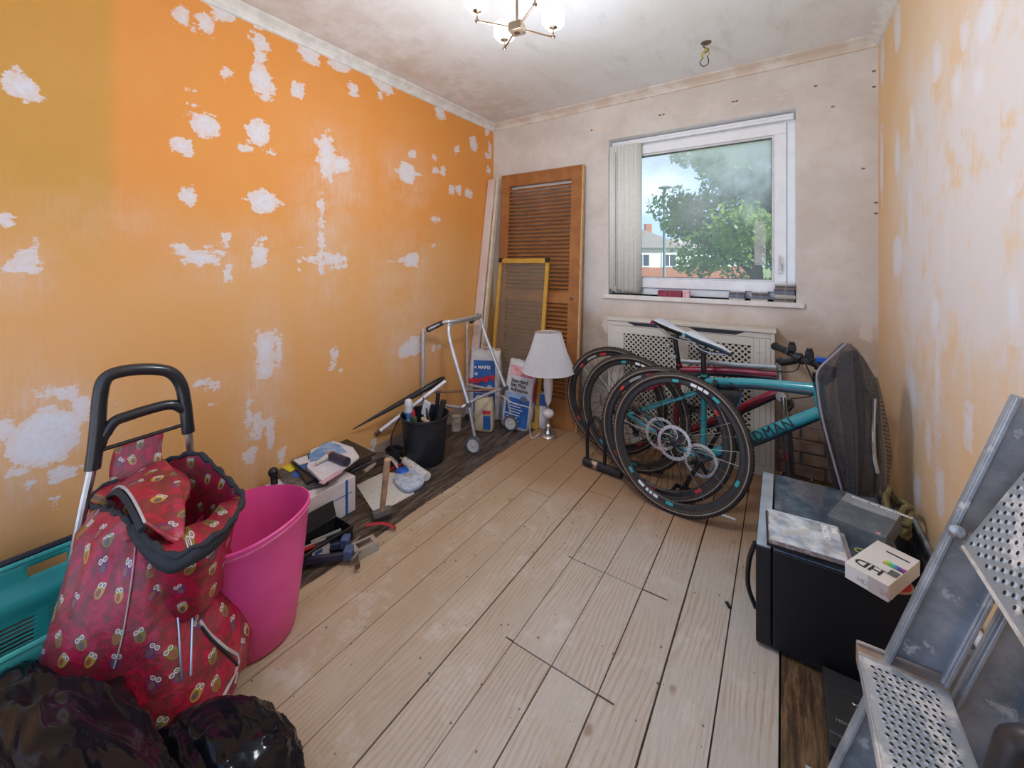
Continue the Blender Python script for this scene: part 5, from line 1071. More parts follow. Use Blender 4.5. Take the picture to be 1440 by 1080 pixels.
tread(tA.x + dxx, tB.x + dxx, z2, LY0 + .004, LY1 - .022, nx=9)
# folded platform: perforated plate parallel to the stiles, between the two pairs
c0 = P(1353, 767, Y=LY1 - .035); dA = V((.077, 0, .165)).normalized()
pw = tread(0, 0, 0, LY0 + .01, LY1 - .03, name='folded_platform', nx=1) if False else None
def platform(o_, u, nx, y0, y1):
    n3 = V((-u.z, 0, u.x)); l = y1 - y0; w = nx * .0165 + .03; b_ = MB(); q = [o_, o_ + u * w, o_ + u * w - V((0, l, 0)), o_ - V((0, l, 0))]; b_.hexa([p_ - n3 * .003 for p_ in q] + q)
    pl = obj('folded_platform', b_, TRD, lt, bev=.001)
    for a in (0, 1):
        b_ = MB(); c = o_ + u * (w * a); b_.hexa([c - u * .003 - n3 * .03, c + u * .003 - n3 * .03, c + u * .003 - n3 * .03 - V((0, l, 0)), c - u * .003 - n3 * .03 - V((0, l, 0)), c - u * .003 + n3 * .001, c + u * .003 + n3 * .001, c + u * .003 + n3 * .001 - V((0, l, 0)), c - u * .003 + n3 * .001 - V((0, l, 0))])
        obj('platform_edge', b_, M('crusted_edge', (.58, .56, .53), .7, var=(.38, .33, .27), scale=30, bmp=.8), pl, bev=.001)
    rm = MB(); hl = MB(); k = 0; v = .018
    while v < l - .012:
        for i in range(nx):
            c = o_ + u * (.017 + .0165 * (i + (.5 if k % 2 else 0))) - V((0, v, 0)); rm.lathe([(.0055, 0), (.0042, .0018), (.0034, .0018)], c, 9, ax=n3, caps=False); hl.lathe([(.0035, .0005), (.0035, .0012)], c, 8, ax=n3)
        v += .0145; k += 1
    stuff(obj('raised_hole_rims', rm, TRD, pl)); stuff(obj('punched_holes', hl, LH, pl, flat=True))
platform(c0, dA, 12, LY0 + .01, c0.y)
b_ = MB(); q_ = P(1350, 748, Y=LY1 - .028); b_.lathe([(.011, 0), (.012, .004), (.008, .008), (.003, .009)], q_ + V((-.004, 0, 0)), 14, ax=(0, -1, 0)); obj('rivet', b_, STEEL, lt)
b_ = MB(); q_ = P(1425, 1050, Y=LY0 + .1); 
kb = P(1420, 1060, Y=.80); b_.tube(sm([kb + V((-.02, 0, -.10)), kb, kb + V((.008, 0, .02)), kb + V((.03, -.01, .035)), kb + V((.10, -.02, .02))], 3), [.016, .017, .017, .017, .017, .017, .017, .017, .017, .016, .016, .016, .016][:13], 12); obj('hinge_bracket', b_, M('dark_cast_hinge', (.06, .055, .055), .45, .5), lt)
# white pole with a teal sleeve
p0, p1 = V((.398, 1.42, .262)), V((.392, .70, .40)); t = thing('broom_pole', 'white pole with a teal sleeve running along the orange wall behind the ladder', 'pole', (.395, 1.1, 0))
a_ = P(1344, 844, X=.395); c_ = P(1436, 1000, X=.395); dd = (c_ - a_).normalized(); p0, p1 = a_ - dd * .05, c_ + dd * .25
b_ = MB(); b_.tube([p0, p1], .0145, 14); obj('shaft', b_, M('white_pole', (.68, .72, .76), .3), t)
e_ = P(1406, 962, X=.395); b_ = MB(); b_.tube([e_, e_ + dd * .5], .0152, 14); obj('teal_sleeve', b_, M('teal_plastic', (.01, .22, .20), .35), t)
b_ = MB(); b_.tube([p0, V((p0.x - .002, p0.y, .014))], .012, 10); b_.box((p0.x - .03, p0.y, .014), (.07, .05, .026)); obj('stand_leg', b_, M('white_pole', (.68, .72, .76), .3), t)

# ------------------------------------------------------------------ walking frame
t = thing('walking_frame', 'silver folding walking frame with two front wheels beside the left wall', 'walking frame', (-1.82, 2.2, 0))
ht = M('alu_tube', (.72, .74, .78), .3, .65); GRP = M('grip_foam', (.045, .045, .05), .8)
n1, n2_, f1, f2_ = V((-2.03, 1.95, 0)), V((-1.63, 2.0, 0)), V((-2.03, 2.41, 0)), V((-1.63, 2.42, 0))
hN, hF = V((-1.86, 2.0, .80)), V((-1.88, 2.40, .80))
b_ = MB(); b_.tube(sm([n2_ + V((-.035, 0, .28)), hN + V((.04, .0, -.14)), hN + V((.005, .012, -.02)), hN + V((.0, .05, .0)), hF + V((0, -.05, 0)), hF + V((.005, -.012, -.02)), hF + V((.04, 0, -.14)), f2_ + V((-.035, 0, .28))], 5), .0125, 12); obj('front_frame', b_, ht, t)
b_ = MB(); b_.tube(sm([n1 + V((0, 0, .18)), n1 + V((0, 0, .70)), n1 + V((.01, 0, .745)), n1 + V((.05, .005, .765)), hN + V((-.03, .0, .012)), hN + V((.01, .05, .018)), hF + V((.01, -.05, .018)), hF + V((-.03, 0, .012)), f1 + V((.05, 0, .765)), f1 + V((.01, 0, .745)), f1 + V((0, 0, .70)), f1 + V((0, 0, .18))], 4), .0125, 12); obj('handle_frame', b_, ht, t)
for q, h_ in ((n1, hN), (f1, hF)):
    b_ = MB(); a_ = q + V((.03, .003, .757)); c_ = h_ + V((-.035, 0, .012)); b_.tube([a_, a_.lerp(c_, .05), a_.lerp(c_, .3), a_.lerp(c_, .6), c_], [.016, .019, .018, .019, .017], 12); obj('handgrip', b_, GRP, t)
    b_ = MB(); b_.tube([q + V((0, 0, .02)), q + V((0, 0, .22))], .0105, 10); obj('leg_extension', b_, ht, t)
    b_ = MB(); b_.lathe([(.02, 0), (.02, .01), (.015, .04)], q, 12); obj('rubber_tip', b_, RUB, t)
for q, s_ in ((n2_, 0), (f2_, 0)):
    c = q + V((0, 0, .055)); top_ = q + V((-.04, 0, .30)); b_ = MB(); b_.tube([top_, c + V((-.002, .022, .0))], .0105, 10); obj('wheel_leg', b_, ht, t)
    b_ = MB(); b_.tube([top_ + V((.001, 0, -.012)), top_ + V((-.001, 0, .015))], .0155, 12); obj('collar', b_, M('collar_grey', (.09, .09, .1), .5), t)
    w_ = obj('wheel', MB().lathe([(.042, -.013), (.054, -.011), (.056, 0), (.054, .011), (.042, .013)], c, 24, ax=(.25, -1, 0)), M('wheel_grey_rubber', (.10, .10, .115), .6), t)
    for s2 in (1, -1):
        b_ = MB(); b_.lathe([(.041, .011), (.040, .015), (.034, .0135), (.012, .0135), (.010, .018), (.004, .019)], c, 22, ax=(.25 * s2, -s2, 0)); obj('hubcap', b_, M('hub_cream', (.58, .56, .50), .45), w_)
b_ = MB(); b_.tube(sm([n1 + V((.005, 0, .27)), n2_ + V((-.14, -.0, .265)), n2_ + V((-.085, .0, .285)), n2_ + V((-.07, .10, .30)), f2_ + V((-.07, -.10, .30)), f2_ + V((-.085, 0, .285)), f1 + V((.2, 0, .27)), f1 + V((.005, 0, .27))], 4), .0105, 10); obj('cross_brace', b_, ht, t)
b_ = MB(); b_.tube([V((-1.98, 1.97, .335)), V((-1.70, 2.36, .30))], .009, 10); tag(obj('wooden_rod', b_, M('brown_rod', (.26, .13, .07), .5), off=(-1.85, 2.17, .3)), 'thin brown wooden rod lying across the walking frame brace', 'rod')

# ------------------------------------------------------------------ table lamp
lb = P(771, 613, Z=0); t = thing('table_lamp', 'white and chrome table lamp with a pleated cone shade standing on the floor', 'lamp', (lb.x, lb.y, 0))
LG = M('lamp_glaze', (.74, .70, .68), .2, coat=.5); lc = (lb.x, lb.y, 0)
b_ = MB(); b_.lathe([(.062, 0), (.064, .008), (.058, .016), (.034, .026), (.030, .036), (.020, .060), (.022, .075), (.010, .088), (.009, .115), (.016, .122), (.010, .128)], lc, 32); obj('chrome_base', b_, CHR, t)
b_ = MB(); b_.lathe([(.012, .126), (.030, .134), (.042, .152), (.042, .164), (.030, .182), (.012, .190)], lc, 28); obj('ceramic_ball', b_, LG, t)
b_ = MB(); b_.lathe([(.008, .188), (.014, .194), (.008, .200), (.008, .216), (.014, .222), (.012, .228)], lc, 20); obj('chrome_neck', b_, CHR, t)
b_ = MB(); b_.lathe([(.014, .226), (.022, .245), (.030, .30), (.034, .36), (.032, .42), (.024, .46), (.014, .475)], lc, 28); obj('ceramic_column', b_, LG, t)
b_ = MB(); b_.lathe([(.012, .473), (.014, .50), (.014, .55), (.010, .56)], lc, 16); b_.tube([V(lc) + V((0, 0, .55)), V(lc) + V((0, 0, .685))], .003, 6); obj('lamp_socket', b_, WHT, t)
zb, zt_ = P(771, 519, Y=lb.y).z - .01, P(771, 468, Y=lb.y).z; rb_, rt2 = .186, .090
m, n, b = newmat('pleated_shade'); b.inputs['Base Color'].default_value = (.80, .80, .82, 1); b.inputs['Roughness'].default_value = .6; ou = [x for x in n.nodes if x.type == 'OUTPUT_MATERIAL'][0]
n.links.new(nd(n, 'MixShader', i_0=.38, i_1=b.outputs[0], i_2=nd(n, 'BsdfTranslucent', i_0=(.85, .85, .86, 1)).outputs[0]).outputs[0], ou.inputs[0]); SH = m
N = 240; rl = [[V((lb.x, lb.y, zb + (zt_ - zb) * u)) + V((math.cos(2 * math.pi * k / N), math.sin(2 * math.pi * k / N), 0)) * ((rb_ + (rt2 - rb_) * u - .008 * math.sin(math.pi * u)) + (.0016 if k % 2 else -.0016)) for k in range(N)] for u in (0, .5, 1)]
b_ = MB(); b_.rings(rl, caps=False); shd = obj('lamp_shade', b_, SH, t, fixn=False, ang=60)
for r_, z, nm in ((rb_, zb, 'shade_trim'), (rt2, zt_, 'shade_trim')):
    b_ = MB(); b_.tube([V((lb.x + r_ * math.cos(k * math.pi / 24), lb.y + r_ * math.sin(k * math.pi / 24), z)) for k in range(48)], .0035, 6, closed=True); obj(nm, b_, WHT, shd)
b_ = MB()
for k in range(3): b_.tube([V((lb.x, lb.y, zt_ - .012)), V((lb.x + rt2 * math.cos(k * 2.09), lb.y + rt2 * math.sin(k * 2.09), zt_))], .0018, 5)
obj('shade_carrier', b_, WHT, shd)
b_ = MB(); b_.tube(sm([V((lb.x - .06, lb.y - .01, .010)), P(748, 616, Z=.006), P(745, 600, Z=.03), P(748, 580, Y=2.45), P(741, 572, Y=2.42), P(722, 567, Y=2.38), P(705, 556, Y=2.36)], 6), .0035, 6); obj('lamp_cord', b_, M('white_cord', (.72, .68, .64), .5), t)

# ------------------------------------------------------------------ bags of adhesive
PAP = M('bag_paper', (.68, .66, .64), .6, var=(.55, .53, .52), scale=10, bmp=.5, bscale=25)
def sack(label, c, w, d, h, rz, tilt, seed, name='adhesive_bag', mat=PAP):
    rnd = random.Random(seed); t = thing(name, label, 'sack', (c[0], c[1], 0)); Mx = Matrix.Translation(V(c)) @ Matrix.Rotation(rz, 4, 'Z') @ Matrix.Rotation(tilt, 4, 'Y'); rl = []; NN = 40
    for u, k, kd in ((0, .86, .9), (.03, .97, 1), (.25, 1.02, 1.05), (.55, 1.0, 1.0), (.8, .97, .85), (.92, .92, .6), (1, .95, .30)):
        ring = []
        for q in range(NN):
            a_ = 2 * math.pi * q / NN; x = math.copysign(abs(math.cos(a_)) ** .38, math.cos(a_)); y = math.copysign(abs(math.sin(a_)) ** .38, math.sin(a_))
            nz_ = 1 + .035 * mnoise.noise(V((x * 2 + seed, y * 2, u * 6))); zj = .02 * mnoise.noise(V((x * 3, seed, 3))) if u == 1 else 0
            ring.append(Mx @ V((x * w / 2 * k * nz_, y * d / 2 * kd * nz_, u * h + zj)))
        rl.append(ring)
    b_ = MB(); b_.rings(rl, caps=False); b_.add(rl[0], [tuple(range(NN))]); body = obj('paper_sack', b_, mat, t, solid=.002, fixn=False)
    def face(x0, x1, z0, z1, mt, nm, off=.004, par=body, side=False):
        b_ = MB()
        def fn(u, v):
            x = x0 + (x1 - x0) * u; z = z0 + (z1 - z0) * v
            kd = 1.05 - .05 * abs(z / h - .25) - max(0, z / h - .55) * .62
            if side: return Mx @ V((w / 2 * 1.04 + off, x, z))
            bulge = (1 - abs(2 * x / w) ** 6 * .12)
            return Mx @ V((x, -(d / 2 * kd * bulge + off), z))
        b_.grid(fn, 6, 8); return obj(nm, b_, mt, par, fixn=False)
    return t, body, Mx, face
DB = M('bag_blue', (.02, .10, .33), .5, var=(.03, .14, .42), scale=20); RP_ = M('bag_red', (.62, .03, .05), .5); LBL = M('light_print', (.55, .62, .75), .5)
ca = P(690, 600, Z=0); 
t, body, Mx, face = sack('white and blue paper sack with slanted red lettering beside the left wall', (-1.93, 2.52, 0), .25, .13, .53, R_(24), 0, 3)
face(-.085, .085, .06, .46, DB, 'blue_print'); xd, zd_ = Mx.to_3x3() @ V((1, 0, .22)), Mx.to_3x3() @ V((-.22, 0, 1))
text('MAPEI', .036, WINK, Mx @ V((-.045, -.079, .40)), Mx.to_3x3() @ V((1, 0, 0)), V((0, 0, 1)), body, bold=.001)
text('Mapegrip', .056, RP_, Mx @ V((-.115, -.083, .285)), xd, zd_, body, ext=.002, bold=.003)
b_ = MB(); b_.lathe([(.010, 0), (.010, .001)], Mx @ V((-.065, -.078, .41)), 14, ax=Mx.to_3x3() @ V((0, -1, 0))); b_.lathe([(.013, 0), (.013, .001)], Mx @ V((-.06, -.079, .36)), 14, ax=Mx.to_3x3() @ V((0, -1, 0))); b_.lathe([(.02, 0), (.02, .001)], Mx @ V((.045, -.080, .26)), 14, ax=Mx.to_3x3() @ V((0, -1, 0)))
for k in range(5): b_.box(Mx @ V((-.01, -.0795, .215 - k * .02)), (.12 - .03 * (k % 2), .001, .007), rz=R_(24))
stuff(obj('small_print', b_, LBL, body))
b_ = MB(); b_.box(Mx @ V((.0, .0, .535)), (.05, .03, .05), rz=.5); b_.box(Mx @ V((.09, .01, .525)), (.04, .03, .04), rz=.2); stuff(obj('torn_flaps', b_, M('torn_paper', (.50, .25, .15), .7, var=(.70, .66, .55), scale=40), body, bev=.01))
t, body, Mx, face = sack('white sack with a red banner and black and blue print, tilted beside the lamp', (-1.635, 2.50, 0), .215, .12, .49, R_(14), R_(7), 5)
face(-.08, .095, .395, .465, M('red_fade', (.60, .10, .12), .5, var=(.75, .45, .45), scale=12), 'red_banner'); face(-.08, .095, .03, .235, DB, 'blue_print'); face(-.08, .095, .215, .27, M('blue_fade', (.22, .36, .60), .5, var=(.45, .52, .68), scale=18), 'pale_blue_print', off=.0035)
e1, e3 = Mx.to_3x3() @ V((1, 0, 0)), Mx.to_3x3() @ V((0, 0, 1))
for i, s_ in enumerate(('Standard', 'Set Plus', 'Adhesive')): text(s_, .036, INK, Mx @ V((-.055, -.080, .355 - i * .033)), e1, e3, body, ext=.001, bold=.0009)
b_ = MB(); b_.lathe([(.021, 0), (.021, .0012)], Mx @ V((.055, -.079, .245)), 14, ax=Mx.to_3x3() @ V((0, -1, 0)), sx=1.3); obj('round_badge', b_, M('badge_grey', (.14, .15, .2), .5), body)
b_ = MB()
for k in range(7): b_.box(Mx @ V((.0 - .02 * (k > 3), -.0805, .20 - k * .02)), (.11 - .03 * (k % 2), .001, .008), rz=R_(14), ry=R_(9))
stuff(obj('small_print', b_, LBL, body))
face(-.05, .045, .22, .36, RP_, 'side_print', side=True)
t, body, Mx, face = sack('small cream and blue grout packet in front of the sack with red lettering', (-1.80, 2.33, 0), .135, .085, .235, R_(20), 0, 9, mat=M('grout_paper', (.62, .55, .40), .6, var=(.60, .50, .28), scale=18))
face(.005, .06, .02, .12, DB, 'blue_print'); face(.0, .06, .13, .155, RP_, 'red_print'); b_ = MB(); b_.box(Mx @ V((0, 0, .24)), (.03, .03, .03), rz=.6, ry=.5); obj('crumpled_top', b_, M('torn_paper2', (.55, .40, .25), .7), body, bev=.006)
t, body, Mx, face = sack('small blue and white packet tucked behind the tilted sack by the lamp', (-1.475, 2.60, 0), .09, .07, .26, R_(10), 0, 12)
face(-.045, .045, .17, .25, DB, 'blue_print')
t, body, Mx, face = sack('grey half empty sack behind the far wheel of the walking frame', (-1.775, 2.56, 0), .10, .08, .17, R_(10), 0, 14, mat=M('bag_greyblue', (.16, .18, .22), .6, var=(.4, .3, .25), scale=14))

# ------------------------------------------------------------------ black bucket of tools
bc = P(582, 628, Z=0); bc = V((-1.835, 1.775, 0)); t = thing('tool_bucket', 'black plastic bucket crammed with tools by the left wall', 'bucket', tuple(bc))
b_ = MB(); b_.lathe([(.112, 0), (.118, .01), (.134, .20), (.142, .262), (.150, .270), (.150, .282), (.142, .284), (.138, .27), (.130, .20), (.112, .02), (.02, .016)], bc, 40, caps=True); obj('bucket_shell', b_, M('bucket_black', (.014, .018, .026), .38, bmp=.1), t)
b_ = MB(); b_.tube(sm([bc + V((-.14, -.06, .27)), bc + V((-.16, -.12, .16)), bc + V((-.10, -.165, .10)), bc + V((.0, -.16, .11))], 4), .004, 6); obj('bail_handle', b_, BLK, t)
def inb(x, y, z): return bc + V((x, y, z))
TW = M('tube_white', (.72, .76, .80), .4); 
def tool(name, label, cat, parts):
    off = parts[0][0].v[0]; t = thing(name, label, cat, tuple(inb(0, 0, .05)), 'tools in the black bucket')
    for mb, mt, nm in parts: obj(nm, mb, mt, t)
    return t
p0, p1 = inb(-.075, -.03, .06), inb(-.085, -.055, .33)
tool('sealant_tube', 'white sealant tube with a round white cap standing in the bucket', 'tube', [(MB().tube([p0, p1], .023, 14), TW, 'tube'), (MB().lathe([(.024, 0), (.026, .02), (.018, .036), (.006, .042)], p1, 16), WHT, 'cap'), (MB().tube([p0.lerp(p1, .72), p0.lerp(p1, .86)], .0235, 14), M('tube_label', (.08, .25, .5), .4), 'label')])
p0, p1 = inb(-.025, -.07, .06), inb(-.025, -.09, .30)
tool('glue_bottle', 'green bottle with a red nozzle standing in the bucket', 'bottle', [(MB().lathe([(.02, 0), (.022, .02), (.022, .20), (.012, .225)], p0, 14), M('bottle_green', (.02, .09, .07), .35), 'bottle'), (MB().lathe([(.013, 0), (.012, .02), (.005, .045)], p0 + V((0, 0, .22)), 12), RED, 'nozzle')])
p0, p1 = inb(.06, .0, .10), inb(.11, .05, .37)
tool('rubber_grip_tool', 'thick black rubber tool handle leaning right out of the bucket', 'tool', [(MB().tube([p0, p0.lerp(p1, .6), p1], [.014, .019, .018], 12), RUB, 'grip')])
p0, p1 = inb(.03, .05, .10), inb(.045, .07, .40)
tool('chisel', 'upright black handled chisel at the back of the bucket', 'chisel', [(MB().tube([p0, p1], [.010, .014], 10), BLK, 'handle'), (MB().box(p0 - V((0, 0, .03)), (.02, .004, .08)), STEEL, 'blade')])
p0, p1 = inb(-.04, .02, .30), inb(.10, -.06, .22); dd = (p1 - p0).normalized()
tool('hand_saw', 'dark handsaw blade with a wooden handle resting across the bucket', 'saw', [(MB().hexa([p0 + V((0, 0, .0)), p1 + V((0, 0, .0)), p1 + V((.004, .004, 0)), p0 + V((.004, .004, 0)), p0 + V((0, 0, .07)), p1 + V((0, 0, .06)), p1 + V((.004, .004, .06)), p0 + V((.004, .004, .07))]), M('dark_blade', (.07, .055, .05), .4, .5), 'blade'), (MB().tube([p0.lerp(p1, .55) + V((0, -.03, .02)), p1 + V((.01, -.015, .05))], .013, 8), M('tool_wood', (.50, .38, .25), .6), 'handle')])
p0 = inb(.02, -.01, .10); tool('white_scraper', 'pale blue plastic scraper behind the saw in the bucket', 'scraper', [(MB().box(p0 + V((0, 0, .22)), (.05, .012, .09), ry=.3), TW, 'blade'), (MB().tube([p0, p0 + V((0, 0, .18))], .012, 8), WHT, 'handle')])
p0 = inb(.0, .03, .08); tool('paint_brush', 'small green handled brush between the bottle and the saw in the bucket', 'brush', [(MB().tube([inb(.01, -.075, .1), inb(.012, -.09, .29)], .009, 8), M('brush_green', (.10, .14, .03), .5), 'handle'), (MB().box(inb(.012, -.09, .24), (.03, .014, .03)), STEEL, 'ferrule')])
# long rods laid over the bucket
a_, c_ = P(497, 604, X=-2.05), P(625, 532, Y=1.98); a_ = V((-2.055, a_.y, a_.z)); 
t = thing('long_umbrella', 'long closed black umbrella lying across the bucket with its tip on the wall', 'umbrella', tuple(a_.lerp(c_, .5) - V((0, 0, .05))), 'long things across the bucket')
b_ = MB(); b_.tube([a_.lerp(c_, u) for u in (0, .12, .3, .5, .72)], [.003, .006, .012, .016, .020], 10); obj('canopy', b_, BLKM, t)
b_ = MB(); b_.tube([a_.lerp(c_, u) for u in (.70, .74, .82, .97, 1.0)], [.012, .017, .022, .022, .014], 12); obj('handle', b_, BLK, t)
a_, c_ = P(535, 606, Y=1.62), P(627, 536, Y=1.93); t = thing('white_rail', 'white square section rail with a dark end lying across the bucket', 'rail', tuple(a_.lerp(c_, .5) - V((0, 0, .03))), 'long things across the bucket')
b_ = MB(); b_.tube([a_, c_], .013, 4); obj('rail', b_, M('white_enamel', (.82, .82, .84), .25), t, flat=True)
b_ = MB(); b_.tube([a_ - (c_ - a_).normalized() * .035, a_], .0135, 4); obj('end_cap', b_, M('brown_cap', (.10, .05, .04), .5), t, flat=True)
b_ = MB(); b_.lathe([(.05, 0), (.052, .07), (.047, .07), (.045, .01)], (-1.985, 1.66, 0), 20); tag(obj('black_pot', b_, BLKM, off=(-1.985, 1.66, 0)), 'small black plastic pot on the floor left of the bucket', 'pot')
q_ = V((-1.965, 2.21, 0)); b_ = MB(); b_.lathe([(.035, 0), (.036, .10), (.033, .10)], q_, 18); o = tag(obj('paint_tin', b_, M('tin_pale', (.42, .40, .34), .5, var=(.6, .58, .5), scale=30), off=tuple(q_)), 'small pale stained tin on the floor behind the bucket', 'tin')
b_ = MB(); b_.tube([q_ + V((.035 * math.cos(k * .52), .035 * math.sin(k * .52), .10)) for k in range(12)], .003, 5, closed=True); obj('tin_rim', b_, STEEL, o)

# ------------------------------------------------------------------ shopping trolley
def resample(pts, n):
    pts = [V(p) for p in pts]; m = len(pts); L = [0]
    for i in range(m): L.append(L[-1] + (pts[(i + 1) % m] - pts[i]).length)
    out = []; j = 0
    for k in range(n):
        t = L[-1] * k / n
        while L[j + 1] < t: j += 1
        out.append(pts[j].lerp(pts[(j + 1) % m], (t - L[j]) / max(1e-9, L[j + 1] - L[j])))
    return out
# owl print: cells with a body and two ring eyes
m, n, b = newmat('owl_print_fabric'); uvn = nd(n, 'UVMap').outputs[0]
vs_ = nd(n, 'Mapping', i_0=uvn, i_Scale=(16.5, 16.5, 1)).outputs[0]
vo = nd(n, 'TexVoronoi', voronoi_dimensions='2D', i_Vector=vs_, i_Scale=1.0, i_Randomness=.62)
lc_ = nd(n, 'VectorMath', operation='SUBTRACT', i_0=vs_, i_1=vo.outputs['Position']).outputs[0]
cs_ = nd(n, 'SeparateColor', i_0=vo.outputs['Color'])
rt = nd(n, 'VectorRotate', rotation_type='Z_AXIS', i_Vector=lc_, i_Angle=math_(n, 'MULTIPLY', math_(n, 'SUBTRACT', cs_.outputs[0], .5), 1.6)).outputs[0]
sx_ = nd(n, 'SeparateXYZ', i_0=rt); X_, Y_ = sx_.outputs[0], sx_.outputs[1]
def ell(cx, cy, a, bb):
    u = math_(n, 'DIVIDE', math_(n, 'SUBTRACT', X_, cx), a); v = math_(n, 'DIVIDE', math_(n, 'SUBTRACT', Y_, cy), bb)
    return math_(n, 'SQRT', math_(n, 'ADD', math_(n, 'MULTIPLY', u, u), math_(n, 'MULTIPLY', v, v)))
base = mix(n, step(n, noi(n, vs_, 3.2, 4, .7), .42, .62), (.46, .010, .05), (.30, .008, .025))
br = step(n, noi(n, vs_, 1.1, 6, .75, 1.2), .47, .54); base = mix(n, math_(n, 'MULTIPLY', br, .62), base, (.11, .035, .025))
body = step(n, ell(0, -.06, .19, .27), 1.0, .93); bcol = mix(n, step(n, cs_.outputs[1], .35, .36), (.22, .20, .03), mix(n, step(n, cs_.outputs[1], .68, .69), (.16, .03, .12), (.50, .34, .05)))
belly = step(n, ell(.03, -.14, .10, .14), 1, .9); bcol = mix(n, belly, bcol, mix(n, cs_.outputs[2], (.38, .10, .04), (.10, .10, .10)))
c = mix(n, math_(n, 'MULTIPLY', body, .9), base, bcol)
for ex in (-.085, .085):
    e = ell(ex, .10, .085, .085); c = mix(n, step(n, e, 1.0, .9), c, (.72, .68, .60)); c = mix(n, step(n, e, .62, .52), c, (.10, .07, .05)); c = mix(n, step(n, e, .32, .22), c, (.55, .5, .4))
n.links.new(c, b.inputs['Base Color']); b.inputs['Roughness'].default_value = .38; b.inputs['Coat Weight'].default_value = .25; b.inputs['Coat Roughness'].default_value = .3
bump(n, b, noi(n, pos(n), 13, 4, .55, .3), .5, .012); OWL = m
tr = thing('shopping_trolley', 'crimson owl patterned shopping trolley with a black handle, its top hanging open', 'trolley', (-1.5, .38, 0))
HX = -1.70
hp = lambda x, y: P(x, y, X=HX)
b_ = MB(); b_.tube(sm([hp(*q) for q in ((130, 660), (134, 630), (138, 590), (141, 556), (148, 533), (168, 523), (205, 519), (238, 523), (254, 540), (260, 566), (263, 590), (265, 608))], 5), .0185, 14); obj('handle', b_, M('handle_black', (.012, .016, .022), .28, coat=.3), tr)
b_ = MB(); b_.tube(sm([hp(*q) for q in ((141, 628), (150, 606), (162, 592), (180, 585), (205, 577), (232, 570), (248, 570), (262, 578))], 5), [.013] * 4 + [.0165] * 32, 12); obj('cross_grip', b_, M('handle_black', (.012, .016, .022), .28), tr)
b_ = MB(); b_.tube([hp(145, 632), hp(259, 597)], .0065, 8); obj('hanging_bar', b_, BLK, tr)
for pts in (((130, 655), (118, 710), (104, 780), (92, 860)), ((265, 603), (269, 650), (276, 720), (284, 800))):
    b_ = MB(); q = [hp(*p_) for p_ in pts]; q.append(V((q[-1].x + .02, q[-1].y, .13))); b_.tube(q, .0115, 10); obj('frame_tube', b_, ALU, tr)
def uvset(o, fn):
    me = o.data; uvl = me.uv_layers.new(name='UVMap'); o3 = V(o['_o'])
    for lp_ in me.loops: uvl.data[lp_.index].uv = fn(lp_.vertex_index, me.vertices[lp_.vertex_index].co + o3)
ax_r = V((cc, ss, 0)); ax_f = V((-ss, cc, 0))
rim = [(120, 706, 1.24), (145, 684, 1.29), (200, 660, 1.33), (255, 641, 1.34), (280, 638, 1.34), (306, 660, 1.31), (330, 684, 1.26), (342, 702, 1.20), (326, 733, 1.10), (300, 756, 1.04), (272, 771, 1.01), (246, 782, 1.00), (222, 772, 1.01), (200, 752, 1.03), (182, 734, 1.07), (168, 722, 1.10), (150, 716, 1.14), (130, 712, 1.19)]
NR = 96
rimp = resample(sm([D(*q) for q in rim], 4, closed=True), NR)
rimp = rimp[::-1] if False else rimp
rings_ = [(716, 114, 318, 1.21, .135), (745, 104, 322, 1.18, .15), (790, 89, 320, 1.16, .16), (835, 70, 326, 1.14, .17), (880, 50, 344, 1.125, .175), (925, 46, 356, 1.11, .175), (960, 46, 358, 1.10, .17), (992, 56, 345, 1.09, .16), (1002, 70, 325, 1.09, .13)]
body_r = []
for j, (y, xl, xr, f, dp) in enumerate(rings_):
    L_, R2 = D(xl, y, f), D(xr, y, f); c = (L_ + R2) / 2; hw = (R2 - L_).length / 2; ring = []
    if c.z < .07: c.z = .07
    for k in range(720):
        a_ = math.pi - 2 * math.pi * k / 720          # start at left, go to the back first
        x = math.copysign(abs(math.cos(a_)) ** .74, math.cos(a_)); yv = math.copysign(abs(math.sin(a_)) ** .74, math.sin(a_))
        ring.append(c + ax_r * hw * x + ax_f * dp * yv)
    for _ in range(4):      # keep the width between the measured silhouette points
        xs_ = [(p_ - V((0, 0, CH))).dot(ax_r) / (p_ - V((0, 0, CH))).dot(ax_f) for p_ in ring]; lo_x, hi_x = min(xs_), max(xs_)
        tl, th2 = (xl - 720) / FOC, (xr - 720) / FOC; k_ = (th2 - tl) / (hi_x - lo_x); sh_ = ((tl + th2) / 2 - (lo_x + hi_x) / 2) * f
        ring = [c + ax_r * (p_ - c).dot(ax_r) * k_ + ax_f * (p_ - c).dot(ax_f) + ax_r * sh_ for p_ in ring]; c = c + ax_r * sh_
    ring = resample(ring, NR); cen = c
    for k in range(NR):
        p_ = ring[k]; w = .020 * mnoise.noise(p_ * 7 + V((3, 1, 0))) + .010 * (1 - abs(mnoise.noise(p_ * 15))) - .006 + .007 * mnoise.noise(p_ * 26); d = (p_ - cen); d.z = 0
        ring[k] = p_ + d.normalized() * w + V((0, 0, .006 * math.sin(k * .7)))
    body_r.append(ring)
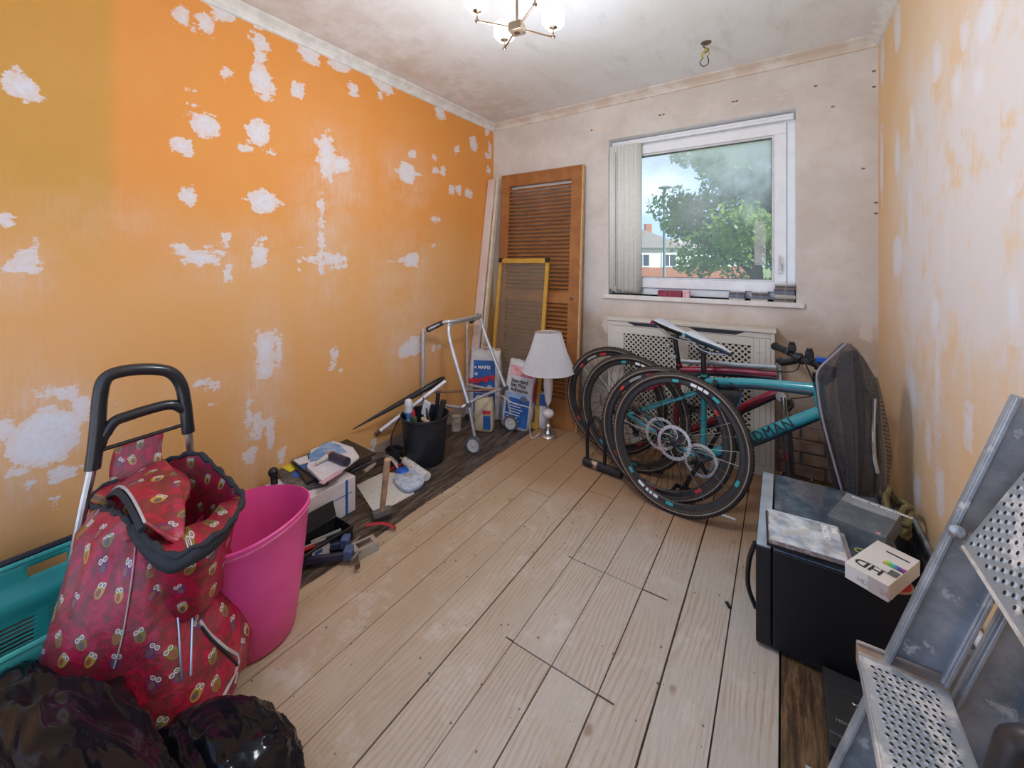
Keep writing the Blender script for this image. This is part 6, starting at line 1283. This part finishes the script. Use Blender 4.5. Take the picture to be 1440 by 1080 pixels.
# align each ring's start with the rim's start (both start left, run along the back)
full = [rimp]
for a_, b2 in zip([rimp] + body_r[:-1], body_r):
    full.append([(p_ + q) / 2 for p_, q in zip(a_, b2)]) if a_ is not rimp else full.append([p_.lerp(q, .35) + V((0, 0, .004)) for p_, q in zip(a_, b2)])
    full.append(b2)
mb = MB(); mb.rings(full, caps=False); mb.add(full[-1], [tuple(range(NR))]); bag = obj('bag_body', mb, OWL, tr, fixn=False, ang=80)
def uvb(i, p_):
    k = i % NR; return ((k / NR) * 1.15 + (0 if k else 0), p_.z)
uvset(bag, uvb)
LIN = M('lining_maroon', (.10, .012, .02), .7)
mb = MB(); cr_ = sum(rimp, V((0, 0, 0))) / NR; lr = [rimp] + [[cr_ + (p_ - cr_) * s_ + V((0, 0, dz)) for p_ in rimp] for s_, dz in ((.93, -.04), (.86, -.12), (.80, -.22))]; lr = [[p_ - (p_ - cr_).normalized() * .002 for p_ in r_] for r_ in lr]; mb.rings(lr, caps=False); mb.add(lr[-1], [tuple(range(NR))]); lin = obj('inner_lining', mb, OWL, tr, fixn=False, ang=80); uvset(lin, lambda i, p_: ((i % NR) / NR * 1.15, p_.z + .3))
TRM = M('black_trim', (.02, .022, .027), .75, bmp=.8, bscale=60)
b_ = MB(); seg = rimp[NR // 4 - 2:] if False else rimp; pts = [p_ + V((0, 0, .004 * math.sin(i * 1.9))) for i, p_ in enumerate(seg)]; b_.tube(pts, [.0075 + .0025 * math.sin(i * 1.3) for i in range(len(pts))], 8, closed=True); obj('gathered_trim', b_, TRM, bag)
b_ = MB(); ff = []
for i in range(0, 20):
    u = i / 19; k = int(NR * (.46 + .30 * u)); p_ = rimp[k % NR]; w = .035 * math.sin(math.pi * u) ** .5
    ff.append([p_ + V((0, 0, .004)), p_ - ax_f * .012 + V((0, 0, -w * .5)), p_ - ax_f * .013 + V((0, 0, -w))])
b_.rings(ff, caps=False, closed=False); obj('trim_fold', b_, TRM, bag, solid=.003, fixn=False)
# strap of fabric over the hanging bar
b_ = MB(); q4 = [(162, 628, 1.33), (231, 604, 1.36), (231, 660, 1.325), (155, 684, 1.30)]; q4 = [D(*q) for q in q4]
b_.grid(lambda u, v: q4[0].lerp(q4[1], u).lerp(q4[3].lerp(q4[2], u), v) - ax_f * (.010 * math.sin(math.pi * v)), 10, 8); o = obj('hanging_flap', b_, OWL, tr, solid=.002, fixn=False, ang=80); uvset(o, lambda i, p_: (p_.dot(ax_r) + 3, p_.z))
# lid lobe folded into the opening
c0, c1, c2, c3 = D(156, 694, 1.27), D(232, 648, 1.31), D(258, 764, 1.06), D(204, 756, 1.03)
def lobe(u, v):
    p_ = c0.lerp(c1, u).lerp(c3.lerp(c2, u), v); return p_ + V((0, 0, .055 * math.sin(math.pi * v * .9) * (1 - .25 * u) + .02 * math.sin(3 * u + 2 * v))) + ax_r * (.035 * math.sin(math.pi * v) * (u - .2))
b_ = MB(); b_.grid(lobe, 18, 24); o = obj('folded_lid', b_, OWL, tr, solid=.003, fixn=False, ang=80); uvset(o, lambda i, p_: (p_.dot(ax_r) + 3, p_.z * .6 + p_.dot(ax_f) * .8))
PIP = M('pale_piping', (.55, .50, .48), .5)
b_ = MB(); b_.tube([lobe(0, v / 24) + V((0, 0, .002)) for v in range(25)], .0032, 6); obj('lid_piping', b_, PIP, o)
b_ = MB(); b_.tube([lobe(0, v / 24) + V((0, 0, -.010)) - ax_f * .008 for v in range(25)], .009, 6); obj('lid_lining_edge', b_, TRM, o)
c0b, c1b, c2b, c3b = D(232, 650, 1.30), D(262, 668, 1.28), D(262, 775, 1.08), D(238, 770, 1.06)
b_ = MB(); b_.grid(lambda u, v: c0b.lerp(c1b, u).lerp(c3b.lerp(c2b, u), v) + V((0, 0, .03 * math.sin(math.pi * v))) + ax_r * .015 * math.sin(6 * v), 8, 16); o = obj('inner_flap', b_, OWL, tr, solid=.002, fixn=False, ang=80); uvset(o, lambda i, p_: (p_.dot(ax_r) + 5, p_.z))
def onbag(px, py):        # first hit of the pixel's ray on the modelled bag front
    d = ray(px, py); o_ = V((0, 0, CH)); best = None
    from mathutils import geometry
    for i in range(len(full) - 1):
        for k in range(NR):
            a_, b2, c2_, d2 = full[i][k], full[i][(k + 1) % NR], full[i + 1][(k + 1) % NR], full[i + 1][k]
            for tri in ((a_, b2, c2_), (a_, c2_, d2)):
                h = geometry.intersect_ray_tri(*tri, d, o_, True)
                if h is not None and (best is None or (h - o_).length < (best - o_).length): best = h
    return (best - ray(px, py).normalized() * .003) if best is not None else None
def seam(pts, r, nm, mt):
    b_ = MB(); b_.tube(sm([h for h in (onbag(*q) for q in pts) if h is not None], 3), r, 6); obj(nm, b_, mt, bag)
seam([(190, 770), (187, 800), (180, 850), (171, 900), (160, 940)], .0018, 'piping', PIP)
for pts in (((246, 793), (248, 840), (252, 890), (255, 955)), ((273, 778), (272, 830), (270, 890), (268, 950))): seam(pts, .0030, 'front_rod', ALU)
seam([(140, 716), (122, 740), (100, 762)], .0018, 'piping', PIP)
seam([(281, 873), (295, 892), (318, 912), (336, 930), (340, 948), (330, 972), (308, 992)], .0042, 'pocket_piping', PIP)
seam([(284, 880), (297, 898), (319, 918), (334, 936)], .0035, 'pocket_zip', TRM)
b_ = MB(); b_.box(V((D(205, 985, 1.12).x, D(205, 985, 1.12).y, .082)), (.26, .16, .012), rz=TH); obj('base_plate', b_, BLKM, tr)
for s_ in (-1, 1):
    c = D(200, 1000, 1.12) + ax_r * .15 * s_; c.z = .075; b_ = MB(); b_.lathe([(.05, -.014), (.073, -.013), (.075, 0), (.073, .013), (.05, .014)], c, 24, ax=ax_r); w_ = obj('wheel', b_, RUB, tr); b_ = MB(); b_.lathe([(.05, -.0145), (.05, .0145)], c, 20, ax=ax_r); obj('wheel_hub', b_, GREY, w_)
b_ = MB(); c = D(200, 1000, 1.12); c.z = .075; b_.tube([c - ax_r * .17, c + ax_r * .17], .005, 8); obj('axle', b_, STEEL, tr)
b_ = MB(); q = D(309, 992, 1.05); b_.tube([q + V((0, 0, -.015)), V((q.x, q.y, .004))], .010, 8); obj('stand_leg', b_, M('cream_leg', (.72, .70, .66), .5), tr)

# ------------------------------------------------------------------ pink flexible tub
PK = M('pink_rubber', (.80, .09, .34), .42, var=(.76, .075, .30), scale=6, bmp=.08, bscale=40)
tc_ = ax_r * -.845 + ax_f * 1.325; t = thing('garden_tub', 'bright pink flexible garden tub squeezed behind the crimson trolley', 'tub', tuple(tc_))
NN = 64; rl = []
def tubring(r, z, sq, lift=0):
    out = []
    for k in range(NN):
        a_ = 2 * math.pi * k / NN; ca_, sa = math.cos(a_), math.sin(a_); out.append(tc_ + ax_r * r * (1 - sq) * ca_ + ax_f * r * (1 + sq) * sa + V((0, 0, z + lift * math.cos(2 * a_ + .3))))
    return out
for r, z, sq, l in ((.110, 0, 0, 0), (.120, .012, 0, 0), (.140, .14, .03, 0), (.156, .27, .06, .004), (.170, .378, .10, .010), (.174, .385, .10, .010), (.174, .393, .10, .010), (.168, .396, .10, .010), (.165, .378, .10, .01), (.151, .27, .06, .004), (.134, .14, .03, 0), (.112, .02, 0, 0)): rl.append(tubring(r, z, sq, l))
b_ = MB(); b_.rings(rl); tub = obj('tub_body', b_, PK, t)
b_ = MB(); b_.tube(tubring(.170, .378, .10, .010), .0045, 6, closed=True); obj('rolled_edge', b_, M('pink_edge', (.75, .16, .36), .4), tub)

# ------------------------------------------------------------------ teal slotted crate
TG = M('teal_crate_plastic', (.05, .40, .36), .38, var=(.04, .34, .31), scale=5); kx0, kx1, ky0, ky1, kz = -1.965, -1.52, -.30, .34, .285
t = thing('plastic_crate', 'teal plastic crate with slotted sides beside the left wall behind the trolley', 'crate', ((kx0 + kx1) / 2, .02, 0))
b_ = MB(); b_.span(kx0 + .02, kx1 - .02, ky0 + .02, ky1 - .02, .004, .012); obj('base', b_, TG, t)
def cside(nm, fixed, axis, lo, hi, sgn):
    mb = MB(); prof = [(0, .285), (0, .215), (.022, .19), (.03, .16), (.016, .135), (.016, .01)]       # inward offset, z
    def pt(t_, off, z): return V((fixed + sgn * off, t_, z)) if axis == 'y' else V((t_, fixed + sgn * off, z))
    n_ = int((hi - lo) / .012); hole = lambda t_: abs(((t_ - lo) % .22) - .11) < .045
    for i in range(n_):
        t0, t1 = lo + (hi - lo) * i / n_, lo + (hi - lo) * (i + 1) / n_
        bands = [(0, .285, 0, .262), (0, .262, 0, .232), (0, .232, 0, .215), (0, .215, .022, .19), (.022, .19, .03, .16), (.03, .16, .016, .135), (.016, .135, .016, .118)]
        z = .118
        while z > .03: bands += [(.016, z, .016, z - .006), (.016, z - .006, .016, z - .013)]; z -= .013
        bands.append((.016, z, .016, .008))
        for j, (o0, z0, o1, z1) in enumerate(bands):
            if j == 1 and hole((t0 + t1) / 2): continue
            if j >= 8 and (j % 2 == 0) and j < len(bands) - 1 and ((t0 + t1) / 2 - lo) % .105 > .030: continue
            mb.add([pt(t0, o0, z0), pt(t1, o0, z0), pt(t1, o1, z1), pt(t0, o1, z1)], [(0, 1, 2, 3)])
    o = obj(nm, mb, TG, t, fixn=False); bm = bmesh.new(); bm.from_mesh(o.data); bmesh.ops.remove_doubles(bm, verts=bm.verts, dist=.0005); bm.to_mesh(o.data); bm.free(); o.data.shade_smooth(); o.data.set_sharp_from_angle(angle=R_(50))
    md = o.modifiers.new('s', 'SOLIDIFY'); md.thickness = .0025; md.offset = 0; return o
cside('slotted_side', kx0, 'y', ky0, ky1, 1); cside('slotted_side', kx1, 'y', ky0, ky1, -1); cside('slotted_end', ky0, 'x', kx0, kx1, 1); cside('slotted_end', ky1, 'x', kx0, kx1, -1)
b_ = MB(); b_.tube([(kx0, ky0, kz), (kx1, ky0, kz), (kx1, ky1, kz), (kx0, ky1, kz)], .008, 8, closed=True); obj('rim', b_, TG, t)
b_ = MB(); b_.tube([(kx0 - .012, ky0, kz + .012), (kx0 - .012, ky1 + .02, kz + .012)], .010, 8); lab(obj('dark_rim_strip', b_, M('navy_board', (.015, .022, .035), .5), t), 'dark strip along the wall side rim')

# ------------------------------------------------------------------ black refuse sacks
m, n, b = newmat('bin_liner'); b.inputs['Base Color'].default_value = (.006, .007, .010, 1); b.inputs['Roughness'].default_value = .13; b.inputs['IOR'].default_value = 1.3
p = pos(n); wv_ = noi(n, nd(n, 'Mapping', i_0=p, i_Rotation=(.2, .5, .9), i_Scale=(.3, 2.6, .8)).outputs[0], 5, 1.5, .4, .3); rdg = math_(n, 'ABSOLUTE', math_(n, 'SUBTRACT', wv_, .5)); bump(n, b, rdg, .8, .07); BIN = m
def binbag(label, c, r, seed, fold=(.8, .5, .3), amp=1.0):
    t = thing('bin_bag', label, 'bin bag', (c[0], c[1], 0), 'black bin bags'); c = V(c); U, W2_ = 190, 110; rl = []; fu = V(fold).normalized()
    for j in range(W2_ + 1):
        th_ = math.pi * (j + .01) / (W2_ + .02); ring = []
        for k in range(U):
            a_ = 2 * math.pi * k / U; d = V((math.sin(th_) * math.cos(a_), math.sin(th_) * math.sin(a_), math.cos(th_))); al = d.dot(fu); q = d - fu * al * .78 + V((seed, seed * .7, seed * .3))
            s1 = mnoise.noise(d * 1.5 + V((seed, 0, 0))); w_ = V((mnoise.noise(d * 2.1 + V((0, seed, 0))), mnoise.noise(d * 2.1 + V((5, seed, 0))), 0)) * .35
            f1_ = 1 - abs(mnoise.noise((q + w_) * 3.1)) * 2.2; f2_ = 1 - abs(mnoise.noise((q + w_ * .6) * 6.5 + V((2, 7, 1)))) * 2.2; f3_ = 1 - abs(mnoise.noise((q + w_ * .5) * 13 + V((9, 2, 4)))) * 2.2
            k_ = 1 + .13 * s1 + amp * (.080 * f1_ + .040 * f2_ + .006 * f3_) - .06
            sq = (abs(d.x) ** 2.6 + abs(d.y) ** 2.6 + abs(d.z) ** 2.6) ** (-1 / 2.6)
            p_ = c + V((d.x * r[0], d.y * r[1], d.z * r[2])) * k_ * sq; p_.z = max(p_.z, .004); ring.append(p_)
        rl.append(ring)
    b_ = MB(); b_.rings(rl); obj('sack', b_, BIN, t, ang=60)
    return t
binbag('large shiny black bin bag at the front in the left corner of the photo', (-1.15, .085, .125), (.42, .215, .19), 3.1, fold=(.85, .5, -.25))
binbag('small black bin bag slumped on the pale boards in front of the trolley', (-.985, .335, .07), (.225, .17, .12), 8.7, fold=(.5, .8, .1), amp=.8)

# ------------------------------------------------------------------ clutter by the left wall
CB = M('carton_white', (.70, .66, .66), .6, var=(.66, .54, .54), scale=5); t = thing('carton', 'white cardboard carton with blue tape under the leaflets by the left wall', 'box', (-1.87, 1.10, 0))
b_ = MB(); b_.span(-2.02, -1.74, .93, 1.22, .002, .17); cb = obj('carton_body', b_, CB, t, bev=.003)
b_ = MB(); b_.span(-1.7405, -1.7385, 1.165, 1.178, .002, .17); b_.span(-1.7405, -1.7385, 1.05, 1.20, .10, .103); obj('blue_tape', b_, BLUE, cb)
b_ = MB(); b_.span(-1.739, -1.737, .945, .985, .03, .075); obj('blue_label', b_, BLUE, cb); text('bulb', .03, WINK, (-1.7365, .95, .045), (0, 1, 0), (0, 0, 1), cb)
def leaf(name, pts, z, h, mat, label, cat='leaflet', prints=(), tilt=0, grp='leaflets on the carton'):
    q = [P(x, y, Z=z) for x, y in pts]; q = [V((p_.x if p_.x > XL + .012 else XL + .012, p_.y, z + tilt * i)) for i, p_ in enumerate(q)]; c = sum(q, V((0, 0, 0))) / len(q); b_ = MB(); b_.poly(q, (0, 0, h)); o = obj(name, b_, mat, off=(c.x, c.y, z), flat=True); tag(o, label, cat, grp)
    for pp, mt, nm in prints:
        qq = [P(x, y, Z=z + h + .0008) for x, y in pp]; b_ = MB(); b_.poly(qq, (0, 0, .0006)); obj(nm, b_, mt, o, flat=True)
    return o
GL = M('gloss_dark', (.05, .05, .055), .25, var=(.12, .12, .12), scale=12); GB2 = M('print_blue_sky', (.10, .28, .55), .3, var=(.35, .5, .7), scale=14); GW = M('print_white', (.72, .72, .75), .3, var=(.62, .62, .66), scale=20)
leaf('dark_card', [(378, 658), (410, 694), (462, 682), (448, 632), (418, 628)], .176, .012, GL, 'dark printed card jutting left from under the blue leaflet', prints=[([(396, 657), (408, 664), (419, 658), (407, 651)], M('print_yellow', (.75, .62, .03), .4), 'yellow_patch'), ([(408, 668), (416, 672), (424, 668), (416, 663)], BLUE, 'blue_badge')])
leaf('black_folder', [(388, 641), (432, 682), (528, 640), (482, 618), (432, 624)], .190, .012, M('folder_black', (.02, .02, .022), .3), 'black folder lying under the blue and white leaflet')
leaf('grey_leaflet', [(402, 645), (442, 672), (470, 655), (440, 628)], .204, .006, GL, 'dark grey leaflet with a white square at the left of the pile', prints=[([(412, 647), (422, 654), (434, 650), (432, 640)], GW, 'white_square'), ([(422, 656), (428, 660), (434, 656), (427, 652)], BLUE, 'blue_badge')])
leaf('catalogue', [(432, 660), (455, 682), (505, 645), (496, 632), (460, 619), (434, 634)], .212, .012, GW, 'blue and white glossy catalogue on top of the carton pile', prints=[([(434, 640), (436, 650), (488, 636), (478, 626), (460, 620)], GB2, 'blue_band'), ([(448, 679), (454, 681), (482, 664), (478, 660)], M('print_pink', (.62, .36, .48), .4), 'pink_band')])
q_ = P(466, 645, Z=.226); t = thing('glue_tube', 'dark tube with an orange band and white nozzle lying on the catalogue', 'tube', tuple(q_))
e_ = P(488, 650, Z=.240); s_ = P(444, 652, Z=.240); b_ = MB(); b_.tube([q_ + V((0, 0, .014)), e_], [.020, .022], 12); obj('tube_body', b_, M('tube_navy', (.03, .03, .07), .35), t); b_ = MB(); b_.tube([q_ + V((0, 0, .014)) + (q_ - e_) * .12, q_ + V((0, 0, .014))], .0205, 12); obj('orange_band', b_, M('orange_band', (.75, .22, .03), .4), t); b_ = MB(); b_.tube([q_ + V((-.0, 0, .014)) + (q_ - e_) * .12, s_], [.016, .006], 10); obj('nozzle', b_, M('nozzle_cream', (.66, .62, .56), .4), t)
# open black tool box
TBK = M('toolbox_black', (.014, .014, .016), .35); t = thing('tool_box', 'long open black tool box with a white label on the dark boards', 'tool box', (-1.63, 1.03, 0))
tx0, tx1, ty0, ty1 = -1.69, -1.565, .80, 1.085
b_ = MB(); b_.span(tx0, tx1, ty0, ty1, .002, .008); b_.span(tx0, tx0 + .005, ty0, ty1, .002, .062); b_.span(tx1 - .005, tx1, ty0, ty1, .002, .062); b_.span(tx0, tx1, ty0, ty0 + .005, .002, .062); b_.span(tx0, tx1, ty1 - .005, ty1, .002, .062); b_.span(tx1 - .002, tx1 + .006, ty0, ty1, .056, .066); base_ = obj('tray', b_, TBK, t, bev=.002)
b_ = MB(); b_.hexa([V((tx0 - .004, ty0, .062)), V((tx0 + .002, ty0, .062)), V((tx0 + .002, ty1, .062)), V((tx0 - .004, ty1, .062)), V((tx0 - .03, ty0, .122)), V((tx0 - .024, ty0, .125)), V((tx0 - .024, ty1, .125)), V((tx0 - .03, ty1, .122))]); obj('lid', b_, TBK, t, bev=.002)
b_ = MB(); b_.span(tx1 + .0005, tx1 + .0015, .90, .975, .008, .054); lb_ = obj('white_label', b_, M('label_pink', (.68, .60, .60), .5), base_); b_ = MB(); b_.span(tx1 + .0015, tx1 + .0022, .91, .942, .034, .049); obj('blue_print', b_, BLUE, base_)
for i, (y, col) in enumerate(((.83, RED), (.88, STEEL), (.95, GREY))):
    b_ = MB(); b_.tube([V((-1.66, y, .03)), V((-1.60, y + .10, .05))], .007, 8); o = tag(obj('screwdriver', b_, col, off=(-1.63, y, .02)), ('red handled', 'plain steel', 'grey handled')[i] + ' screwdriver lying in the open black tool box', 'screwdriver', 'tools in the tool box')
# pry bar
a_, c_ = P(515, 739, Z=.03), P(556, 738, Z=.02); b_ = MB(); b_.tube(sm([a_, a_.lerp(c_, .4) + V((0, 0, .008)), a_.lerp(c_, .8), c_ + V((.012, -.01, -.008))], 4), .0085, 8, sq=.6); tag(obj('pry_bar', b_, M('red_enamel', (.42, .02, .03), .35), off=tuple(a_)), 'short red pry bar sticking out beside the open tool box', 'pry bar')
# clamps
NB = M('clamp_navy', (.03, .035, .07), .4, .3)
for i, (p0, p1, r_, lb2) in enumerate((((405, 776), (486, 764), .018, 'thick navy metal clamp bar nearest the tool box'), ((405, 792), (490, 780), .014, 'thinner dark metal clamp bar nearest the pale boards'))):
    a_, c_ = P(*p0, Z=.03), P(*p1, Z=.03); d = (c_ - a_).normalized(); sd = d.cross(V((0, 0, 1))); t = thing('bar_clamp', lb2, 'clamp', tuple(a_), 'clamps by the tub'); b_ = MB()
    b_.hexa([a_ - sd * r_ - V((0, 0, .012)), c_ - sd * r_ - V((0, 0, .012)), c_ + sd * r_ - V((0, 0, .012)), a_ + sd * r_ - V((0, 0, .012)), a_ - sd * r_ * .6 + V((0, 0, .012)), c_ - sd * r_ * .6 + V((0, 0, .012)), c_ + sd * r_ * .6 + V((0, 0, .012)), a_ + sd * r_ * .6 + V((0, 0, .012))]); obj('bar', b_, NB, t, bev=.003)
    b_ = MB(); b_.box(c_ + d * .0 + V((0, 0, .008)), (.035, .045, .042), rz=.7); obj('jaw', b_, M('clamp_blue', (.06, .11, .24), .4), t, bev=.006)
    b_ = MB(); b_.tube([c_ + d * .02 + sd * .03, c_ + d * .05 - sd * .03], .008, 8); obj('screw_handle', b_, STEEL, t)
q_ = P(512, 766, Z=.03); t = thing('steel_bracket', 'pale square steel bracket with a bolt, lying at the edge of the dark boards', 'bracket', (q_.x, q_.y, 0)); c = V((q_.x, q_.y, .035)); e1 = V((.25, 1, 0)).normalized(); e2 = V((1, -.25, 0)).normalized()
b_ = MB()
for s_, l1, l2 in ((1, .05, .008), (-1, .05, .008)): b_.box(c + e2 * s_ * .024, (.010, .10, .006), rz=-.245)
for s_ in (1, -1): b_.box(c + e1 * s_ * .040, (.048, .018, .0062), rz=-.245)
b_.box(c + e2 * .03 - V((0, 0, .017)), (.004, .10, .034), rz=-.245); obj('square_frame', b_, M('zinc', (.50, .50, .50), .35, .6), t)
bt = P(503, 800, Z=.012); b_ = MB(); b_.tube([c - e1 * .03 + V((0, 0, -.012)), bt + V((0, 0, .012))], .0055, 8); b_.tube([bt + V((-.0, 0, .004)), bt + V((0, 0, .022))], .009, 6); obj('bolt', b_, M('rusty_bolt', (.18, .11, .07), .6, .5), t)
# hammer standing on its head
hb_ = P(537, 722, Z=.03); ht_ = P(545, 646, Y=hb_.y); t = thing('club_hammer', 'club hammer standing on its head with a worn wooden handle upright', 'hammer', (hb_.x, hb_.y, 0))
hz_ = V((hb_.x, hb_.y, .03)); b_ = MB(); b_.tube([hz_, V((ht_.x, hb_.y, ht_.z))], [.013, .0155, ][:2], 12); obj('handle', b_, M('hammer_wood', (.50, .33, .20), .6, var=(.32, .20, .12), scale=30), t)
b_ = MB(); dh = V((.35, 1, 0)).normalized(); b_.tube([hz_ - dh * .045, hz_ - dh * .038, hz_ + dh * .038, hz_ + dh * .045], [.020, .025, .025, .020], 8); obj('head', b_, M('forged_grey', (.14, .13, .13), .55, .6), t, flat=True)
# paper sheet, packet, cartridge, bits
leaf('instruction_sheet', [(501, 682), (524, 718), (532, 722), (583, 694), (556, 665), (540, 664)], .0015, .0006, M('paper_cream', (.66, .63, .56), .6, var=(.52, .49, .44), scale=60, vlo=.55, vhi=.62), 'cream instruction sheet lying on the dark boards behind the hammer', cat='paper', grp=None)
q4 = [P(553, 672, Z=.02), P(572, 690, Z=.02), P(597, 677, Z=.02), P(575, 658, Z=.02)]; cq = sum(q4, V((0, 0, 0))) / 4; b_ = MB(); b_.rings([[cq + (p_ - cq) * k + V((0, 0, z)) for p_ in sm(q4, 4, closed=True)] for k, z in ((.92, -.018), (1, -.008), (1, .004), (.8, .014), (.4, .017))]); o = tag(obj('wipes_packet', b_, M('packet_white', (.60, .63, .68), .3, var=(.35, .45, .62), scale=30), off=(cq.x, cq.y, 0)), 'pale blue and white soft packet lying on the instruction sheet', 'packet')
b_ = MB(); b_.ball(P(566, 662, Z=.035), (.042, .032, .014)); obj('blue_lid', b_, M('blue_bright', (.02, .12, .55), .35), o); b_ = MB(); b_.box(cq + V((-.01, .01, .0165)), (.05, .04, .0015), rz=.5); obj('bar_label', b_, M('label_greyw', (.6, .6, .6), .5, var=(.1, .1, .1), scale=200), o)
a_, c_ = P(569, 648, Z=.026), P(599, 669, Z=.026); t = thing('sealant_cartridge', 'white sealant cartridge lying by the black bucket', 'cartridge', tuple(a_.lerp(c_, .5) - V((0, 0, .025)))); d = (c_ - a_).normalized()
b_ = MB(); b_.tube([a_, c_], .0235, 16); obj('cartridge_body', b_, M('cartridge', (.72, .70, .68), .4, var=(.45, .40, .36), scale=50, vlo=.55, vhi=.62), t); b_ = MB(); b_.tube([c_, c_ + d * .012], .0242, 16); obj('base_ring', b_, WHT, t); b_ = MB(); b_.tube([a_, a_ - d * .02, a_ - d * .07], [.012, .009, .004], 10); obj('nozzle', b_, M('nozzle_tan', (.42, .26, .14), .5), t); b_ = MB(); b_.tube([a_ - d * .07, a_ - d * .095], .006, 8); obj('red_tip', b_, RED, t)
a_ = P(528, 650, Z=.04); t = thing('paint_roller', 'worn paint roller frame lying between the papers and the black bucket', 'roller', (a_.x, a_.y, 0))
for i in range(4):
    b_ = MB(); p0 = P(526 + i * 2, 636 + i * 2, Z=.05 + .004 * i); p1 = P(560, 652 + i * 2.5, Z=.02); b_.tube(sm([p0, p0.lerp(p1, .5) + V((0, .01, .02)), p1]), .004, 6); obj('cage_wire', b_, STEEL, t)
b_ = MB(); b_.tube(sm([P(475, 672, Z=.02), P(500, 655, Z=.03), P(522, 645, Z=.04)]), .012, 8); obj('handle', b_, BLK, t)
for i, (x0, y0_, x1, y1_, r_, mt, nm, lb2) in enumerate(((497, 658, 518, 646, .010, WHT, 'putty_knife', 'white splashed putty knife beside the carton'), (512, 664, 528, 652, .012, M('knife_tan', (.45, .38, .30), .5), 'wood_scraper', 'tan scraper lying behind the upright hammer'), (545, 662, 570, 650, .006, RED, 'red_pencil', 'thin red pencil beside the white cartridge'))):
    a_, c_ = P(x0, y0_, Z=.015), P(x1, y1_, Z=.02); b_ = MB(); b_.tube([a_, a_.lerp(c_, .6), c_], [r_, r_, r_ * .6], 8); tag(obj(nm, b_, mt, off=tuple(a_)), lb2, 'tool')
b_ = MB(); b_.tube(sm([P(385, 668, X=-2.0), P(388, 690, X=-1.99), P(400, 705, X=-1.97)]), .016, 8); b_.ball(P(384, 664, X=-2.0), .022); tag(obj('spray_head', b_, BLK, off=(-2.0, .93, .1)), 'black curved nozzle poking up between the wall and the carton', 'nozzle')
q_ = P(488, 743, Z=.0); b_ = MB()
q4 = [P(360, 660, Z=.02), P(375, 690, Z=.02)]
ra = random.Random(5); db = MB()
for i in range(70):
    x, y = ra.uniform(-1.40, -.05), ra.uniform(.55, 2.0); z = .001; s_ = ra.uniform(.0012, .0032); db.box((x, y, z), (s_, s_ * ra.uniform(.5, 1.6), .002), rz=ra.uniform(0, 3))
stuff(obj('plaster_crumbs', db, M('crumbs', (.45, .42, .40), .9, var=(.1, .08, .07), scale=200), floor, flat=True))
